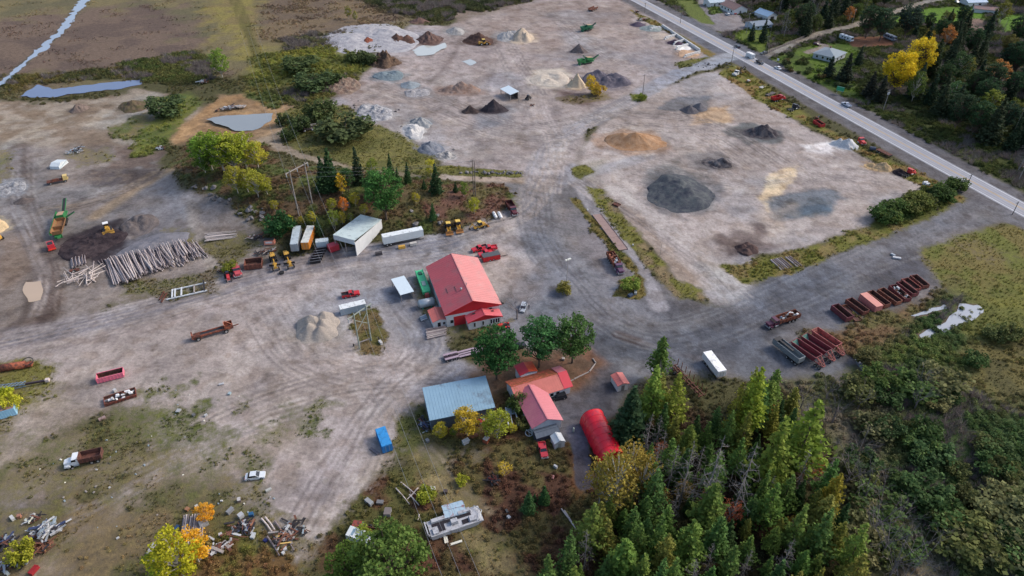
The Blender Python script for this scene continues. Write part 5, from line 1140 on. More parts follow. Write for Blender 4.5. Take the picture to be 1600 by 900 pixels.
panel(t, 'door', GLASS, '+x', -.3, 0, .9, 2.0, 5.6, 4.0); panel(t, 'window', GLASS, '+x', 1.2, 1, .7, .8, 5.6, 4, sub=WHITE)
# white topped carport
t = thing('carport', 'small carport with a pale flat metal roof beside the green machine', 'carport', (-34.5, 173.1, 0), R(-64))
part('roof', MB().b2(-4.7, 4.7, -2.2, 2.2, 2.9, 3.05), mat('pale_roof', (206, 220, 228), 0.35, 0, .05), t)
for x in (-4.4, 4.4):
    for y in (-2, 2): part('post', MB().b2(x - .08, x + .08, y - .08, y + .08, -.2, 2.9), WOODG, t)
part('wall', MB().b2(-4.5, 4.2, 1.9, 2.0, 0, 2.7), WOODG, t)
# blue grey shed
SROOF = mat('sky_tinted_roof', (136, 168, 188), 0.45, 0, 0.1, 0.3, rust=(112, 130, 144), rust_amt=0.25); SWALL = wall_mat((96, 108, 122), 'grey_metal_wall')  # roof's pale blue is reflected sky put into the colour
t = thing('storage_shed', 'long metal shed with a sky tinted pale blue roof sloping to the yellow bushes', 'shed', (-13.6, 122.6, 0), R(15.5)); SL, SW_ = 16.3, 9.8
zb, zf = 5.4, 4.0
part('wall', MB().hexa([(-SL / 2, -SW_ / 2, -.3), (SL / 2, -SW_ / 2, -.3), (SL / 2, SW_ / 2, -.3), (-SL / 2, SW_ / 2, -.3), (-SL / 2, -SW_ / 2, zf), (SL / 2, -SW_ / 2, zf), (SL / 2, SW_ / 2, zb), (-SL / 2, SW_ / 2, zb)]), SWALL, t)
q = [(-SL / 2 - .2, -SW_ / 2 - .3, zf), (SL / 2 + .2, -SW_ / 2 - .3, zf), (SL / 2 + .2, SW_ / 2 + .2, zb + .03), (-SL / 2 - .2, SW_ / 2 + .2, zb + .03)]
r_ = part('roof', MB().hexa(q + [(a, b, c + .12) for a, b, c in q]), SROOF, t); rb = MB()
for k in range(22): x = -SL / 2 - .1 + (SL + .2) * k / 21; rb.bar((x, -SW_ / 2 - .28, zf + .14), (x, SW_ / 2 + .18, zb + .17), .06, .05)
part('roof_rib', rb, SROOF, r_); wr = MB()
for k in range(40): x = -SL / 2 + .2 + (SL - .4) * k / 39; wr.b2(x - .05, x + .05, -SW_ / 2 - .05, -SW_ / 2, 0, zf - .06)
part('wall_rib', wr, SWALL, t); panel(t, 'door', paint((96, 104, 112), 'door_grey'), '-x', 1, 0, 3.4, 3.2, SL, SW_)
# pink house: main block, cross wing, bright red porch and rear ell
HW = wall_mat((196, 204, 212), 'house_siding')
t = gable('house', 'low house with needle strewn coral roof and a faded pink front wing', 'house', (6.0, 129.0), 22, 12.8, 7.6, 2.9, 4.6, HW, mat('coral_roof', (200, 112, 102), 0.6, 0, .1, .6, rust=(172, 98, 76), rust_amt=.2), LITTER, .4, .7)
wg = gable('house_wing', '', '', (0, 0), 0, 12.0, 7.6, 3.0, 4.7, HW, PINKR, mat('faded_red_roof', (208, 128, 136), 0.45, 0, 0.07, 0.4), .4, .6)  # wing's east slope painted paler, as the sun would light it
for ch in list(wg.children):
    ch.parent = t; d_ = Vector((6.62, 121.2, 0)) - t.location; rl = Matrix.Rotation(-R(22), 3, 'Z') @ d_
    ch.location = (rl.x, rl.y, 0); ch.rotation_euler = (0, 0, R(-70 - 22))
bpy.data.objects.remove(wg)
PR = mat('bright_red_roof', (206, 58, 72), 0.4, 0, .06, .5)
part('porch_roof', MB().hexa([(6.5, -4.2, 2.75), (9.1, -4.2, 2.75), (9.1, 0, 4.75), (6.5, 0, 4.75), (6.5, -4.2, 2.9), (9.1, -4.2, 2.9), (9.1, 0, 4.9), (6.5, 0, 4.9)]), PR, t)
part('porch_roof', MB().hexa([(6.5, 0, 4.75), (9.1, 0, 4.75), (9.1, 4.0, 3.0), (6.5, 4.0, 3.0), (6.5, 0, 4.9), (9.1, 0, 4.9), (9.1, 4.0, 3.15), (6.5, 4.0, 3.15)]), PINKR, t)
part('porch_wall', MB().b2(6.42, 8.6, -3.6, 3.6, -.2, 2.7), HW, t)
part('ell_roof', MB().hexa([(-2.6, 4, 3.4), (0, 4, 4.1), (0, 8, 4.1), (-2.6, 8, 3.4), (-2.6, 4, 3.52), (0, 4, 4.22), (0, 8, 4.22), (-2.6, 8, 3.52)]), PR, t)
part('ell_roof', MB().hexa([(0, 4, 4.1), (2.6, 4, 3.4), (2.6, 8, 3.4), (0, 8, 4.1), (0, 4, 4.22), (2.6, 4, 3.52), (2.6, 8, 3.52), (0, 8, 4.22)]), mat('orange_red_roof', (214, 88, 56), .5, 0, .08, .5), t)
part('ell_wall', MB().b2(-2.3, 2.3, 3.9, 7.7, -.2, 3.3), HW, t)
for a in (3.2, 4.9): panel(t, 'window', GLASS, '-y', a, 1, 1.0, 1.1, 12.8, 7.6, sub=WHITE)
# lean-to with dark roof at the wing, garden hut
ln = G(853, 682)
t = gable('lean_to', 'dark grey roofed shed against the pink house wing', 'shed', (ln[0], ln[1]), 21, 6.0, 2.6, 1.9, 2.5, wall_mat((62, 66, 80), 'dark_wall'), mat('dark_shingle', (84, 94, 108), .7, 0, .12, 1), None, .15, 1.0)
hu = G(871, 694)
t = gable('garden_hut', 'tiny white resin hut with a peaked roof near the red pickup', 'hut', (hu[0], hu[1]), -70, 2.6, 2.6, 2.0, 2.7, wall_mat((200, 204, 206), 'white_resin'), wall_mat((200, 204, 206), 'white_resin'), None, .15, .6)
panel(t, 'door', paint((150, 156, 158), 'hut_door'), '+x', 0, 0, .8, 1.7, 2.6, 2.6)
hb = P(969, 592, 2.5)
t = gable('pump_hut', 'small hut with a salmon metal roof half behind the wood edge', 'hut', (hb[0], hb[1]), -72, 4.0, 3.0, 2.3, 2.8, WHITE, mat('salmon_roof', (206, 116, 108), 0.5, 0, .06, .5), None, .25, .7)
panel(t, 'door', paint((120, 120, 120), 'hut_door'), '+x', 0, 0, .9, 1.9, 4.0, 3.0)
# red arched fabric shelter
ta = G(923, 697); tb_ = G(936, 727); fb_ = G(907, 664); ax = (tb_ - fb_).normalized(); pr_ = Vector((-ax.y, ax.x, 0)); cc = (tb_ + fb_) / 2 + pr_ * 3.2; TL = (tb_ - fb_).length + 1.0
t = thing('arched_shelter', 'bright red arched fabric shelter between the drive and the wood', 'shelter', (cc.x, cc.y, 0), math.atan2(ax.y, ax.x))
RT = mat('red_tarp', (224, 28, 48), 0.38, 0, 0.12, 0.6, rust=(190, 44, 62), rust_amt=.3, bump=.03, bscale=1.2); n = 14; NB = 7
for b in range(NB):      # fabric bays between the hoops
    x0, x1 = -TL / 2 + TL * b / NB, -TL / 2 + TL * (b + 1) / NB; mb = MB(); vs = []
    for x, k_ in ((x0, 1.0), ((x0 + x1) / 2, .985), (x1, 1.0)):
        for i in range(n + 1):
            a = math.pi * i / n; ca, sa = math.cos(a), math.sin(a)
            vs.append((x, -3.2 * np.sign(ca) * abs(ca) ** .8 * k_, 4.3 * abs(sa) ** .85 * k_))
    mb.add(vs, [(r * (n + 1) + i, (r + 1) * (n + 1) + i, (r + 1) * (n + 1) + i + 1, r * (n + 1) + i + 1) for r in range(2) for i in range(n)])
    part('tarp_bay', mb, RT, t, True)
for b in range(NB + 1):
    mb = MB(); pv = None
    for i in range(n + 1):
        a = math.pi * i / n; c_ = Vector((-TL / 2 + TL * b / NB, -3.23 * np.sign(math.cos(a)) * abs(math.cos(a)) ** .8, 4.33 * abs(math.sin(a)) ** .85))
        if pv is not None: mb.tube(pv, c_, .035, n=4, caps=False)
        pv = c_
    part('hoop', mb, mat('red_hoop', (204, 28, 46), .5), t)
for x in (-TL / 2 + .02, TL / 2 - .02):
    vs = [(x, -3.15 * np.sign(math.cos(math.pi * i / n)) * abs(math.cos(math.pi * i / n)) ** .8, 4.25 * abs(math.sin(math.pi * i / n)) ** .85) for i in range(n + 1)]
    part('end_wall', MB().add(vs, [tuple(range(n + 1))]), RT, t)
# open white shelter on the knoll's foot
WP = mat('white_metal_roof', (192, 206, 206), 0.45, 0, .08, .4, rust=(150, 164, 168), rust_amt=.25)
t = thing('open_shelter', 'tall white shelter with an open dark front below the big green pine', 'shelter', (-53.4, 202.5, float(hg(-53.4, 196))), R(66)); a, b = 8.2, 4.4
part('roof', MB().hexa([(-a, -b, 6.0), (a, -b, 5.2), (a, b, 5.2), (-a, b, 6.0), (-a, -b, 6.14), (a, -b, 5.34), (a, b, 5.34), (-a, b, 6.14)]), WP, t); rb = MB()
for k in range(12): y = -b + .1 + (2 * b - .2) * k / 11; rb.bar((-a, y, 6.17), (a, y, 5.37), .06, .05)
part('roof_rib', rb, WP, t)
part('wall', MB().b2(-a + .1, a - .1, -b + .05, -b + .2, -1.5, 5.15), wall_mat((206, 208, 210), 'white_sheet'), t); part('wall', MB().b2(a - .3, a - .1, -b + .2, b, -2, 5.1), wall_mat((206, 208, 210), 'white_sheet'), t)
part('front_panel', MB().b2(-a - .02, -a + .1, -b + .2, b - .1, 4.3, 5.95), wall_mat((196, 204, 208), 'white_sheet'), t)
for y in (-b + .3, 0, b - .2): part('post', MB().b2(-a + .2, -a + .5, y - .12, y + .12, -1.5, 4.3), WOODG, t)
part('wall', MB().b2(-3, a - .4, b - .2, b - .1, -1, 5), wall_mat((150, 150, 150), 'grey_sheet'), t)
# small white roofed shelter in the far yard
q = P(796, 141, 3.5)
t = thing('field_shelter', 'small white roofed shelter on posts in the far yard', 'shelter', (q[0], q[1], 0), R(-58)); part('roof', MB().hexa([(-5, -2.6, 3.1), (5, -2.6, 3.1), (5, 2.6, 3.9), (-5, 2.6, 3.9), (-5, -2.6, 3.25), (5, -2.6, 3.25), (5, 2.6, 4.05), (-5, 2.6, 4.05)]), mat('pale_roof', (206, 220, 228), 0.35, 0, .05), t)
for x in (-4.6, 0, 4.6):
    for y in (-2.3, 2.3): part('post', MB().b2(x - .12, x + .12, y - .12, y + .12, -.2, 3.2), WOODG, t)
part('wall', MB().b2(-4.7, 4.7, 2.2, 2.3, 0, 3.3), DARK, t)
# houses across the highway
q = P(1147, 10, 3); t = gable('roadhouse', 'white house with a brown roof and cars parked in front', 'house', (q[0], q[1]), -72, 17, 11, 3.2, 5.6, WHITE, mat('brown_shingle', (136, 108, 102), .8, 0, .1, .5), None, .5, 0)
for a_ in (-6, -2, 2, 6): panel(t, 'window', GLASS, '-y', a_, 1.1, 1.3, 1.2, 17, 11, sub=WHITE)
panel(t, 'door', paint((90, 90, 96), 'door_dark'), '+x', 0, 0, 1.2, 2.1, 17, 11)
q = P(1116, 1, 3); t = gable('cottage', 'pale blue roofed house at the top edge beside the brown roofed one', 'house', (q[0], q[1]), 18, 12, 9, 3, 5, WHITE, mat('pale_blue_shingle', (176, 192, 202), .7, 0, .1, .5), None, .4, 0)
panel(t, 'window', GLASS, '-y', 2, 1, 1.4, 1.2, 12, 9, sub=WHITE); panel(t, 'door', DARK, '-y', -2, 0, 1, 2.1, 12, 9)
BG_R = mat('blue_grey_shingle', (124, 136, 150), .8, 0, .1, .5); BG_R2 = mat('light_blue_metal', (150, 176, 200), .5, 0, .08, .5)
q = P(1186, 36, 2.8); t = gable('bungalow', 'grey roofed bungalow behind two spruces', 'house', (q[0], q[1]), 20, 14, 10, 2.8, 4.2, wall_mat((170, 182, 196), 'pale_blue_siding'), BG_R, None, .5, 0)
for a_ in (-4, 0, 4): panel(t, 'window', GLASS, '-y', a_, 1, 1.4, 1.1, 14, 10, sub=WHITE)
q = P(1197, 21, 3); t = gable('barn', 'light blue roofed outbuilding behind the grey bungalow', 'outbuilding', (q[0], q[1]), -65, 13, 8, 3, 5, WHITE, BG_R2, None, .4, 1.5); panel(t, 'garage_door', DARK, '+x', 0, 0, 3, 2.6, 13, 8)
q = P(1297, 82, 3)
t = thing('hip_roof_house', 'house with a blue grey hip roof beside the white motorhome', 'house', (q[0], q[1], 0), R(44)); a, b = 7.2, 6.4
part('wall', MB().b2(-a, a, -b, b, -.2, 3.0), wall_mat((176, 180, 188), 'grey_siding'), t); A_, B_ = a + .6, b + .6
part('roof', MB().add([(-A_, -B_, 2.95), (A_, -B_, 2.95), (A_, B_, 2.95), (-A_, B_, 2.95), (-1.5, 0, 5.4), (1.5, 0, 5.4)], [(0, 1, 5, 4), (1, 2, 5), (2, 3, 4, 5), (3, 0, 4), (3, 2, 1, 0)]), mat('blue_grey_shingle', (132, 144, 154), .8, 0, .1, .5), t)
for a_ in (-4, -2.4, .5, 4): panel(t, 'window', GLASS, '-x', a_, .9, 1.2, 1.3, 2 * a, 2 * b, sub=WHITE)
for a_ in (-3, 2): panel(t, 'window', GLASS, '-y', a_, .9, 1.4, 1.3, 2 * a, 2 * b, sub=WHITE)
part('chimney', MB().b2(1.8, 2.5, .8, 1.5, 3, 6), mat('chimney_brick', (140, 100, 88), .9), t)
q = P(1522, 1, 3); t = gable('blue_house', 'light blue roofed house at the top edge above the lawn', 'house', (q[0], q[1]), 8, 15, 9, 3, 4.8, WHITE, BG_R2, None, .4, 1.5); panel(t, 'window', GLASS, '-y', 2, 1, 2, 1.2, 15, 9, sub=WHITE); panel(t, 'door', DARK, '-y', -3, 0, 1, 2.1, 15, 9)
q = P(1541, 13, 2.6); t = gable('long_garage', 'low garage with a mottled brown roof at the end of the lawn', 'garage', (q[0], q[1]), -22, 15, 7, 2.6, 3.8, WHITE, mat('mottled_shingle', (126, 106, 106), .8, 0, .15, .5, rust=(150, 110, 100), rust_amt=.4), None, .4, 0); panel(t, 'garage_door', WHITE, '+x', 0, 0, 3, 2.3, 15, 7)
q = P(495 + 0, 0, 0)
# hedge-like wooden fences by the side road
FW = mat('fence_board', (112, 104, 100), .9, 0, .2, 2)
def fence(p, q, label, h=1.4):
    a, b = G(*p), G(*q); n = max(2, int((b - a).length / 2.4)); d = (b - a) / n; t = thing('board_fence', label, 'fence', a, math.atan2(d.y, d.x)); Ls = d.length
    pm = MB().b2(-.08, .08, -.08, .08, -.2, h + .1).mesh('post', FW); bm_ = MB().b2(0.08, Ls - .08, -.03, .03, -.12, .12).mesh('board', FW)
    for k in range(n + 1): link('post', pm, t, (k * Ls, 0, 0))
    for k in range(n):
        for z in (.3, .65, 1.0, 1.35): link('board', bm_, t, (k * Ls, 0, z))
fence((1199, 84), (1205, 46), 'dark board fence running up from the side road'); fence((1202, 82), (1268, 54), 'weathered board fence along the side road')
rl = thing('log_rail', 'low log rail edging the needle covered lawn by the drive', 'rail', (0, 0, 0))
for p, q in (((878, 602), (896, 594)), ((897, 593), (920, 582)), ((921, 581), (930, 569)), ((931, 568), (926, 561))):
    part('log', MB().tube(G(*p, dz=.2), G(*q, dz=.2), .22, .18, 6), WOODG, rl)
# ------------------------------------------------------------------ vehicles and machines (built along +x, front at +x)
_WM = {}
def wheel(par, x, y, r, w, rim=True, name='wheel'):
    k = (round(r, 2), round(w, 2))
    if k not in _WM:
        _WM[k] = (MB().tube((0, -w / 2, 0), (0, w / 2, 0), r, r, 14).mesh('wheel', RUBBER), MB().tube((0, -w / 2 - .02, 0), (0, w / 2 + .02, 0), r * .55, r * .55, 10).mesh('rim', RIM))
    o = link(name, _WM[k][0], par, (x, y, r))
    if rim: link('rim', _WM[k][1], o)
    return o
def wheels(par, xs, half, r=.5, w=.3, rim=True):
    for x in xs:
        for s in (-1, 1): wheel(par, x, s * half, r, w, rim)
def car(rgb, label, rear, front, cat='car', name='car', L=4.5, W=1.8, H=1.48, wagon=False):
    t = thing(name, label, cat); m = paint(rgb, 'car_paint', rough=.28); a = L / 2
    hd = .62 * H
    part('body', MB().prism([(-a, .35), (-a + .1, .25), (a - .1, .25), (a, .4), (a - .05, .72), (a * .42, hd), (-a * (.98 if wagon else .72), hd + .03), (-a + .02, .8)], -W / 2, W / 2), m, t)
    part('cabin_glass', MB().hexa([(-a * (.94 if wagon else .74), -W * .47, hd), (a * .45, -W * .47, hd), (a * .45, W * .47, hd), (-a * (.94 if wagon else .74), W * .47, hd),
          (-a * (.86 if wagon else .45), -W * .38, H - .05), (a * .12, -W * .38, H - .05), (a * .12, W * .38, H - .05), (-a * (.86 if wagon else .45), W * .38, H - .05)]), GLASS, t)
    part('roof', MB().b2(-a * (.88 if wagon else .47), a * .15, -W * .4, W * .4, H - .06, H), m, t)
    part('pillar', MB().bar((a * .13, -W * .4, H - .05), (a * .45, -W * .475, hd), .08, .08).bar((a * .13, W * .4, H - .05), (a * .45, W * .475, hd), .08, .08), m, t)
    for s in (-1, 1):
        part('headlight', MB().box((a - .06, s * W * .36, .66), (.1, .36, .16)), LAMP, t); part('tail_light', MB().box((-a + .02, s * W * .38, .75), (.1, .28, .18)), paint((150, 24, 24), 'lamp_red'), t)
    wheels(t, (-a + .85, a - .85), W / 2 - .1, .34, .22); return place(t, rear, front)
def pickup(rgb, label, rear, front, L=5.7, bedcover=None, name='pickup_truck', W=1.95):
    t = thing(name, label, 'pickup'); m = paint(rgb, 'truck_paint', rough=.3); a = L / 2
    part('body', MB().b2(-a, a - .1, -W / 2, W / 2, .45, .95).prism([(a * .32, .95), (a - .1, .95), (a - .12, 1.08), (a * .36, 1.2)], -W / 2 + .04, W / 2 - .04), m, t)
    part('bed', MB().openbox(-a, -a * .22, -W / 2, W / 2, .9, 1.32, .1), bedcover or m, t)
    if bedcover: part('bed_side', MB().b2(-a - .01, -a * .22, -W / 2 - .01, -W / 2 + .05, .9, 1.34).b2(-a - .01, -a * .22, W / 2 - .05, W / 2 + .01, .9, 1.34), m, t)
    part('cab_glass', MB().hexa([(-a * .22, -W * .47, 1.1), (a * .4, -W * .47, 1.1), (a * .4, W * .47, 1.1), (-a * .22, W * .47, 1.1), (-a * .2, -W * .39, 1.78), (a * .12, -W * .39, 1.78), (a * .12, W * .39, 1.78), (-a * .2, W * .39, 1.78)]), GLASS, t)
    part('cab_roof', MB().b2(-a * .22, a * .15, -W * .41, W * .41, 1.76, 1.84), m, t)
    part('pillar', MB().bar((a * .13, -W * .4, 1.78), (a * .4, -W * .475, 1.1), .09, .09).bar((a * .13, W * .4, 1.78), (a * .4, W * .475, 1.1), .09, .09).b2(-a * .22, -a * .18, -W * .44, W * .44, 1.0, 1.7), m, t)
    part('bumper', MB().b2(a - .1, a + .05, -W / 2, W / 2, .45, .68).b2(-a - .08, -a, -W / 2, W / 2, .5, .65), STEEL, t)
    for s in (-1, 1): part('headlight', MB().box((a - .1, s * W * .38, .86), (.08, .34, .18)), LAMP, t)
    wheels(t, (-a + 1.15, a - 1.05), W / 2 - .1, .4, .26); return place(t, rear, front)
def cab(t, x1, m, W=2.3, hood=1.7, base=.9, sleeper=0):
    """bonneted truck cab whose nose is at x1"""
    part('hood', MB().hexa([(x1 - hood, -W * .40, base), (x1, -W * .34, base - .1), (x1, W * .34, base - .1), (x1 - hood, W * .40, base), (x1 - hood, -W * .37, base + .95), (x1, -W * .3, base + .72), (x1, W * .3, base + .72), (x1 - hood, W * .37, base + .95)]), m, t)
    c0 = x1 - hood - 1.5 - sleeper
    part('cab', MB().b2(c0, x1 - hood, -W / 2, W / 2, base, base + 1.0).b2(c0, c0 + .35 + sleeper, -W / 2, W / 2, base + 1.0, base + 1.75), m, t)
    part('cab_glass', MB().hexa([(c0 + .35 + sleeper, -W * .48, base + 1.0), (x1 - hood - .03, -W * .48, base + 1.0), (x1 - hood - .03, W * .48, base + 1.0), (c0 + .35 + sleeper, W * .48, base + 1.0), (c0 + .35 + sleeper, -W * .46, base + 1.72), (x1 - hood - .35, -W * .46, base + 1.72), (x1 - hood - .35, W * .46, base + 1.72), (c0 + .35 + sleeper, W * .46, base + 1.72)]), GLASS, t)
    part('cab_roof', MB().b2(c0 - .02, x1 - hood - .3, -W * .5, W * .5, base + 1.7, base + 1.82), m, t)
    for s in (-1, 1):
        part('fender', MB().prism([(x1 - 1.35, .75), (x1 - .1, .75), (x1 - .1, 1.0), (x1 - .35, 1.22), (x1 - 1.1, 1.22)], s * W / 2 - .26, s * W / 2 + .26), m, t)
        part('headlight', MB().box((x1 - .08, s * W * .44, .98), (.1, .3, .22)), LAMP, t)
    part('bumper', MB().b2(x1 - .05, x1 + .15, -W / 2, W / 2, .45, .75), STEEL, t)
    for s in (-1, 1): part('fuel_tank', MB().tube((c0 + .1, s * W * .44, .72), (c0 + 1.2, s * W * .44, .72), .3), STEEL, t)
    part('exhaust', MB().tube((c0 - .1, W * .46, .9), (c0 - .1, W * .46, base + 2.2), .08), STEEL, t)
    return c0
def chassis(t, x0, x1, xs, z=.8, r=.5, m=None):
    part('chassis', MB().b2(x0, x1, -.5, -.32, z - .14, z + .14).b2(x0, x1, .32, .5, z - .14, z + .14).b2(x0, x0 + .2, -.32, .32, z - .1, z + .1).b2((x0 + x1) / 2, (x0 + x1) / 2 + .2, -.32, .32, z - .1, z + .1), m or DARK, t)
    wheels(t, xs, 1.02, r, .46)
def dump_truck(cabrgb, boxm, label, rear, front, L=9.2, load=None, axles=2, inside=None, name='dump_truck', tilt=False):
    t = thing(name, label, 'dump truck'); a = L / 2; c0 = cab(t, a, paint(cabrgb, 'truck_paint', rough=.35)); chassis(t, -a + .2, a - .3, [-a + 1.1 + 1.35 * k for k in range(axles)] + [a - .8])
    bx = part('dump_box', MB().openbox(-a, c0 - .2, -1.25, 1.25, 1.1, 2.5, .12, .08), boxm, t); rb = MB()
    for k in range(7):
        x = -a + .1 + (c0 - .3 + a) * k / 6
        for s in (-1, 1): rb.b2(x - .06, x + .06, min(s * 1.27, s * 1.38), max(s * 1.27, s * 1.38), 1.15, 2.45)
    part('box_rib', rb, boxm, bx); part('headboard', MB().b2(c0 - .2, c0 + .5, -1.2, 1.2, 2.55, 2.65), boxm, bx)
    if load is not None:
        g = random.Random(int(L * 100)); 
        for k in range(16):
            mm = g.choice(load); part('scrap', MB().box((g.uniform(-a + .7, c0 - .9), g.uniform(-.8, .8), g.uniform(1.9, 2.6)), (g.uniform(.5, 1.4), g.uniform(.3, .9), g.uniform(.2, .5)), g.uniform(.6, 1), g.uniform(.6, 1), g.uniform(-.2, .2)), mm, bx)
    return place(t, rear, front)
def rolloff(L, H, rgb, label, a, b, cat='bin', name='rolloff_bin', lid=None, load=None, group=None, W=2.4, rust=(92, 56, 46), low=False, ra=.45):
    t = thing(name, label, cat, group=group); m = mat('bin_paint', rgb, .7, 0, .2, 1.5, rust=rust, rust_amt=ra); h = L / 2
    im = mat('bin_inside', (104, 70, 58), .9, 0, .3, 1.5, rust=(66, 44, 40), rust_amt=.5)
    part('floor', MB().b2(-h, h, -W / 2, W / 2, .2, .32), im, t)
    for s in (-1, 1): part('side_wall', MB().b2(-h, h, s * W / 2 - .05, s * W / 2 + .05, .2, H), m, t); part('liner', MB().b2(-h + .1, h - .1, s * (W / 2 - .08) - .02, s * (W / 2 - .08) + .02, .32, H - .05), im, t)
    part('end_wall', MB().b2(-h, -h + .1, -W / 2 + .05, W / 2 - .05, .32, H if not low else H * 2.2), m, t); part('tail_gate', MB().b2(h - .1, h, -W / 2 + .05, W / 2 - .05, .32, H), m, t)
    rb = MB(); n = max(4, int(L / .8))
    for k in range(n + 1):
        x = -h + .08 + (L - .16) * k / n
        for s in (-1, 1): rb.b2(x - .06, x + .06, min(s * (W / 2 + .05), s * (W / 2 + .15)), max(s * (W / 2 + .05), s * (W / 2 + .15)), .25, H - .1)
    for s in (-1, 1): rb.b2(-h, h, s * W / 2 - .09, s * W / 2 + .09, H, H + .1)
    part('side_rib', rb, m, t); part('skid', MB().b2(-h, h, -.6, -.45, 0, .2).b2(-h, h, .45, .6, 0, .2), DARK, t)
    if lid: part('lid', MB().b2(-h - .05, h + .05, -W / 2 - .1, W / 2 + .1, H + .1, H + .22), lid, t)
    if load:
        g = random.Random(int(L * 77 + a[0]))
        for k in range(18): part('scrap', MB().box((g.uniform(-h + .5, h - .5), g.uniform(-.8, .8), g.uniform(H * .5, H + .25)), (g.uniform(.3, 1.5), g.uniform(.2, .9), g.uniform(.15, .5)), g.uniform(.5, 1), g.uniform(.5, 1), g.uniform(-.3, .3)), g.choice(load), t)
    return place(t, a, b)
def container(L, W, H, rgb, roofrgb, label, a, b, name='shipping_container', cat='container', doors=True, dz=0.0, legs=False):
    t = thing(name, label, cat); m = mat('container_paint', rgb, .55, 0, .1, .8); rm = mat('container_roof', roofrgb, .5, 0, .12, .8, rust=[int(x * .8) for x in roofrgb], rust_amt=.3); h = L / 2; z0 = .15 + (.9 if legs else 0)
    part('body', MB().b2(-h, h, -W / 2, W / 2, z0, H - .06), m, t); part('roof', MB().b2(-h - .02, h + .02, -W / 2 - .02, W / 2 + .02, H - .06, H), rm, t); rb = MB(); n = int(L / .55)
    for k in range(n + 1):
        x = -h + .1 + (L - .2) * k / n
        for s in (-1, 1): rb.b2(x - .1, x + .1, min(s * W / 2, s * (W / 2 + .05)), max(s * W / 2, s * (W / 2 + .05)), z0 + .1, H - .15)
    part('side_rib', rb, m, t)
    if doors:
        for s in (-1, 1): d = part('door', MB().b2(h, h + .06, min(s * .05, s * (W / 2 - .1)), max(s * .05, s * (W / 2 - .1)), z0 + .1, H - .2), m, t); part('lock_bar', MB().tube((h + .1, s * .45, z0 + .2), (h + .1, s * .45, H - .3), .04, n=6), STEEL, d)
    part('skid', MB().b2(-h, h, -W / 2 + .1, -W / 2 + .3, 0, .15).b2(-h, h, W / 2 - .3, W / 2 - .1, 0, .15), DARK, t)
    if legs: wheels(t, (-h + 1.2, -h + 2.5), W / 2 - .25, .5, .4); part('landing_leg', MB().b2(h - 2.6, h - 2.4, -.9, -.7, 0, z0).b2(h - 2.6, h - 2.4, .7, .9, 0, z0), DARK, t)
    return place(t, a, b, dz)
def loader(label, rear, front, name='wheel_loader', rgb=None, s=1.0, hoe=False, cabroof=(226, 190, 90)):
    t = thing(name, label, 'backhoe' if hoe else 'loader'); m = YEL if rgb is None else paint(rgb, 'machine_paint')
    part('engine_cover', MB().box((-1.9 if not hoe else 1.0, 0, 1.55), (2.2, 1.5, 1.0), .9, .85), m, t); part('frame', MB().b2(-3, 2.0, -.6, .6, .7, 1.05), m, t)
    part('cab_glass', MB().box((-.2, 0, 2.25), (1.5, 1.5, 1.4), .88, .88), GLASS, t); part('cab_roof', MB().b2(-1.0, .6, -.82, .82, 2.95, 3.1), paint(cabroof, 'cab_roof'), t)
    for y in (-.55, .55): part('lift_arm', MB().bar((.5, y, 1.7), (2.7, y, .75), .18, .35), m, t)
    part('bucket', MB().prism([(2.6, .1), (3.7, .1), (3.7, .18), (2.9, .3), (2.75, 1.1), (2.6, 1.1)], -1.35, 1.35), mat('worn_bucket', (150, 104, 58), .8, 0, .3, 2), t)
    wheels(t, (-1.7, 1.35), .95, .75 if not hoe else .55, .5)
    if hoe:
        part('boom', MB().bar((-2.6, 0, 1.2), (-3.6, 0, 3.0), .25, .3), m, t); part('dipper', MB().bar((-3.6, 0, 3.0), (-4.9, 0, 1.6), .2, .25), m, t); part('hoe_bucket', MB().box((-4.9, 0, 1.1), (.6, .7, .7), .7, 1), DARK, t)
    t.scale = (s, s, s); return place(t, rear, front)
def dozer(label, rear, front, dz=0.0):
    t = thing('bulldozer', label, 'bulldozer')
    for s in (-1, 1): part('track', MB().prism([(-1.9, .15), (-1.5, 0), (1.5, 0), (1.9, .15), (1.9, .75), (1.5, .95), (-1.5, .95), (-1.9, .75)], s * 1.15 - .3, s * 1.15 + .3), DARK, t)
    part('hood', MB().box((.9, 0, 1.45), (2.0, 1.3, 1.1), .95, .85), YEL, t); part('frame', MB().b2(-1.7, 1.6, -.8, .8, .5, .95), YEL, t); part('cab_glass', MB().box((-.9, 0, 2.0), (1.3, 1.5, 1.5), .9, .9), GLASS, t)
    part('cab_roof', MB().b2(-1.7, -.1, -.9, .9, 2.75, 2.9), paint((232, 232, 232), 'cab_roof'), t)
    for s in (-1, 1): part('push_arm', MB().bar((0, s * 1.55, .5), (2.4, s * 1.5, .5), .18, .25), YEL, t)
    part('blade', MB().prism([(2.4, .05), (2.7, .05), (2.55, .6), (2.7, 1.25), (2.45, 1.25), (2.35, .6)], -1.9, 1.9), mat('worn_bucket', (196, 150, 70), .7, 0, .3, 2), t)
    return place(t, rear, front, dz)
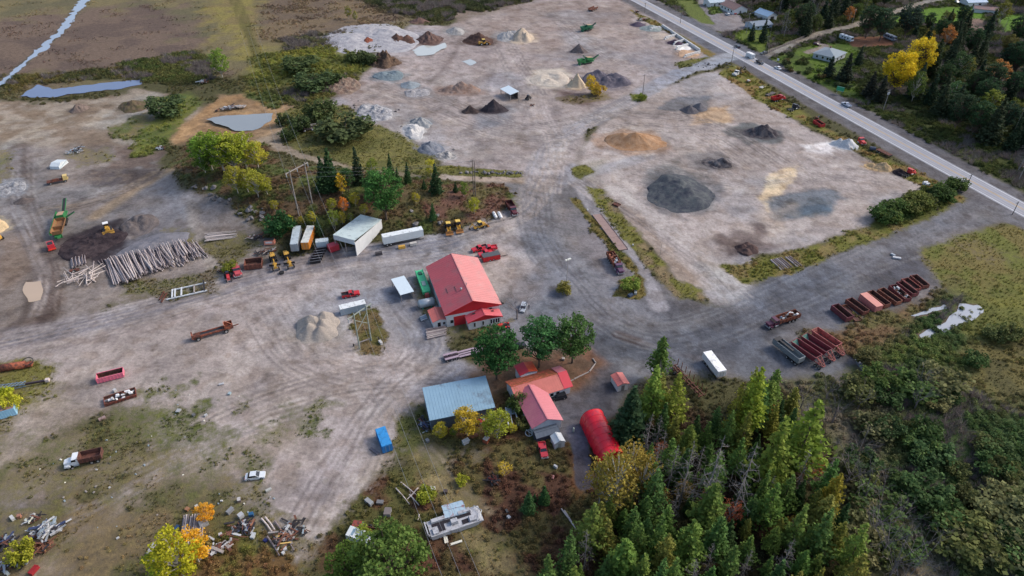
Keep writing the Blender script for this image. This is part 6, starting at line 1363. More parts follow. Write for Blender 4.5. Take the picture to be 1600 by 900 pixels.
def grader(label, rear, front):
    t = thing('road_grader', label, 'grader')
    part('main_beam', MB().bar((-1, 0, 1.9), (3.9, 0, 1.5), .35, .45), YEL, t); part('engine_cover', MB().box((-2.9, 0, 1.75), (2.4, 1.3, 1.3), .95, .9), YEL, t); part('cab_glass', MB().box((-.9, 0, 2.4), (1.4, 1.4, 1.5), .9, .9), GLASS, t)
    part('cab_roof', MB().b2(-1.7, -.1, -.8, .8, 3.15, 3.28), YEL, t); part('blade', MB().bar((.9, -1.8, .55), (1.7, 1.8, .55), .12, .7), DARK, t); part('turntable', MB().tube((1.3, 0, .9), (1.3, 0, 1.05), .8), YEL, t)
    part('front_axle', MB().b2(3.7, 4.0, -1.1, 1.1, .75, 1.0).b2(3.6, 4.1, -.4, .4, 1.0, 1.8), YEL, t); wheels(t, (-3.5, -1.9), 1.0, .65, .45); wheels(t, (3.85,), 1.0, .65, .4)
    return place(t, rear, front)
GRN = mat('machine_green', (34, 104, 78), .45, 0, .15, 1.5); LGN = mat('machine_green', (48, 124, 70), .5, 0, .15, 1.5)
def screener(label, rear, front, m, L=14.0, big=False, name='screening_plant'):
    t = thing(name, label, 'screener'); a = L / 2
    for s in (-1, 1): part('track', MB().prism([(-2.6, .15), (-2.2, 0), (1.8, 0), (2.2, .15), (2.2, .8), (-2.6, .8)], s * 1.2 - .25, s * 1.2 + .25), DARK, t)
    part('frame', MB().b2(-4 if not big else -a + .5, 4 if not big else a * .55, -.9, .9, .8, 1.3), m, t)
    if big: part('walkway', MB().b2(-a + 1, 5, 1.5, 2.1, 2.0, 2.15).b2(-a + 1, 5, 2.05, 2.1, 2.15, 3.0), m, t); part('hopper', MB().openbox(-a + 5.6, -1.2, -1.5, 1.5, 1.6, 2.9, .12, .4), mat('rust_hopper', (140, 100, 66), .8, 0, .3, 2), t); part('feeder', MB().bar((-a + 1.5, -.2, 1.0), (-a - 1.2, -.9, 1.6), 1.0, .3), m, t)
    part('hopper', MB().openbox(-a + 1.4, -a + 5.2, -1.5, 1.5, 1.7, 3.0, .12, .4), mat('rust_hopper', (140, 100, 66), .8, 0, .3, 2) if big else m, t); part('hopper_leg', MB().b2(-a + 1.8, -a + 2.1, -1.2, 1.2, 0, 1.7).b2(-a + 4.6, -a + 4.9, -1.2, 1.2, 0.8, 1.7), m, t)
    part('screen_box', MB().hexa([(-.9, -1.2, 2.1), (2.9, -1.2, 1.6), (2.9, 1.2, 1.6), (-.9, 1.2, 2.1), (-.9, -1.2, 3.7), (2.9, -1.2, 3.2), (2.9, 1.2, 3.2), (-.9, 1.2, 3.7)]), m, t)
    part('engine_box', MB().b2(-.9, 1.6, .95, 1.9, 1.3, 2.5), m, t); part('deck', MB().hexa([(-.8, -1, 3.72), (2.8, -1, 3.25), (2.8, 1, 3.25), (-.8, 1, 3.72), (-.8, -1, 3.78), (2.8, -1, 3.31), (2.8, 1, 3.31), (-.8, 1, 3.78)]), mat('screen_deck', (176, 146, 120), .8), t)
    c = part('conveyor', MB().bar((2.0, 0, 1.3), (a, 0, 3.8 if not big else 3.4), 1.2, .3), m, t); part('belt', MB().bar((2.0, 0, 1.5), (a, 0, 4.0 if not big else 3.6), .8, .06), DARK, c); part('conveyor_strut', MB().bar((3.4, .4, 1.0), (a - 1.3, .4, 3.2), .12, .12).bar((3.4, -.4, 1.0), (a - 1.3, -.4, 3.2), .12, .12), m, t)
    for s, e in ((1, (0.2, 5.0, 3.2)), (-1, (1.6, -4.4, 3.0))):
        if big and s == 1: continue
        c = part('side_conveyor', MB().bar((.8, s * 1.0, 1.5), e, .8, .25), m, t); part('belt', MB().bar((.8, s * 1.0, 1.68), (e[0], e[1], e[2] + .17), .55, .05), DARK, c)
    return place(t, rear, front)
def trailer_hopper(rgb, label, rear, front, L=11.5):
    t = thing('hopper_trailer', label, 'trailer', group='bottom dump trailers'); a = L / 2; m = mat('trailer_paint', rgb, .55, 0, .15, 1.5, rust=(104, 58, 50), rust_amt=.35); tl = mat('hopper_lining', (104, 158, 146), .6, 0, .15, 1.0); x0, x1 = -a + 1.6, a - 2.8
    for s in (-1, 1): part('side_wall', MB().hexa([(x0, s * 1.25 - .05, 1.5), (x1, s * 1.25 - .05, 1.5), (x1, s * 1.25 + .05, 1.5), (x0, s * 1.25 + .05, 1.5), (x0 - .6, s * 1.35 - .06, 3.1), (x1 + .6, s * 1.35 - .06, 3.1), (x1 + .6, s * 1.35 + .06, 3.1), (x0 - .6, s * 1.35 + .06, 3.1)]), m, t)
    for s in (-1, 1): part('hopper_slope', MB().hexa([(x0 + 1.3, s * .3 - .03, .85), (x1 - 1.3, s * .3 - .03, .85), (x1 - 1.3, s * .3 + .03, .85), (x0 + 1.3, s * .3 + .03, .85), (x0, s * 1.2 - .03, 1.6), (x1, s * 1.2 - .03, 1.6), (x1, s * 1.2 + .03, 1.6), (x0, s * 1.2 + .03, 1.6)]), mat('hopper_inside', (74, 50, 52), .9), t)
    part('end_slope', MB().add([(x0 - .55, -1.28, 3.05), (x0 - .55, 1.28, 3.05), (x0 + 1.7, .35, .9), (x0 + 1.7, -.35, .9)], [(0, 1, 2, 3), (3, 2, 1, 0)]), tl if rgb[0] < 150 else m, t); part('end_slope', MB().add([(x1 + .55, -1.28, 3.05), (x1 + .55, 1.28, 3.05), (x1 - 1.7, .35, .9), (x1 - 1.7, -.35, .9)], [(0, 1, 2, 3), (3, 2, 1, 0)]), mat('hopper_inside', (74, 50, 52), .9), t)
    part('gate', MB().b2(x0 + 1.2, x1 - 1.2, -.4, .4, .7, .86), m, t)
    fr = MB()
    for s in (-1, 1): fr.bar((x1 + .5, s * .8, 3.0), (a, s * .45, 1.15), .14, .18).bar((x1, s * .9, 1.5), (a, s * .45, 1.0), .14, .2).bar((x1 + .5, s * .8, 3.0), (x1 + 1.4, s * .6, 1.25), .1, .12)
    fr.bar((a, -.5, 1.05), (a, .5, 1.05), .2, .2).bar((x1 + 1.3, -.65, 1.3), (x1 + 1.3, .65, 1.3), .12, .12); part('axle_frame', fr, mat('trailer_frame', (158, 84, 80), .6, 0, .15, 1.5), t)
    r2 = MB()
    for s in (-1, 1): r2.bar((x0 - .5, s * .8, 3.0), (-a, s * .35, 1.4), .14, .18)
    r2.bar((-a, -.4, 1.4), (-a, .4, 1.4), .18, .2); part('gooseneck', r2, m, t); part('top_rail', MB().b2(x0 - .65, x1 + .65, 1.28, 1.44, 3.1, 3.2).b2(x0 - .65, x1 + .65, -1.44, -1.28, 3.1, 3.2).b2(x0 - .66, x0 - .5, -1.3, 1.3, 3.08, 3.2).b2(x1 + .5, x1 + .66, -1.3, 1.3, 3.08, 3.2), m, t)
    wheels(t, (a - .7, a - 1.9), 1.0, .5, .42); part('landing_leg', MB().b2(x0, x0 + .2, -.9, -.7, 0, 1.5).b2(x0, x0 + .2, .7, .9, 0, 1.5), DARK, t)
    return place(t, rear, front)
def flatbed(label, rear, front, L, m, z=1.1, name='flatbed_trailer', stakes=0, xs=None, neck=True):
    t = thing(name, label, 'trailer'); a = L / 2; n = 7
    for k in range(n):
        if stakes: break
        y0, y1 = -1.2 + 2.4 * k / n + .02, -1.2 + 2.4 * (k + 1) / n - .02; part('plank', MB().b2(-a, a * .9, y0, y1, z, z + .08 + .02 * (k % 2)), m, t)
    part('frame', MB().b2(-a, a, -.55, -.35, z - .4, z - .02).b2(-a, a, .35, .55, z - .4, z - .02), m if stakes else DARK, t); cb = MB()
    for k in range(9): x = -a + .2 + (L - .5) * k / 8; cb.b2(x - .08, x + .08, -1.2, 1.2, z - .25, z - .05)
    part('cross_beam', cb, m if stakes else DARK, t)
    for k in range(stakes):
        x = -a + .4 + (L - .8) * k / max(1, stakes - 1)
        for s in (-1, 1): part('stake', MB().b2(x - .08, x + .08, s * 1.2 - .07, s * 1.2 + .07, z - .1, z + 2.1), m, t)
    wheels(t, xs or (-a + 1, -a + 2.3), 1.0, .48, .42); part('landing_leg', MB().b2(a - 2.4, a - 2.2, -.8, -.6, 0, z - .4).b2(a - 2.4, a - 2.2, .6, .8, 0, z - .4), DARK, t)
    return place(t, rear, front)

# --- on and beside the highway
car((44, 52, 74), 'dark blue car heading up the highway past the yard entrance', (1159, 78), (1145, 70), wagon=True)
pickup((40, 42, 52), 'dark pickup towing the white box trailer on the highway', (1180, 95), (1194, 103))
t = container(5.4, 2.3, 2.7, (208, 212, 216), (236, 236, 236), 'white box trailer towed by the dark pickup', (1166, 87), (1178, 93), 'box_trailer', 'trailer'); wheels(t, (-.6, .4), 1.15, .36, .25); part('drawbar', MB().bar((2.7, 0, .5), (4.0, 0, .5), .12, .12), DARK, t)
car((226, 228, 232), 'white car on the highway just beyond the side road', (1222, 111), (1209, 104)); pickup((176, 182, 196), 'silver pickup on the highway near the green road sign', (1330, 170), (1314, 161))
car((96, 100, 106), 'grey car waiting at the mouth of the side road', (1200, 83), (1187, 85)); car((222, 224, 228), 'white car parked by the brown roofed house', (1141, 26), (1133, 21), wagon=True); car((176, 52, 52), 'red car parked by the brown roofed house', (1151, 24), (1143, 19))
car((88, 36, 44), 'dark red car in the drive of the hip roofed house', (1270, 69), (1282, 72), wagon=True); car((198, 204, 208), 'pale car among trees below the lawn', (1465, 39), (1476, 36)); car((216, 220, 224), 'white car parked by the blue roofed house', (1490, 3), (1500, 6)); car((50, 56, 80), 'dark car between bungalow and outbuilding', (1172, 24), (1184, 20), wagon=True)
def motorhome(label, a, b, rgb, rgb2):
    t = thing('motorhome', label, 'motorhome'); m = paint(rgb, 'coach_paint'); L = 9.5; h = L / 2
    part('body', MB().prism([(-h, .5), (h - .3, .5), (h, 1.2), (h - .3, 1.6), (h - .6, 3.0), (-h, 3.0)], -1.2, 1.2), m, t); part('stripe', MB().b2(-h + .2, h - .6, -1.24, 1.24, 1.0, 1.25), paint(rgb2, 'stripe_paint'), t); part('windscreen', MB().prism([(h - .32, 1.65), (h - .2, 1.65), (h - .5, 2.6), (h - .6, 2.6)], -1.05, 1.05), GLASS, t)
    for x in (-3, -1, 1.2): part('window', MB().b2(x, x + 1.2, -1.23, 1.23, 1.6, 2.3), GLASS, t)
    for x in (-2.5, .5): part('roof_unit', MB().b2(x, x + 1, -.4, .4, 3.0, 3.25), STEEL, t)
    wheels(t, (-h + 2, h - 1.6), 1.05, .45, .3); return place(t, a, b)
motorhome('white motorhome parked beside the tall pines', (1310, 59), (1334, 67), (216, 220, 224), (120, 130, 144)); motorhome('grey blue motorhome under the tall pines', (1380, 58), (1400, 66), (110, 122, 140), (206, 210, 214))
# --- along the highway verge, from the entrance downwards
t = thing('boom_truck', 'old white cab truck with a black boom near the yard entrance', 'truck'); cab(t, 3.4, paint((216, 214, 208), 'truck_paint')); chassis(t, -3.6, 3.2, (-2.4, 2.5)); part('boom', MB().bar((-1.2, 0, 1.8), (-5.5, .6, 3.6), .35, .4).bar((-5.5, .6, 3.6), (-7.2, .8, 2.4), .25, .3), DARK, t); part('winch', MB().box((-1.2, 0, 1.5), (1.6, 1.6, 1.2), .8, .8), DARK, t); place(t, (1163, 112), (1140, 122))
dump_truck((168, 44, 46), paint((168, 40, 42), 'box_red'), 'red dump truck on the verge above the black gravel heap', (1202, 160), (1229, 154), L=8.2)
t = thing('truck_chassis', 'black tractor truck with a bare chassis beside the red dump truck', 'truck'); cab(t, 3.6, paint((46, 46, 58), 'truck_paint')); chassis(t, -3.8, 3.3, (-2.9, -1.6, 2.8), m=mat('grey_frame', (90, 90, 96), .6)); place(t, (1226, 176), (1252, 167))
rolloff(5.6, 1.7, (176, 44, 46), 'small red dump box standing on the verge near the white gravel', (1271, 191), (1287, 201), name='dump_box', cat='dump box', ra=.2)
t = thing('scrap_engine', 'rusty engine hulk just above the small red dump box', 'engine'); part('block', MB().box((0, 0, .7), (1.8, 1.1, 1.2), .8, .8), RUST, t); part('pipe', MB().tube((.4, 0, 1.2), (.6, .3, 2.2), .15), STEEL, t); place(t, (1273, 186), (1279, 188))
t = thing('red_cab', 'stripped red truck cab beside the white gravel heap', 'cab'); cab(t, 1.8, paint((190, 50, 52), 'truck_paint')); place(t, (1341, 222), (1350, 228))
t = thing('water_tank', 'dark blue tank below the stripped red cab', 'tank'); part('shell', MB().tube((-1.2, 0, 1.0), (1.2, 0, 1.0), .95, n=14), paint((52, 62, 84), 'tank_blue'), t); part('saddle', MB().b2(-1, -.7, -.8, .8, 0, .4).b2(.7, 1, -.8, .8, 0, .4), DARK, t); place(t, (1358, 235), (1367, 236))
flatbed('low black and rust trailer behind the golden sand heap', (1370, 236), (1392, 247), 7.5, RUST)
t = thing('cab_truck', 'red cab truck with a bare black frame near the verge end', 'truck'); cab(t, 3.2, paint((196, 58, 54), 'truck_paint')); chassis(t, -4.2, 3.0, (-3, -1.7, 2.4)); place(t, (1404, 279), (1434, 268))
for x, y, r_, lb in ((1445, 288, .7, 'white plastic tote lying by the verge end'), (1449, 290, .6, 'second white drum beside the plastic tote')):
    t = thing('plastic_drum', lb, 'drum'); part('shell', MB().tube((-.8, 0, r_), (.8, 0, r_), r_, n=12), paint((216, 218, 220), 'white_plastic'), t); part('cap', MB().tube((.8, 0, r_ + .3), (.9, 0, r_ + .3), .15), DARK, t); place(t, (x - 3, y), (x + 3, y))
flatbed('stack of dark bridge timbers on the verge', (1197, 151), (1211, 145), 7.0, mat('dark_timber', (96, 90, 90), .9, 0, .2, 2), .6, 'timber_deck', neck=False)
t = thing('steel_plate', 'pale concrete slab lying on the verge', 'slab'); part('slab', MB().b2(-1.8, 1.8, -1.0, 1.0, 0, .35), CONC, t); part('lifting_loop', MB().tube((-.8, 0, .35), (-.8, .3, .5), .05).tube((.8, 0, .35), (.8, .3, .5), .05), DARK, t); place(t, (1187, 138), (1196, 135))
t = thing('farm_implement', 'small red and white implement on the verge', 'implement'); part('beam', MB().bar((-1.6, 0, .6), (1.6, 0, .8), .3, .3), paint((170, 60, 56), 'implement_red'), t); part('hopper', MB().box((.2, 0, 1.0), (1.3, .9, .7), 1.2, 1.2), paint((216, 210, 206), 'implement_white'), t); wheels(t, (0,), .8, .4, .2); place(t, (1164, 126), (1174, 131))
# --- far yard machines
loader('small yellow loader at the foot of the dark topsoil heap', (748, 71), (764, 69), s=1.15)
screener('green screener with a white edged conveyor in the far yard', (902, 51), (934, 44), GRN, 13); screener('brighter green screener in front of the violet stone ridge', (897, 103), (938, 95), LGN, 15)
t = thing('yellow_scraper', 'rusty brown flat machine at the far top of the yard', 'trailer'); part('deck', MB().b2(-4, 4, -1.6, 1.6, .9, 1.2), RUST, t); part('side_wall', MB().b2(-4, 4, -1.7, -1.6, .9, 2.1).b2(-4, 4, 1.6, 1.7, .9, 2.1), RUST, t); wheels(t, (-2.8, 2.8), 1.4, .6, .4); place(t, (917, 20), (936, 12))
t = thing('skid_machine', 'dark quad shaped machine beside the field shelter', 'machine'); part('body', MB().box((0, 0, 1.1), (2.6, 1.6, .9), .8, .8), DARK, t); part('cab_glass', MB().box((-.3, 0, 1.9), (1.2, 1.3, .9), .8, .8), GLASS, t); wheels(t, (-.9, .9), .9, .5, .4); place(t, (822, 157), (829, 153))
t = thing('harrow', 'small brown implement in front of the dark machine', 'implement'); part('frame', MB().bar((-1.6, 0, .5), (1.6, 0, .5), .3, .3).bar((0, -1, .5), (0, 1, .5), .25, .25), RUST, t); wheels(t, (0,), .9, .4, .2); place(t, (827, 167), (836, 164))
# --- the roll-off bins and trailers by the marsh
MAR = (128, 58, 70)
SCR = [paint((206, 206, 206), 'scrap_white'), RUST, DARK, STEEL, paint((120, 130, 150), 'scrap_blue')]
rolloff(6.6, 1.9, (116, 50, 66), 'maroon open bin with a pale corner, first of the bin row', (1302, 483), (1326, 503)); rolloff(7.2, .5, (150, 96, 66), 'low rusty flat rack with a raised end in the bin row', (1317, 480), (1342, 503), low=True, ra=.6, name='flat_rack', cat='flat rack')
rolloff(7.0, 1.6, (122, 66, 56), 'rusty open bin just before the closed pink one', (1325, 473), (1351, 492)); rolloff(7.0, 2.3, (188, 118, 112), 'closed pinkish container bin with a flat lid in the bin row', (1345, 467), (1372, 489), lid=mat('pink_lid', (206, 136, 124), .6, 0, .1, 1), ra=.15)
rolloff(7.4, 1.7, (124, 72, 58), 'long rusty open bin right of the closed pink one', (1357, 461), (1385, 482)); rolloff(7.4, 1.6, (142, 86, 66), 'wide brown open bin, its sides ribbed, mid row', (1373, 456), (1404, 478)); rolloff(7.4, 1.6, (118, 54, 60), 'maroon bin filled with pale scrap', (1392, 451), (1417, 473), load=SCR)
rolloff(6.8, 1.6, (130, 60, 68), 'maroon open bin just right of the scrap filled one', (1404, 446), (1428, 464)); rolloff(6.0, 1.2, (160, 78, 70), 'small brighter red bin near the row end', (1414, 441), (1431, 454)); rolloff(6.0, 1.5, (132, 70, 60), 'last open bin at the far end of the row', (1427, 437), (1443, 450))
dump_truck((84, 40, 62), mat('rusty_box', (132, 70, 48), .8, 0, .3, 2, rust=(80, 48, 40)), 'purple cab truck with a rusty box full of pale scrap', (1246, 496), (1196, 513), L=11.4, load=SCR, axles=3)
t = thing('dump_trailer', 'grey end dump trailer with a black tarp rolled on top', 'trailer'); gm_ = mat('grey_trailer', (128, 136, 140), .5, .1, .1, 1)
part('box', MB().openbox(-4.8, 4.8, -1.25, 1.25, 1.2, 2.9, .1), gm_, t); rb = MB()
for k in range(13):
    for s in (-1, 1): x = -4.7 + 9.4 * k / 12; rb.b2(x - .05, x + .05, min(s * 1.26, s * 1.34), max(s * 1.26, s * 1.34), 1.25, 2.85)
part('side_rib', rb, gm_, t); part('tarp', MB().b2(-4.8, -3.4, -1.2, 1.2, 2.9, 3.02).b2(-3.4, 1.6, -.25, .35, 2.75, 2.95), DARK, t); chassis(t, -4.6, 4.6, (1.0, 3.0, 4.2)); part('tail_gate', MB().b2(4.82, 4.92, -1.2, 1.2, 1.25, 2.9), gm_, t); place(t, (1212, 541), (1247, 569))
trailer_hopper((132, 56, 66), 'maroon hopper trailer nearest the grey dump trailer', (1233, 541), (1286, 577)); trailer_hopper((120, 50, 62), 'middle hopper trailer of the three, teal lining showing', (1249, 533), (1301, 567)); trailer_hopper((176, 96, 90), 'farthest hopper trailer, wide open and rust lined', (1267, 525), (1314, 557))
container(8.2, 2.5, 3.2, (226, 228, 230), (246, 246, 246), 'bright white box trailer standing at the wood edge', (1103, 563), (1125, 592), 'box_trailer', 'trailer', legs=True)
flatbed('rusty log trailer with upright stakes beside the wood', (1052, 576), (1096, 622), 13, mat('rust_red_frame', (120, 72, 58), .8, 0, .25, 2, rust=(84, 54, 46)), 1.2, 'log_trailer', 8)
t = dump_truck((96, 66, 92), mat('rusty_load', (150, 88, 64), .8, 0, .3, 2, rust=(96, 58, 46)), 'purple cab truck loaded with rusty scrap on the weedy strip', (950, 398), (973, 434), L=11, load=[RUST, mat('rust_light', (176, 112, 84), .8, 0, .3, 2), STEEL], axles=3)
t = thing('weigh_scale', 'long brown truck scale deck between two weedy strips', 'scale'); a, b = P(932, 335, .3), P(974, 390, .3); LS = float(np.linalg.norm(b - a)); SD = mat('scale_deck', (146, 122, 116), .8, 0, .12, 1); n = 9
for k in range(n): part('deck_plate', MB().b2(-LS / 2 + LS * k / n + .03, -LS / 2 + LS * (k + 1) / n - .03, -1.6, 1.6, .1, .36 + .01 * (k % 2)), SD, t)
part('edge_beam', MB().b2(-LS / 2, LS / 2, -1.75, -1.61, 0, .5).b2(-LS / 2, LS / 2, 1.61, 1.75, 0, .5), mat('scale_beam', (120, 104, 102), .8), t); c_ = (a + b) / 2; t.location = (c_[0], c_[1], 0); t.rotation_euler = (0, 0, math.atan2(b[1] - a[1], b[0] - a[0]))
t = thing('flat_sled', 'rusty flat frame lying in the grass beside the scale road', 'frame'); part('plate', MB().b2(-1.3, 1.3, -.9, .9, .2, .45), RUST, t); part('rail', MB().b2(-1.4, 1.4, -1, -.9, 0, .6).b2(-1.4, 1.4, .9, 1, 0, .6), RUST, t); place(t, (959, 319), (967, 322))
# --- row under the knoll
container(12.0, 2.5, 3.9, (150, 160, 166), (178, 190, 196), 'long grey box trailer, left of the orange one', (466, 366), (463, 397), 'box_trailer', 'trailer', legs=True)
container(11.0, 2.5, 3.9, (214, 136, 52), (206, 206, 198), 'orange box trailer with a pale stained roof', (487, 366), (480, 394), 'box_trailer', 'trailer', legs=True)
container(4.2, 2.4, 2.6, (184, 200, 208), (196, 208, 212), 'white storage box beside the red bin', (496, 386), (513, 384), 'storage_box', 'container'); rolloff(3.4, 2.2, (178, 50, 62), 'small red skip at the corner of the open shelter', (516, 393), (527, 389), name='skip', ra=.15, lid=paint((176, 52, 66), 'skip_lid'))
for k in range(6):
    t = thing('plastic_tub', 'black tub in the row of six beside the red skip', 'tub', group='black tubs in a row'); part('body', MB().openbox(-1.7, 1.7, -.7, .7, .15, 1.15, .12, .12), DARK if k % 2 else mat('black_plastic', (44, 44, 52), .4), t); part('rim', MB().b2(-1.8, 1.8, .78, .9, 1.1, 1.2).b2(-1.8, 1.8, -.9, -.78, 1.1, 1.2), mat('grey_rim', (120, 120, 126), .5), t)
    part('foot', MB().b2(-1.4, -1.1, -.6, .6, 0, .15).b2(1.1, 1.4, -.6, .6, 0, .15), DARK, t); x, y = 503 - 2.0 * k, 389 + 4.2 * k; place(t, (x - 8, y + 1.2), (x + 8, y - 1.2))
container(14.2, 2.5, 3.9, (214, 220, 222), (226, 232, 234), 'long white box trailer parked along the yard road', (603, 383), (657, 371), 'box_trailer', 'trailer', legs=True)
for x, y, c, lb in ((628, 388, (206, 160, 72), 'yellow crate under the long white trailer'), (646, 383, (190, 186, 180), 'pale pallet load by the long white trailer'), (592, 398, (70, 66, 70), 'dark axle parts by the open shelter')):
    t = thing('crate', lb, 'crate'); part('box', MB().box((0, 0, .6), (2.4, 1.2, .9), .95, .9), paint(c, 'crate_paint'), t); part('skid', MB().b2(-1.2, 1.2, -.5, -.35, 0, .15).b2(-1.2, 1.2, .35, .5, 0, .15), WOODG, t); place(t, (x - 6, y + 1), (x + 6, y - 1))
loader('yellow loader nearest the long white trailer', (699, 350), (703, 369)); loader('second yellow loader, right beside the first', (713, 347), (719, 366)); loader('small yellow backhoe at the end of the machine row', (742, 359), (759, 353), hoe=True, name='backhoe', s=.9)
for k, (x, lb) in enumerate(((773, 'white propane tank, left one of a pair'), (781, 'white propane tank, right one of a pair'))):
    t = thing('gas_tank', lb, 'tank'); mt = paint((232, 232, 232), 'tank_white'); part('shell', MB().tube((-1.7, 0, .75), (1.7, 0, .75), .6, n=14), mt, t, True); part('end_cap', MB().tube((1.7, 0, .75), (2.05, 0, .75), .6, .3, 14).tube((-2.05, 0, .75), (-1.7, 0, .75), .3, .6, 14), mt, t, True); part('valve_dome', MB().tube((0, 0, 1.3), (0, 0, 1.5), .18), STEEL, t); part('saddle', MB().b2(-1.1, -.9, -.5, .5, 0, .3).b2(.9, 1.1, -.5, .5, 0, .3), CONC, t); place(t, (x - 2, 334), (x + 2, 343))
t = thing('guard_rail', 'low timber guard rail in front of the gas tanks', 'rail'); part('beam', MB().bar((-5, 0, .6), (5, 0, .6), .25, .3), WOODG, t)
for x in (-4.5, -1.5, 1.5, 4.5): part('post', MB().b2(x - .12, x + .12, -.12, .12, -.2, .45), WOODG, t)
place(t, (762, 351), (800, 342)); dump_truck((98, 50, 58), mat('dark_red_box', (104, 48, 44), .7, 0, .2, 1.5, rust=(70, 40, 38)), 'dark red dump truck at the corner of the tan road', (794, 320), (805, 340), L=8.6)
grader('yellow grader beside the lone tyre', (426, 402), (432, 424)); grader('rustier yellow grader right of its twin', (446, 398), (456, 422))
t = thing('tractor_tyre', 'big black tyre lying between the two graders', 'tyre'); part('tread', MB().tube((0, 0, 0), (0, 0, .5), .85, n=18), RUBBER, t); part('hub', MB().tube((0, 0, .5), (0, 0, .53), .35), DARK, t); b = G(440, 427); t.location = b
rolloff(5.6, 1.9, (126, 76, 62), 'dark tipped dump box left of the graders', (389, 417), (405, 415), name='dump_box', cat='dump box', W=4.0)
t = thing('old_tractor', 'faded red tractor with its bonnet toward the road', 'tractor'); part('hood', MB().box((1.0, 0, 1.4), (2.4, .9, .9), .9, .9), paint((196, 60, 66), 'tractor_red'), t); part('seat_deck', MB().b2(-1.6, 0, -.8, .8, .9, 1.2), RUST, t); part('cab_glass', MB().box((-.6, 0, 1.9), (1.1, 1.2, 1.3), .85, .85), GLASS, t); wheels(t, (-1.0,), 1.0, .8, .45); wheels(t, (1.6,), .8, .45, .3); place(t, (356, 428), (359, 444))
t = thing('snow_plow_truck', 'faded red truck cab beside the tractor', 'truck'); cab(t, 3.0, paint((186, 78, 86), 'truck_paint')); chassis(t, -3.6, 2.8, (-2.6, 2.2)); part('tank', MB().tube((-3, 0, 1.7), (-.6, 0, 1.7), .8, n=12), mat('tank_rose', (150, 84, 84), .6), t); place(t, (368, 414), (374, 440))
t = thing('salmon_box', 'small salmon coloured camper shell with a white side', 'camper shell'); part('shell', MB().box((0, 0, .9), (3.6, 2.0, 1.6), .9, .85), paint((226, 146, 124), 'shell_salmon'), t); part('window', MB().b2(-1.2, 1.0, -1.04, -.9, .7, 1.3), paint((230, 224, 220), 'shell_white'), t); part('roof', MB().b2(-1.7, 1.7, -.9, .9, 1.71, 1.8), DARK, t); place(t, (413, 381), (431, 380))
# --- left yard
loader_b = dozer('yellow bulldozer with a white cab roof on the black topsoil', (168, 357), (173, 373), 1.15); screener('large green crusher with rust brown hopper on the left yard', (89, 384), (108, 316), LGN, 26, True, 'crushing_plant')
t = thing('generator', 'red machine with a dark flat top at the end of the green crusher', 'generator'); part('housing', MB().box((0, 0, 1.3), (3.4, 2.1, 1.9), .95, .95), paint((196, 52, 62), 'generator_red'), t); part('top_plate', MB().b2(-1.2, .8, -.8, .8, 2.26, 2.36), DARK, t); part('bumper', MB().b2(-1.9, -1.6, -1.2, 1.2, .4, .8), paint((220, 70, 50), 'bumper_red'), t); wheels(t, (-1, 1), 1.0, .45, .3); place(t, (84, 396), (79, 381))
t = thing('flatbed_truck', 'brown flatbed truck with a yellow cab by the haul road', 'truck'); part('cab', MB().box((2.7, 0, 1.8), (1.8, 2.2, 1.7), .85, .9), mat('cab_cream', (214, 186, 120), .5), t); part('windscreen', MB().b2(3.35, 3.6, -.9, .9, 1.7, 2.4), GLASS, t); part('deck', MB().b2(-4, 1.7, -1.2, 1.2, 1.0, 1.25), RUST, t); part('headboard', MB().b2(1.5, 1.7, -1.2, 1.2, 1.25, 2.2), RUST, t); part('scrap', MB().box((-1, 0, 1.5), (3, 1.2, .5), .7, .7), RUST, t); wheels(t, (-2.8, 2.4), 1.0, .5, .4); place(t, (77, 288), (107, 282))
t = thing('yellow_machine', 'yellow machine cut by the left picture edge', 'machine'); part('hood', MB().box((0, 0, 1.3), (2.6, 1.6, 1.4), .8, .8), YEL, t); part('roof', MB().b2(-1, .4, -.8, .8, 2.6, 2.75), YEL, t); part('cab_glass', MB().box((-.3, 0, 2.2), (1.2, 1.3, .8)), GLASS, t); wheels(t, (-1, 1), .9, .6, .4); place(t, (-8, 374), (4, 376))
RR_ = mat('rust_orange', (156, 84, 58), .8, 0, .3, 1.5, rust=(96, 56, 46))
t = thing('carrier_truck', 'derelict rusty carrier truck standing on the lower yard road', 'truck'); part('frame', MB().b2(-5.6, 4.6, -.95, -.6, 1.0, 1.5).b2(-5.6, 4.6, .6, .95, 1.0, 1.5), RR_, t); part('deck', MB().b2(-4.4, 2.6, -.6, .6, 1.2, 1.35), DARK, t); part('cab', MB().openbox(3.0, 5.4, -1.15, 1.15, 1.1, 2.5, .1), RR_, t); part('cab_frame', MB().bar((3.1, -1, 2.5), (3.1, 1, 3.0), .15, .15).bar((5.2, -1, 2.5), (3.4, 1, 2.9), .15, .15), mat('faded_orange', (196, 122, 94), .7, 0, .2, 2), t); part('axle_housing', MB().box((-4.6, 0, 1.1), (2.2, 2.2, .9), .8, .9), RUST, t); part('tow_beam', MB().bar((5.4, 0, 1.0), (7.0, .2, 1.0), .25, .2), RUST, t)
part('rear_panel', MB().box((-5.9, 0, 1.6), (.4, 2.2, 1.3)), RR_, t); wheels(t, (-4.5, 3.2), 1.15, .62, .45); place(t, (300, 532), (370, 512))
rolloff(6.6, 1.7, (222, 116, 138), 'pink open bin alone on the lower yard', (152, 596), (196, 585), ra=.05); rolloff(7.6, .9, (140, 66, 48), 'low rusty bin heaped with pale scrap behind the pink one', (165, 630), (212, 615), load=SCR + [paint((226, 226, 226), 'scrap_white')] * 3, ra=.6, W=3.0)
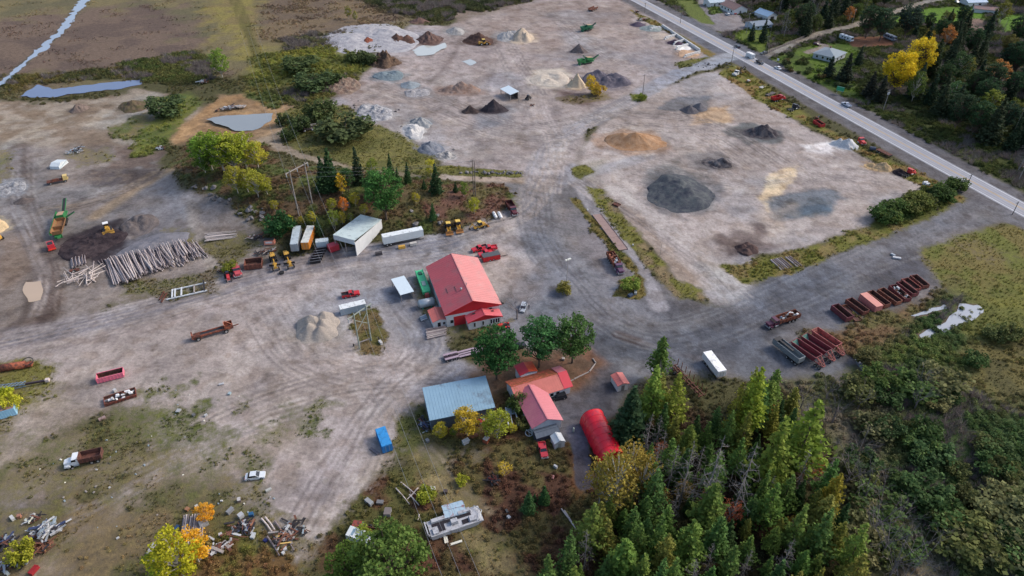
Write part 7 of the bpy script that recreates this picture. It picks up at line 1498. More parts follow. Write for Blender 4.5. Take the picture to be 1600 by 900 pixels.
t = thing('rust_tank', 'long rust orange tank with a black hose loop at the left edge', 'tank'); part('shell', MB().tube((-3.8, 0, 1.0), (3.0, 0, 1.0), 1.05, n=16), RR_, t, True); part('cradle', MB().b2(-3, -2.7, -.8, .8, 0, .3).b2(2, 2.3, -.8, .8, 0, .3), DARK, t); hs = MB(); 
for k in range(16):
    a, b = 6.283 * k / 16, 6.283 * (k + 1) / 16; hs.tube((4.0 + 1.4 * math.cos(a), 1.0 * math.sin(a), 1.9 + .5 * math.sin(a)), (4.0 + 1.4 * math.cos(b), 1.0 * math.sin(b), 1.9 + .5 * math.sin(b)), .12, n=6)
part('hose', hs, DARK, t); part('end_plate', MB().b2(3.0, 4.8, -.9, .9, .5, 1.1), RR_, t); place(t, (0, 580), (44, 573))
t = thing('truss_conveyor', 'blue grey lattice boom lying in the weeds at the left edge', 'boom'); tr = MB(); BLUE = mat('truss_blue', (120, 142, 168), .5, .1, .15, 2)
for y in (-.8, .8):
    for z in (.3, 1.5): tr.bar((-6, y, z), (3, y * .5, z * .7 + .2), .14, .14)
for k in range(9):
    x = -6 + k; tr.bar((x, -.8, .3), (x + 1, -.7, 1.3), .1, .1).bar((x, .8, .3), (x + 1, .7, 1.3), .1, .1).bar((x, -.8, 1.5), (x + 1, .7, 1.4), .1, .1)
part('lattice', tr, BLUE, t); part('mast', MB().bar((3, 0, .9), (8.0, 0, .9), .5, .5), mat('mast_dark', (60, 48, 56), .6), t); part('mast_head', MB().box((8.3, 0, 1.0), (.9, .9, .8)), paint((206, 190, 186), 'mast_pale'), t); part('pulley', MB().tube((-4, -.5, 1.7), (-4, .5, 1.7), .5), paint((160, 196, 210), 'pulley_blue'), t); place(t, (-8, 612), (52, 602))
container(7.0, 2.6, 2.7, (150, 196, 222), (150, 120, 112), 'light blue container with a brown top at the left edge', (-16, 656), (22, 645), 'storage_container', 'container')
dump_truck((222, 226, 230), mat('rust_dark_box', (104, 66, 56), .85, 0, .3, 1.5, rust=(70, 46, 44), rust_amt=.4), 'white cab dump truck with a rusty box in the lower left weeds', (160, 716), (107, 728), L=8.2)
car((208, 214, 220), 'pale silver sedan alone on the lower gravel', (385, 748), (414, 744)); pickup((188, 38, 44), 'red pickup behind the pale container by the weedy island', (535, 465), (562, 460), bedcover=DARK)
container(7.8, 2.4, 2.6, (150, 164, 176), (222, 226, 226), 'pale ribbed container beside the weedy pole island', (531, 491), (573, 481)); container(6.06, 2.44, 2.6, (36, 122, 190), (52, 142, 206), 'bright blue shipping container standing alone', (596, 680), (606, 706))
# --- round the garage
t = thing('green_machine', 'long green tank machine between carport and garage', 'tank'); GM = mat('jade_green', (72, 186, 130), .45, 0, .12, 1); part('hull', MB().prism([(-6, .6), (5.2, .6), (6.2, 1.2), (6.2, 2.2), (5.2, 2.5), (-5.4, 2.5), (-6.2, 1.8)], -1.15, 1.15), GM, t); part('hatch', MB().b2(-4.2, -2.6, -.55, .6, 2.5, 2.8), mat('dark_green', (30, 90, 70), .6), t); part('hatch', MB().b2(1.2, 3.6, -.6, .5, 2.5, 2.75), mat('grey_hatch', (150, 168, 160), .5), t); part('rail', MB().b2(-6, 6, -1.25, -1.15, 2.3, 2.7).b2(-6, 6, 1.15, 1.25, 2.3, 2.7), GM, t); part('nose', MB().box((6.8, 0, 1.2), (1.2, 1.4, 1.2), .8, .8), mat('nose_red', (168, 84, 76), .6), t); wheels(t, (-4, -2.6, 3.6), 1.0, .5, .4); place(t, (654, 428), (668, 466))
t = thing('steel_tank', 'galvanised round tank on its side beside the garage', 'tank'); part('shell', MB().tube((-2.2, 0, 1.5), (2.2, 0, 1.5), 1.35, n=20), mat('galvanised', (186, 192, 196), .35, .4, .1, 1), t, True); part('end_cap', MB().tube((2.2, 0, 1.5), (2.6, 0, 1.5), 1.35, .7, 20).tube((-2.6, 0, 1.5), (-2.2, 0, 1.5), .7, 1.35, 20), mat('galvanised', (150, 160, 166), .4, .4, .1, 1), t, True); part('saddle', MB().b2(-1.5, -1.2, -1.1, 1.1, 0, .7).b2(1.2, 1.5, -1.1, 1.1, 0, .7), paint((80, 150, 130), 'saddle_green'), t); place(t, (657, 481), (676, 477))
t = thing('scrap_cylinders', 'bundle of steel gas cylinders left of the salmon hut', 'cylinders')
for k in range(5): part('cylinder', MB().tube((-1.1 + .1 * k, -.8 + .4 * k, .35 + .25 * (k % 2)), (1.0 + .1 * k, -.8 + .4 * k, .4 + .25 * (k % 2)), .24, n=8), [STEEL, paint((120, 140, 160), 'cylinder_blue')][k % 2], t)
place(t, (655, 501), (667, 496))
pickup((198, 44, 54), 'red pickup behind the garage, farthest of three', (760, 388), (738, 394), bedcover=DARK); pickup((200, 50, 62), 'red pickup in the middle of the three behind the garage', (776, 389), (752, 392)); pickup((206, 54, 66), 'red pickup with its nose against the garage wall', (770, 396), (749, 401))
t = rolloff(6.0, 1.9, (190, 36, 42), 'red dump trailer with a dark load cover beside the garage', (757, 407), (777, 403), ra=.05, name='dump_trailer', cat='trailer', lid=mat('grey_cover', (78, 82, 86), .7)); part('drawbar', MB().bar((3, 0, .4), (6, 0, .45), .2, .15), DARK, t); wheels(t, (-.6, .6), 1.15, .4, .25)
t = car((178, 186, 196), 'silver hatchback beside the bare tree', (820, 476), (815, 490), L=4.1, wagon=True); 
t = thing('red_quad', 'small red tractor mower by the office corner', 'tractor'); RQ = paint((212, 56, 56), 'mower_red'); part('hood', MB().box((.8, 0, .85), (1.4, .9, .7), .85, .85), RQ, t); part('deck', MB().b2(-1.5, 1.2, -.7, .7, .35, .6), DARK, t); part('fender', MB().b2(-1.3, -.3, -.95, -.55, .7, .95).b2(-1.3, -.3, .55, .95, .7, .95), RQ, t); part('seat', MB().b2(-.7, -.2, -.3, .3, .8, 1.3), DARK, t); wheels(t, (-.9,), .8, .5, .35); wheels(t, (1.1,), .6, .32, .25); t.scale = (1.25, 1.25, 1.25); place(t, (794, 512), (780, 513))
LBP = mat('lilac_deck', (164, 146, 160), .7, 0, .15, 1.5)
t = thing('lowboy_trailer', 'long dark lowboy trailer running under the big green pine', 'trailer'); part('rear_deck', MB().b2(-7.5, -3.4, -1.3, -.55, .95, 1.1).b2(-7.5, -3.4, .55, 1.3, .95, 1.1), LBP, t); part('rear_well', MB().b2(-7.5, -3.4, -.55, .55, .6, .75), mat('well_dark', (52, 36, 52), .7), t); part('main_deck', MB().b2(-3.3, 6.0, -1.3, -.6, .6, .75).b2(-3.3, 6.0, .6, 1.3, .6, .75).b2(-3.3, 6.0, -.25, .25, .58, .73), LBP, t)
cb = MB()
for k in range(9): cb.b2(-3.2 + k * 1.1, -3.0 + k * 1.1, -1.25, 1.25, .42, .56)
part('cross_beam', cb, DARK, t); part('gooseneck', MB().bar((6, 0, .8), (8.4, 0, 1.5), 1.0, .35), mat('well_dark', (52, 36, 52), .7), t); wheels(t, (-6.9, -5.6, -4.3), 1.05, .42, .4); place(t, (697, 562), (770, 543))
car((34, 36, 40), 'black car under the pines behind the pink house', (804, 546), (817, 541)); car((40, 42, 46), 'black sedan beside the pink house wing', (884, 620), (860, 625), wagon=True)
pickup((186, 56, 66), 'old red pickup standing in the reddish brush', (846, 697), (851, 717), W=1.8, L=4.6)
# ------------------------------------------------------------------ logs and timber
LOGM = [mat('grey_log', c, .9, 0, .2, 2.5) for c in ((176, 164, 162), (150, 138, 138), (196, 184, 178), (128, 116, 116))]
LOGS = {}
def log_mesh(L, r, k):
    key = (round(L), round(r, 2), k)
    if key not in LOGS: LOGS[key] = MB().tube((-L / 2, 0, 0), (0, r * .5, 0), r, r * .85, 7, True).tube((0, r * .5, 0), (L / 2, 0, r * .4), r * .85, r * .6, 7, True).mesh('log', LOGM[k])
    return LOGS[key]
def lay(a, b, z, r, label, group, k=None, name='log', tilt=0.0):
    d = b - a; name = 'loose_pole' if 'pole' in label else name; o = tag(link(name, log_mesh(d.length, r, random.randrange(4) if k is None else k), None, ((a + b) / 2 + Vector((0, 0, z)))), label, name.replace('_', ' '), group)
    o.rotation_euler = (0, -tilt, math.atan2(d.y, d.x)); return o
gl = random.Random(31)
for layer, n in ((0, 80), (1, 72), (2, 54), (3, 30)):
    for k in range(n):
        t = (k + gl.uniform(-.3, .3)) / n; t0 = .05 * layer
        x0 = 168 + (312 - 168) * (t * (1 - 2 * t0) + t0); yb = 446 - 46 * t + gl.uniform(-3, 3); yt = 409 - 30 * t + gl.uniform(-3, 3)
        lay(G(x0 + 6 + gl.uniform(-4, 7) + (9 if gl.random() < .15 else 0), yb), G(x0 - 10 + 8 * t + gl.uniform(-5, 4), yt), .25 + .5 * layer + gl.uniform(0, .25), gl.uniform(.15, .25), 'grey tree length log in the long pile', 'logs of the long pile', tilt=gl.uniform(-.02, .04))
for k in range(46):
    t = gl.random(); x, y = 92 + 66 * t, 442 - 10 * t + gl.uniform(-10, 7); a = G(x, y); an = gl.uniform(0.5, 2.6); Ln = gl.uniform(3, 7); d = Vector((math.cos(an), math.sin(an), 0)) * Ln / 2
    lay(a - d, a + d, gl.uniform(.2, 1.8), gl.uniform(.1, .2), 'pale crooked pole in the messy slash heap left of the long pile', 'poles of the slash heap', gl.choice([0, 2, 2]), tilt=gl.uniform(-.2, .2))
for k in range(14): x = 113 + 1.7 * k; lay(G(x, 420 - .5 * k), G(x - 2, 407 - .5 * k), .3 + .3 * (k % 3), .2, 'short log in the small stack with the black cart', 'logs of the small stack')
for k in range(26): y = 366 + 12 * gl.random(); lay(G(322 + gl.uniform(-2, 4), y + 2), G(368 + gl.uniform(-6, 4), y - 5 + gl.uniform(-2, 2)), .2 + .25 * (k % 3), .14, 'pale peeled pole in the stack by the upper track', 'poles of the upper stack', 2)
for k in range(20): t = k / 20; lay(G(667 + gl.uniform(-2, 1), 517 + 15 * t), G(697 + gl.uniform(-2, 2), 512 + 13 * t), .2 + .32 * (k % 3), .2, 'long log in the stack before the salmon hut', 'logs before the salmon hut')
for k in range(20): t = k / 20; lay(G(280 + 38 * t, 868 + gl.uniform(-4, 6)), G(288 + 32 * t, 808 + gl.uniform(-3, 3)), .2 + .28 * (k % 2), .22, 'weathered utility pole in the stack under the yellow tree', 'poles under the yellow tree')
for x0, y0, x1, y1, lb in ((430, 816, 460, 862, 'dark pole leaning across the scrap at the lower left'), (409, 812, 426, 834, 'white steel beam, left of a pair in the scrap'), (415, 810, 430, 830, 'white steel beam, right of a pair in the scrap'), (332, 868, 366, 852, 'split grey pole beside the old pole stack'), (418, 840, 437, 870, 'second dark pole beside the leaning one')):
    lay(G(x0, y0), G(x1, y1), .4, .22, lb, None, 3 if 'dark' in lb else 2)
for x0, y0, x1, y1, lb in ((619, 765, 640, 790, 'white fallen pole, left of the crossed poles'), (627, 756, 651, 776, 'longest white fallen pole among the reddish brush'), (653, 765, 637, 782, 'short pole crossing the white fallen poles'), (640, 775, 655, 792, 'pole end below the crossed poles'), (877, 797, 907, 840, 'pale fallen trunk in the brush by the wood'), (882, 800, 900, 830, 'second pale trunk beside the fallen one'), (655, 806, 653, 815, 'small rusty post by the wreck'), (1130, 100, 1150, 105, 'black pole lying by the entrance')):
    lay(G(x0, y0), G(x1, y1), .5, .16, lb, None, 2)
for k in range(9): x = 1204 + 3.2 * k + (5 if k > 5 else 0); lay(G(x, 407 - .6 * k), G(x + 17, 423 - .9 * k), .25, .28, 'dark steel pipe in the bundle on the grass verge', 'pipes on the grass verge', 3 if k % 3 else 0, 'pipe')
t = thing('cart', 'small cart with a black wheel at the little log stack', 'cart'); part('bed', MB().b2(-1.5, 1.5, -.7, .7, .5, .65), RUST, t); part('drawbar', MB().bar((1.5, 0, .5), (3, 0, .4), .12, .12), DARK, t); wheels(t, (0,), .8, .5, .3); place(t, (112, 425), (122, 423))
t = thing('timber_rack', 'rack of white beams and timbers by the yard road', 'rack'); WS = paint((206, 210, 214), 'white_beam')
part('rail', MB().bar((-6, -2, .4), (6, -2, .4), .35, .35), WS, t); part('rail', MB().bar((-4, 2.4, .5), (6, 2.4, .5), .35, .35), WS, t); part('upright', MB().bar((5.2, -2, .4), (5.4, 2.6, 1.4), .4, .5), DARK, t)
for x in (-4.3, -3.5, -1.6, 2.2): part('beam', MB().bar((x, -2, .7), (x + .3, 2.2, .9), .4, .3), WS if x < 0 else WOODG, t)
part('timber', MB().bar((-7.5, -2.6, .3), (-5.8, 2, .3), .4, .3).bar((-8, -1, .3), (-6.6, 3, .3), .4, .3), RUST, t); place(t, (270, 462), (314, 452))

# ------------------------------------------------------------------ poles and wires
PW = mat('pole_wood', (150, 144, 140), .9, 0, .15, 2); PWD = mat('pole_wood', (112, 104, 98), .9, 0, .15, 2)
INS = mat('insulator', (176, 184, 188), .3)
def pole(x, y, top, label, arm=True, m=None, xfmr=False, lamp=False, r=.17, yaw=.6, hgt=None):
    b = G(x, y); h = hgt or min(15, height_to(b, top)); t = thing('light_pole' if lamp else 'utility_pole', label, 'pole', b, yaw); m = m or PWD
    part('shaft', MB().tube((0, 0, -.4), (0, 0, h), r, r * .65, 8), m, t)
    if arm:
        a = part('crossarm', MB().bar((-1.2, .18, h - .6), (1.2, .18, h - .6), .12, .14), m, t); 
        for xx in (-1.1, 0, 1.1): part('insulator', MB().tube((xx, .18, h - .5), (xx, .18, h - .2), .08, .05, 6), INS, a)
    if xfmr: part('transformer', MB().tube((.45, 0, h - 2.4), (.45, 0, h - 1.3), .32, n=10).tube((-.45, 0, h - 2.4), (-.45, 0, h - 1.3), .32, n=10), paint((190, 194, 198), 'transformer_grey'), t)
    if lamp:
        for xx in (-.7, .2, .8): part('lamp', MB().box((xx, 0, h + .1), (.55, .5, .35)), LAMP, t)
        part('lamp_bar', MB().bar((-1, 0, h - .05), (1, 0, h - .05), .1, .1), STEEL, t)
    return Vector((b.x, b.y, b.z + h - .2))
pole(885, 448, 406, 'yard light pole with white floodlights over a dry bush', False, PW, lamp=True, r=.1)
tops = [pole(1143, 97, 72, 'utility pole at the yard entrance'), pole(1063, 36, 14, 'utility pole on the verge above the block bays'), pole(1007, 20, 4, 'utility pole at the far end of the verge'), pole(1509, 295, 272, 'utility pole at the dark lot entrance'), pole(1582, 335, 315, 'short pole by the dark lot entrance')]
pole(1004, 148, 116, 'slim pole beside the entrance road'); pole(1166, 52, 20, 'pale light pole in front of the grey bungalow', True, PW); pole(1195, 86, 56, 'dark pole by the side road fence'); pole(1380, 172, 140, 'pole with two grey transformers beyond the highway', True, PW, True); pole(1581, 213, 168, 'leaning pale pole at the dark wood', True, PW); pole(1591, 283, 258, 'pale pole by the highway bend', True, PW)
pole(811, 162, 140, 'pale pole beside the field shelter', False, PW); pole(1331, 38, 14, 'pole on the side road by the wood', True, PW); pole(1103, 18, 5, 'small lamp post in front of the roadhouse', False, PW, hgt=6); pole(1031, 400, 379, 'thin stake standing in the weedy strip', False, PW, r=.06)
pole(743, 308, 244, 'left pole of the tall double pole on the knoll', False, PWD, r=.2); dp = pole(740, 306, 246, 'right pole of the tall double pole on the knoll', True, PWD, r=.2)
def hframe(bl, br, tl_y, tr_y, label, mats, brace=True, arm_out=2.2):
    a, b = G(*bl), G(*br); h = (height_to(a, tl_y) + height_to(b, tr_y)) / 2; d = b - a; Wd = Vector((d.x, d.y, 0)).length; t = thing('pole_frame', label, 'power pole', ((a.x + b.x) / 2, (a.y + b.y) / 2, min(a.z, b.z)), math.atan2(d.y, d.x))
    for s in (-1, 1): part('shaft', MB().tube((s * Wd / 2, 0, -.5), (s * Wd / 2, 0, h), .22, .15, 8), mats, t)
    part('crossarm', MB().bar((-Wd / 2 - arm_out, .2, h - .9), (Wd / 2 + arm_out, .2, h - .9), .22, .3), mats, t)
    if brace: part('brace', MB().bar((-Wd / 2, .1, h - 2.6), (Wd / 2, .1, h - 6.6), .14, .14).bar((-Wd / 2, -.1, h - 6.6), (Wd / 2, -.1, h - 2.6), .14, .14), mats, t)
    R3 = Matrix.Rotation(math.atan2(d.y, d.x), 3, 'Z'); pts_ = []
    for xx in (-Wd / 2 - arm_out + .3, 0, Wd / 2 + arm_out - .3):
        ins = MB()
        for k in range(4): ins.tube((xx, .2, h - 1.1 - .32 * k), (xx, .2, h - 1.34 - .32 * k), .15, .12, 8)
        part('insulator', ins, INS, t); pts_.append(t.location + R3 @ Vector((xx, .2, h - 2.4)))
    return pts_
near = hframe((562, 545), (580, 532), 486, 480, 'grey pole frame with a crossarm standing in the weedy island', mat('silvered_pole', (146, 154, 146), .9, 0, .12, 2))
far = hframe((467, 337), (488, 318), 262, 250, 'tall pale pole frame on the brown knoll', PW, False, 1.8)
part_post = None
t = thing('base_beam', 'pale beam and posts at the foot of the grey pole frame', 'barrier'); part('beam', MB().bar((-2.6, 0, .7), (2.6, 0, .7), .25, .25), WOODG, t); part('post', MB().b2(-2.7, -2.4, -.15, .15, -.2, .9).b2(2.4, 2.7, -.15, .15, -.2, .9), DARK, t); place(t, (553, 541), (579, 532))
t = thing('concrete_block', 'white block with a dark post by the weedy pole island', 'block'); part('block', MB().box((0, 0, .4), (1.6, .8, .8), .95, .9), CONC, t); part('post', MB().b2(-1.2, -.9, -.1, .1, -.2, 1.6), DARK, t); place(t, (592, 533), (598, 540))
WIRE = mat('wire', (150, 150, 152), .4, .5)
def wire(p, q, sag, label, group, r=.035):
    n = 24; mb = MB(); pr = None
    for k in range(n + 1):
        t = k / n; c = p.lerp(q, t) - Vector((0, 0, sag * 4 * t * (1 - t)))
        if pr is not None: mb.tube(pr, c, r, r, 4, False)
        pr = c
    return tag(link('power_line', mb.mesh('power_line', WIRE)), label, 'power line', group)
off = [Vector((-7.0, 56, 13)), Vector((-3.6, 56, 13)), Vector((-.2, 56, 13))]
for k in range(3):
    wire(near[k], off[k], 2.2, 'transmission wire running from the weedy island to the lower picture edge', 'transmission wires, near span'); wire(far[k], near[k], 2.5, 'transmission wire between the two pole frames', 'transmission wires, middle span')
    wire(far[k], Vector((far[k].x - 70, far[k].y + 170, 22)), 4, 'transmission wire running from the knoll over the marsh', 'transmission wires, far span'); wire(far[k], dp + Vector((.5 * k, 0, 0)), 1.5, 'wire from the knoll frame to the double pole', 'wires to the double pole', .025)
wire(tops[2], tops[1], 1, 'roadside wire above the block bays', None, .025); wire(tops[1], tops[0], 1, 'roadside wire between bays and entrance', None, .025); wire(tops[0], tops[3], 1.5, 'long roadside wire along the highway verge', None, .025)

# ------------------------------------------------------------------ signs, boats, scrap and the small things
t = thing('road_sign', 'green road sign on two posts beyond the highway', 'sign', G(1311, 147), R(-40)); part('panel', MB().b2(-1.9, 1.9, -.04, .04, 1.6, 4.0), paint((42, 150, 110), 'sign_green'), t); part('border', MB().b2(-1.8, 1.8, -.06, -.045, 3.8, 3.88).b2(-1.8, 1.8, -.06, -.045, 1.72, 1.8), paint((226, 230, 230), 'sign_white'), t)
for x in (-1.3, 1.3): part('post', MB().b2(x - .07, x + .07, .05, .15, -.3, 3.9), STEEL, t)
t = thing('roadside_sign', 'small white sign at the corner of the lawn', 'sign', G(1215, 97), R(-40)); part('panel', MB().b2(-.6, .6, -.03, .03, .8, 2.2), paint((230, 230, 230), 'sign_white'), t); part('post', MB().b2(-.06, .06, .03, .12, -.3, 2.1), WOODG, t)
def boat(label, a, b, L, rgb, inr, trailer=False):
    t = thing('boat', label, 'boat'); h = L / 2; m = paint(rgb, 'boat_paint'); W = L * .2
    st = [(-h, W, .2), (-h * .2, W * 1.1, .15), (h * .5, W * .8, .2), (h, .04, .6)]; vs = []
    for x, w, zb in st: vs += [(x, -w * .7, zb), (x, w * .7, zb), (x, w, 1.0 + .15 * (x > 0)), (x, -w, 1.0 + .15 * (x > 0))]
    fs = [(0, 1, 2, 3)] + [f for k in range(3) for o in [4 * k] for f in ((o, o + 4, o + 5, o + 1), (o + 1, o + 5, o + 6, o + 2), (o + 3, o + 7, o + 4, o))]
    part('hull', MB().add(vs, fs), m, t); part('deck', MB().add([(x * .97, s * w * .93, .96 + .12 * (x > 0)) for x, w, _ in st for s in (-1, 1)], [(2 * k, 2 * k + 2, 2 * k + 3, 2 * k + 1) for k in range(3)]), paint(inr, 'boat_deck'), t)
    part('seat', MB().b2(-h * .6, -h * .4, -W * .8, W * .8, .95, 1.15).b2(0, h * .15, -W * .8, W * .8, .98, 1.2), paint((180, 180, 184), 'boat_seat'), t); return place(t, a, b)
boat('red and white boat between the bushes by the blue grey shed', (750, 660), (770, 648), 5.2, (206, 208, 212), (186, 56, 70))
t = thing('tyre_ring', 'white ringed wheel beside the red boat', 'wheel', G(746, 655)); part('tyre', MB().tube((0, 0, 0), (0, 0, .35), .7, n=14), paint((206, 208, 212), 'ring_white'), t); part('hub', MB().tube((0, 0, .35), (0, 0, .4), .4), DARK, t)
WF = paint((222, 226, 230), 'white_frame')
t = thing('dock_frame', 'white boat lift frame standing between shed and pink house', 'frame'); part('rail', MB().bar((-3.6, -1.3, .5), (3.0, -1.1, .5), .3, .3), WF, t); part('rail', MB().bar((-3.6, 1.3, .5), (3.0, 1.1, .5), .3, .3), WF, t); part('platform', MB().b2(.4, 2.8, -1, 1, .5, .65), mat('grey_sheet', (150, 164, 172), .5), t); part('tongue', MB().bar((2.8, -.6, .6), (4.6, 0, .6), .2, .2).bar((2.8, .6, .6), (4.6, 0, .6), .2, .2), WF, t); part('rail', MB().bar((-3.4, .2, .4), (.4, .2, .4), .2, .2), WF, t); place(t, (803, 668), (796, 636))
t = thing('spool', 'white open reel lying beside the dark roofed shed', 'reel'); rg = MB()
for k in range(14):
    a, b = 6.283 * k / 14, 6.283 * (k + 1) / 14
    for z in (.15,): rg.tube((1.1 * math.cos(a), .9 * math.sin(a), z), (1.1 * math.cos(b), .9 * math.sin(b), z), .1, n=5)
part('ring', rg, WF, t); part('spoke', MB().bar((-1.1, 0, .2), (1.1, 0, .2), .1, .1).bar((-.5, -.8, .2), (.4, .8, .9), .1, .1).bar((.5, -.8, .2), (.4, .8, .9), .1, .1), WF, t); place(t, (827, 682), (826, 672))
def crate(x, y, s, rgb, label, name='crate', cat='crate', top=None, an=None, dz=0.0):
    s = tuple(v * .82 for v in s); dl = lambda c: [int(v * .62 + .22 * sum(c) / 3) for v in c]; rgb = dl(rgb); top = dl(top) if top else None
    t = thing(name, label, cat, G(x, y, dz), random.uniform(0, 3.1) if an is None else an); m = paint(rgb, 'crate_paint'); part('box', MB().box((0, 0, s[2] / 2 + .08), s, .94, .94), m, t); part('lid', MB().box((0, 0, s[2] + .1), (s[0] * .98, s[1] * .98, .1)), paint(top or rgb, 'crate_lid'), t); part('skid', MB().b2(-s[0] * .45, s[0] * .45, -s[1] * .4, -s[1] * .25, 0, .08).b2(-s[0] * .45, s[0] * .45, s[1] * .25, s[1] * .4, 0, .08), WOODG, t); return t
for x, y, s, c, lb, tp in ((728, 692, (2.2, 1.4, 1.0), (222, 228, 230), 'white box in front of the golden bush tree', None), (742, 683, (2.2, 1.0, .6), (206, 116, 76), 'orange trough beside the white box', (150, 84, 56)), (760, 690, (1.8, 1.6, 1.4), (216, 100, 62), 'orange box with a white top by the yellow green bush', (224, 214, 208)), (676, 767, (1.4, 1.6, .9), (222, 220, 206), 'white appliance in the reddish brush under the wires', None), (696, 770, (1.2, 1.0, .8), (96, 78, 76), 'rusty drum stove near the white appliance', None),
    (577, 786, (2.6, 1.2, .8), (178, 180, 182), 'grey tank box left in the brush near the gravel edge', None), (594, 786, (1.2, 1.9, .5), (138, 136, 136), 'dull grey panel beside the grey tank box', None), (606, 803, (2.3, 1.8, 1.2), (176, 174, 176), 'pale cabinet with a brown lid in the reddish brush', (146, 132, 126)), (868, 731, (1.2, .6, .8), (226, 226, 226), 'white chair like piece by the lone golden sapling', None), (864, 747, (.6, 1.2, .4), (216, 140, 136), 'pinkish plank below the lone golden sapling', None), (795, 810, (1.0, .8, .7), (226, 226, 226), 'small white bucket shape at the trail end', None), (792, 800, (1.2, .6, .4), (80, 80, 80), 'dark part at the trail end', None),
    (420, 767, (1.6, .8, .5), (206, 206, 196), 'white block on the gravel right of the silver sedan', None), (374, 783, (1.2, .9, .8), (150, 130, 136), 'brown and white bundle above the lower scrap', (220, 214, 212)), (360, 800, (1.0, 2.0, .9), (160, 164, 170), 'grey cabinet at the top of the lower scrap', None), (377, 808, (1.3, 1.4, 1.1), (214, 220, 226), 'white stove with a dark hole in the lower scrap', (206, 210, 216)), (393, 806, (1.2, 1.0, .9), (36, 110, 176), 'blue drum in the lower scrap', None), (319, 820, (1.8, 2.2, 1.0), (206, 206, 206), 'white crumpled shell beside the old pole stack', None), (331, 843, (.5, 2.2, .5), (222, 222, 222), 'narrow white panel beside the old pole stack', None), (345, 837, (.9, .9, .6), (222, 214, 214), 'small white box in the lower scrap weeds', None), (396, 839, (1.0, 1.6, .7), (216, 222, 226), 'white locker among orange scrap', None), (358, 838, (.8, .8, .5), (214, 130, 140), 'pink box in the lower scrap weeds', None),
    (456, 840, (1.9, 1.0, .7), (172, 196, 206), 'light blue cooler in the burnt scrap', None), (446, 860, (.9, .9, .8), (226, 226, 226), 'white jug in the scrap by the leaning pole', None), (443, 866, (.7, .7, .7), (230, 230, 230), 'white bucket below the white jug', None), (277, 826, (1.0, 1.4, .5), (44, 92, 150), 'blue sheet at the left side of the old pole stack', None), (293, 797, (1.0, 1.0, .6), (196, 130, 84), 'orange can above the old pole stack', None), (308, 793, (.9, .8, .6), (222, 222, 210), 'white can above the old pole stack', None), (415, 846, (.9, .9, .6), (30, 40, 120), 'dark blue barrel end under the leaning pole', None),
    (20, 811, (1.8, .8, .6), (226, 226, 222), 'white roll beside the orange drum at the left', None), (31, 809, (.9, .9, .9), (206, 130, 100), 'orange drum in the left scrap heap', None), (54, 893, (2.4, 1.2, .9), (206, 30, 44), 'red box cut by the bottom left edge', None), (12, 897, (1.2, .7, .5), (190, 206, 206), 'pale can at the bottom left edge', None), (57, 853, (1.4, 1.2, .8), (142, 74, 44), 'rust drum in the left scrap heap', None), (53, 866, (.9, .9, .8), (190, 192, 194), 'grey tin beside the rust drum', None), (70, 862, (.7, .9, .6), (226, 160, 100), 'small orange tin on rusty soil', None), (237, 858, (.9, 3.4, .4), (206, 204, 202), 'pale plank pallet alone in the weeds', None), (250, 877, (1.5, 1.1, .6), (120, 126, 130), 'grey pan by the lime green tree', None),
    (359, 616, (.8, 1.0, .5), (176, 206, 216), 'pale blue pail on the weedy gravel', None), (346, 601, (1.6, .7, .3), (214, 214, 216), 'white sheet scrap on the weedy gravel', None), (279, 643, (1.2, 1.4, .4), (190, 194, 198), 'grey mesh cage in the weeds', None), (303, 650, (1.0, .8, .6), (120, 120, 122), 'dark can among white litter', None), (322, 650, (.9, .7, .5), (216, 216, 216), 'white can among white litter', None), (180, 612, (.9, .9, .9), (226, 226, 226), 'white ball shaped tank between the two lower bins', None), (160, 655, (2.0, 1.0, .5), (190, 150, 140), 'pinkish rubble bag below the rusty bin', None), (985, 463, (2.0, 1.3, .9), (70, 92, 130), 'blue tarp covered stack at the strip end', None), (993, 458, (2.4, 1.0, .7), (196, 204, 210), 'grey sheet metal beside the blue tarp', None),
    (918, 329, (.7, .5, .6), (226, 226, 226), 'white marker block by the scale end', None), (989, 384, (.7, .5, .6), (226, 226, 226), 'white marker block at the strip edge', None), (1401, 404, (3.2, 1.2, .5), (206, 210, 218), 'pale broken hull lying by the dark lot', None), (1395, 399, (1.8, 1.0, .5), (170, 184, 200), 'blue grey hull piece beside the pale broken one', None), (668, 690, (1.2, 1.0, .7), (150, 150, 150), 'grey scrap box at the shed corner', None), (693, 680, (1.6, 1.0, .5), (60, 60, 62), 'dark and white wheel parts in front of the shed', (206, 206, 206)), (614, 700, (.8, .8, .3), (96, 96, 110), 'dark grate by the blue container', None), (585, 706, (3.6, .9, .3), (120, 112, 120), 'mauve rail lying below the blue container', None), (790, 572, (1.2, 1.0, .8), (90, 60, 50), 'brown bin under the pines', None), (880, 562, (1.0, 1.0, .6), (206, 190, 180), 'pale stone ring on the needle covered lawn', None), (896, 675, (.4, .4, 1.6), (206, 226, 206), 'white stake beside the arched shelter', None), (787, 472, (2.6, 1.0, .7), (120, 110, 104), 'wooden bench like table by the garage corner', None)):
    crate(x, y, s, c, lb, 'scrap_box' if y > 500 else 'crate', 'scrap' if y > 500 else 'crate', tp)
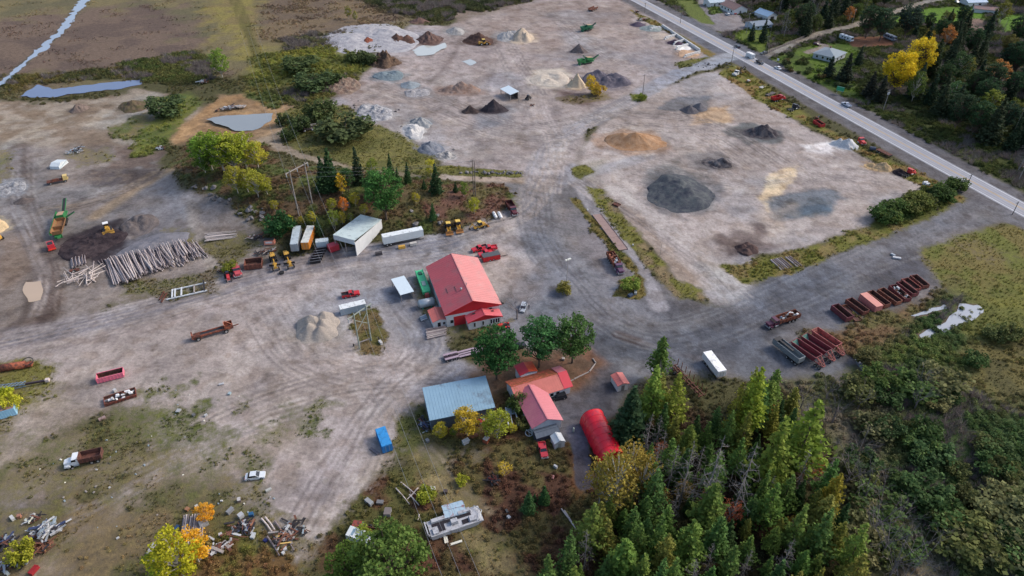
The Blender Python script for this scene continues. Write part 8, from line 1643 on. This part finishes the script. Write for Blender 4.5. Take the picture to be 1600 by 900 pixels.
# wreck of a houseboat, its blue roofed hut, an old white cabin cruiser and a rusty cab
t = thing('wrecked_boat', 'wrecked grey houseboat hull with dark gaps beside the rust spotted hut', 'boat'); GH_ = mat('wreck_grey', (176, 178, 184), .7, 0, .15, 1, rust=(120, 118, 122), rust_amt=.3)
part('hull', MB().prism([(-5.2, .3), (4.6, .3), (6.4, 1.4), (5.6, 1.6), (-5.4, 1.6)], -2.0, 2.0), GH_, t); part('deck_gap', MB().b2(-4.6, 4.2, .2, .9, 1.6, 1.68).b2(-3.4, -2.0, -1.4, .2, 1.6, 1.69).b2(1.8, 3.2, -1.5, -.4, 1.6, 1.69), mat('hold_dark', (36, 32, 40), .9), t)
for x0, x1, y0, y1, z in ((-4.6, -1.2, .95, 1.9, 2.2), (-.6, 1.0, -.9, .2, 2.5), (1.4, 4.4, .9, 1.9, 2.3), (-4.8, -3.6, -1.8, -.2, 2.0), (3.4, 5.0, -1.6, -.2, 2.1)): part('cabin_block', MB().box(((x0 + x1) / 2, (y0 + y1) / 2, (1.68 + z) / 2), (x1 - x0, y1 - y0, z - 1.68), .9, .9), GH_, t)
part('bow_rail', MB().tube((5.4, -1.8, 2.2), (6.6, 0, 2.3), .08).tube((5.4, 1.8, 2.2), (6.6, 0, 2.3), .08).tube((5.4, -1.8, 1.5), (5.4, -1.8, 2.2), .08).tube((5.4, 1.8, 1.5), (5.4, 1.8, 2.2), .08), STEEL, t); part('ladder', MB().bar((-2.4, -2.0, .3), (-2.6, -3.6, .2), .8, .15).bar((-2.6, -4.2, .2), (.6, -4.4, .4), .5, .2), paint((226, 222, 206), 'pale_plank'), t); part('stern_frame', MB().bar((-5.3, -1.6, .5), (-5.9, -1.6, 2.2), .3, .3).bar((-5.3, 1.6, .5), (-5.9, 1.6, 2.2), .3, .3).bar((-5.9, -1.6, 2.1), (-5.9, 1.6, 2.1), .25, .25), GH_, t); place(t, (678, 832), (738, 812))
c = P(709, 795, 2.2); t = gable('rust_spotted_hut', 'small hut with a rust spotted light blue roof behind the wrecked boat', 'hut', (c[0], c[1]), 18, 4.4, 3.0, 2.0, 2.5, wall_mat((112, 130, 142), 'hut_wall'), mat('spotted_roof', (166, 190, 206), .5, 0, .08, 1, rust=(150, 76, 72), rust_amt=.24), None, .2, 1.1); panel(t, 'door', DARK, '+x', 0, 0, .9, 1.7, 4.4, 3)
t = thing('cabin_cruiser', 'old white vehicle body with blue grey windows by the light green tree', 'camper'); part('hull', MB().prism([(-2.9, .5), (2.6, .5), (3.2, 1.0), (2.6, 1.6), (-2.9, 2.4)], -1.2, 1.2), paint((196, 204, 208), 'camper_white'), t)
for x in (-2.4, -.8, .8): part('roof_hatch', MB().box((x + .4, 0, 2.22 - .14 * (x + 2.4)), (1.1, 1.6, .1)), paint((126, 150, 166), 'hatch_blue'), t)
part('windscreen', MB().b2(2.3, 2.7, -1, 1, 1.1, 1.6), GLASS, t); part('bumper', MB().b2(3.0, 3.9, -1.3, 1.3, .4, .9), paint((214, 206, 196), 'bumper_cream'), t); wheels(t, (-1.8, 1.8), 1.1, .4, .25); place(t, (543, 838), (588, 850))
t = thing('wrecked_cab', 'rusty red truck cab beside the old white vehicle body', 'cab'); part('shell', MB().box((0, 0, 1.2), (2.2, 2.0, 1.6), .85, .9), mat('cab_rust', (150, 66, 58), .7, 0, .2, 2, rust=(96, 58, 50)), t); part('window', MB().box((1.0, 0, 1.4), (.5, 1.6, .7)), paint((86, 110, 140), 'window_blue'), t); part('frame_rail', MB().b2(1.1, 5.0, -.5, -.3, .5, .8).b2(1.1, 5.0, .3, .5, .5, .8), RUST, t); wheels(t, (2.6, 4.2), .9, .45, .35); place(t, (545, 826), (573, 829))
# crumpled white wreck and litter heaps at the left
gs = random.Random(41)
def scrap_pile(label, x, y, n, w, d, cols, zmax, s=1.0, name='scrap_heap'):
    b = G(x, y); t = thing(name, label, 'scrap heap', b, .3)
    for k in range(int(n * 1.5)):
        px_, py_ = gs.uniform(-w, w) * gs.uniform(.3, 1), gs.uniform(-d, d) * gs.uniform(.3, 1); mb = MB(); h = gs.uniform(.2, .6) * s; z = gs.uniform(0.1, zmax) * (1 - abs(px_) / (w * 1.3)); L_ = gs.uniform(.3, 1.5) * s; an = gs.uniform(0, 3.14)
        mb.bar((px_ - L_ * math.cos(an), py_ - L_ * math.sin(an), z + h), (px_ + L_ * math.cos(an), py_ + L_ * math.sin(an), z + gs.uniform(.1, .8) * s), gs.uniform(.1, .6) * s, gs.uniform(.06, .3) * s); part('scrap_piece', mb, gs.choice(cols + [BK, RD]), t)
    return t
WH, WB, BK, RD, BL, WD, OG = mat('scrap_white', (190, 192, 194), .7, 0, .25, 2, rust=(130, 120, 112), rust_amt=.35), mat('scrap_pale_blue', (150, 164, 172), .6, 0, .2, 2, rust=(120, 118, 116), rust_amt=.35), mat('scrap_black', (44, 40, 44), .7), mat('scrap_rust', (104, 66, 52), .9, 0, .3, 2), paint((58, 66, 98), 'scrap_blue'), WOODG, mat('scrap_orange', (146, 100, 76), .8, 0, .25, 2, rust=(110, 70, 54), rust_amt=.4)
scrap_pile('crumpled white and pale blue wreckage at the left edge of the field', 74, 832, 46, 3.4, 2.4, [WH] * 5 + [WB] * 4 + [STEEL] * 2 + [BL], 1.6, 1.1); scrap_pile('cream and white sacks above the crumpled wreckage', 54, 812, 18, 2.2, 1.0, [WH, paint((222, 220, 200), 'sack_cream')], .8, .8); scrap_pile('rusty scrap below the crumpled wreckage', 65, 858, 26, 2.6, 2.2, [RD, RD, BK, OG], .8, .9); scrap_pile('black and grey scrap at the far left edge', 8, 850, 26, 2.4, 2.0, [BK, BK, STEEL, BL], .9, .9); scrap_pile('dark scrap along the bottom left corner', 22, 884, 30, 4.0, 1.6, [BK, BK, STEEL, WH, RD], .6, .8)
scrap_pile('heap of dark and orange scrap left of the leaning pole', 378, 828, 44, 4.2, 2.6, [BK, BK, RD, OG, STEEL, WH, BL], .9, .8); scrap_pile('heap of splintered boards and rust right of the leaning pole', 444, 842, 40, 3.0, 2.8, [WD, WD, OG, WH, BK, paint((206, 170, 100), 'board_tan')], 1.1, .9); scrap_pile('burnt black scrap on the gravel edge', 462, 826, 30, 3.0, 3.0, [BK, BK, BK, STEEL, WB], .8, .8); scrap_pile('grey split boards lying in the weeds by the poles', 345, 858, 20, 3.0, 1.2, [WD, WD, WH], .4, 1.2)
scrap_pile('white litter scattered by the far white tarp', 120, 237, 24, 4, 4, [WH, STEEL, WB, BK], .8, 1.1); scrap_pile('scrap metal heap at the bend of the orange track', 478, 203, 34, 6, 4, [WH, WD, BK, STEEL, RD], 1.4, 1.6); scrap_pile('white stone scraps by the yard edge rocks', 252, 233, 14, 3, 2, [WH, STEEL], .7, 1.0); scrap_pile('steel parts at the blue grey shed corner', 663, 664, 22, 1.0, 3.2, [STEEL, BK, WB, BL], .8, .8); scrap_pile('grey timbers beside the knoll outcrop', 400, 372, 16, 4, 1.2, [WD, RD, BK], .5, 1.0)
scrap_pile('pale planks dumped on the orange pond bank', 364, 171, 26, 8, 1.6, [WD, WH, STEEL], .8, 1.8); scrap_pile('pale metal pile beyond the orange pond', 318, 130, 16, 3, 2, [STEEL, WH, WB], 1.2, 1.5); scrap_pile('red and white debris in the brush by the trail', 770, 752, 16, 2.0, 1.6, [mat('leaf_red', (104, 36, 36), .9), BK, BK], .5, .9); scrap_pile('dark parts between the salmon shell and the knoll', 418, 395, 24, 5, 1.5, [BK, RD, WD, STEEL], .6, .9); scrap_pile('rusty parts around the tractor', 348, 424, 14, 1.5, 2, [RD, BK], .6, .8); scrap_pile('scattered white scraps along the yard entrance stones', 1005, 32, 18, 5, 3, [WH, BK, OG], .8, 1.2); scrap_pile('orange machine parts at the verge end', 994, 20, 12, 2, 1.5, [OG, BK, WH], 1.0, 1.2)
tp = thing('tarp_bundle', 'white tarp covered box at the far left haul road', 'tarp'); part('cover', MB().prism([(-3.4, 0), (3.2, 0), (2.6, 1.6), (-1.4, 2.2), (-3.2, 1.2)], -2.0, 2.0), paint((206, 214, 218), 'tarp_white'), tp); part('fold', MB().bar((-3.4, -2.05, .1), (2.6, -2.05, 1.5), .1, .3), paint((176, 190, 198), 'tarp_grey'), tp); place(tp, (84, 266), (102, 252))
# loose litter lying about in the lower field
LM = [MB().box((0, 0, .12), (.5, .3, .2), .8, .9).mesh('litter', m) for m in (WH, WB, WD, paint((226, 222, 206), 'litter_cream'))]
for k in range(46):
    x, y = gs.choice([(300, 640), (200, 700), (230, 720), (120, 760), (330, 600), (90, 740), (380, 780), (200, 830), (260, 690)]); b = G(x + gs.uniform(-60, 60), y + gs.uniform(-28, 28)); o = tag(link('litter_scrap', gs.choice(LM), None, b, gs.uniform(0, 3)), 'small pale scrap lying loose in the lower left field', 'litter', 'loose scraps in the lower left field'); s = gs.uniform(.5, 1.3); o.scale = (s, s, s)
# the person by the silver hatchback
def person(x, y, label, h=1.78):
    b = G(x, y); t = thing('person', label, 'person', b, R(160)); me = bpy.data.meshes.new('body')
    V_ = [((0, 0, .95), .15), ((0, 0, 1.2), .16), ((0, 0, 1.42), .17), ((0, 0, 1.53), .065), ((.02, 0, 1.62), .095), ((.02, 0, 1.72), .09), ((0, .11, .88), .1), ((.04, .12, .48), .07), ((-.02, .13, .08), .055), ((.14, .14, .04), .045), ((0, -.11, .88), .1), ((.0, -.12, .48), .07), ((-.05, -.13, .08), .055), ((.11, -.14, .04), .045), ((0, .21, 1.4), .07), ((-.02, .27, 1.12), .055), ((.06, .26, .88), .042), ((0, -.21, 1.4), .07), ((-.02, -.27, 1.12), .055), ((.08, -.25, .88), .042)]
    E_ = [(0, 1), (1, 2), (2, 3), (3, 4), (4, 5), (0, 6), (6, 7), (7, 8), (8, 9), (0, 10), (10, 11), (11, 12), (12, 13), (2, 14), (14, 15), (15, 16), (2, 17), (17, 18), (18, 19)]
    for s, w in ((1, 16), (-1, 19)):
        p = V_[w][0]
        for k in range(5):
            a = len(V_); V_.append(((p[0] - .03 + .017 * k, p[1], p[2] - .08), .011)); V_.append(((p[0] - .02 + .017 * k, p[1] - s * .01, p[2] - (.13 if k else .1) - .01 * (k == 2)), .009)); E_ += [(w, a), (a, a + 1)]
    me.from_pydata([v for v, _ in V_], E_, []); o = link('body', me, t); me.materials.append(mat('dark_clothes', (36, 36, 44), .9)); o.modifiers.new('skin', 'SKIN'); 
    for sv_, (_, r_) in zip(me.skin_vertices[0].data, V_): sv_.radius = (r_, r_)
    me.skin_vertices[0].data[0].use_root = True; o.modifiers.new('sub', 'SUBSURF').levels = 1; o.modifiers['sub'].render_levels = 2
    sk = mat('skin', (206, 164, 142), .6); part('face', MB().tube((.02, 0, 1.56), (.03, 0, 1.74), .1, .085, 10), sk, t, True); part('cap', MB().tube((.0, 0, 1.72), (0, 0, 1.83), .115, .06, 10).b2(.05, .2, -.07, .07, 1.71, 1.73), paint((222, 210, 206), 'cap_pale'), t)
    for s in (-1, 1): part('hand', MB().box((.07, s * .255, .82), (.1, .04, .14), .7, .9), sk, t)
    s = h / 1.83; t.scale = (s, s, s); return t
person(826.5, 482, 'person in dark clothes and pale cap standing beside the silver hatchback')
soil_detail(); build_ground(); cover()
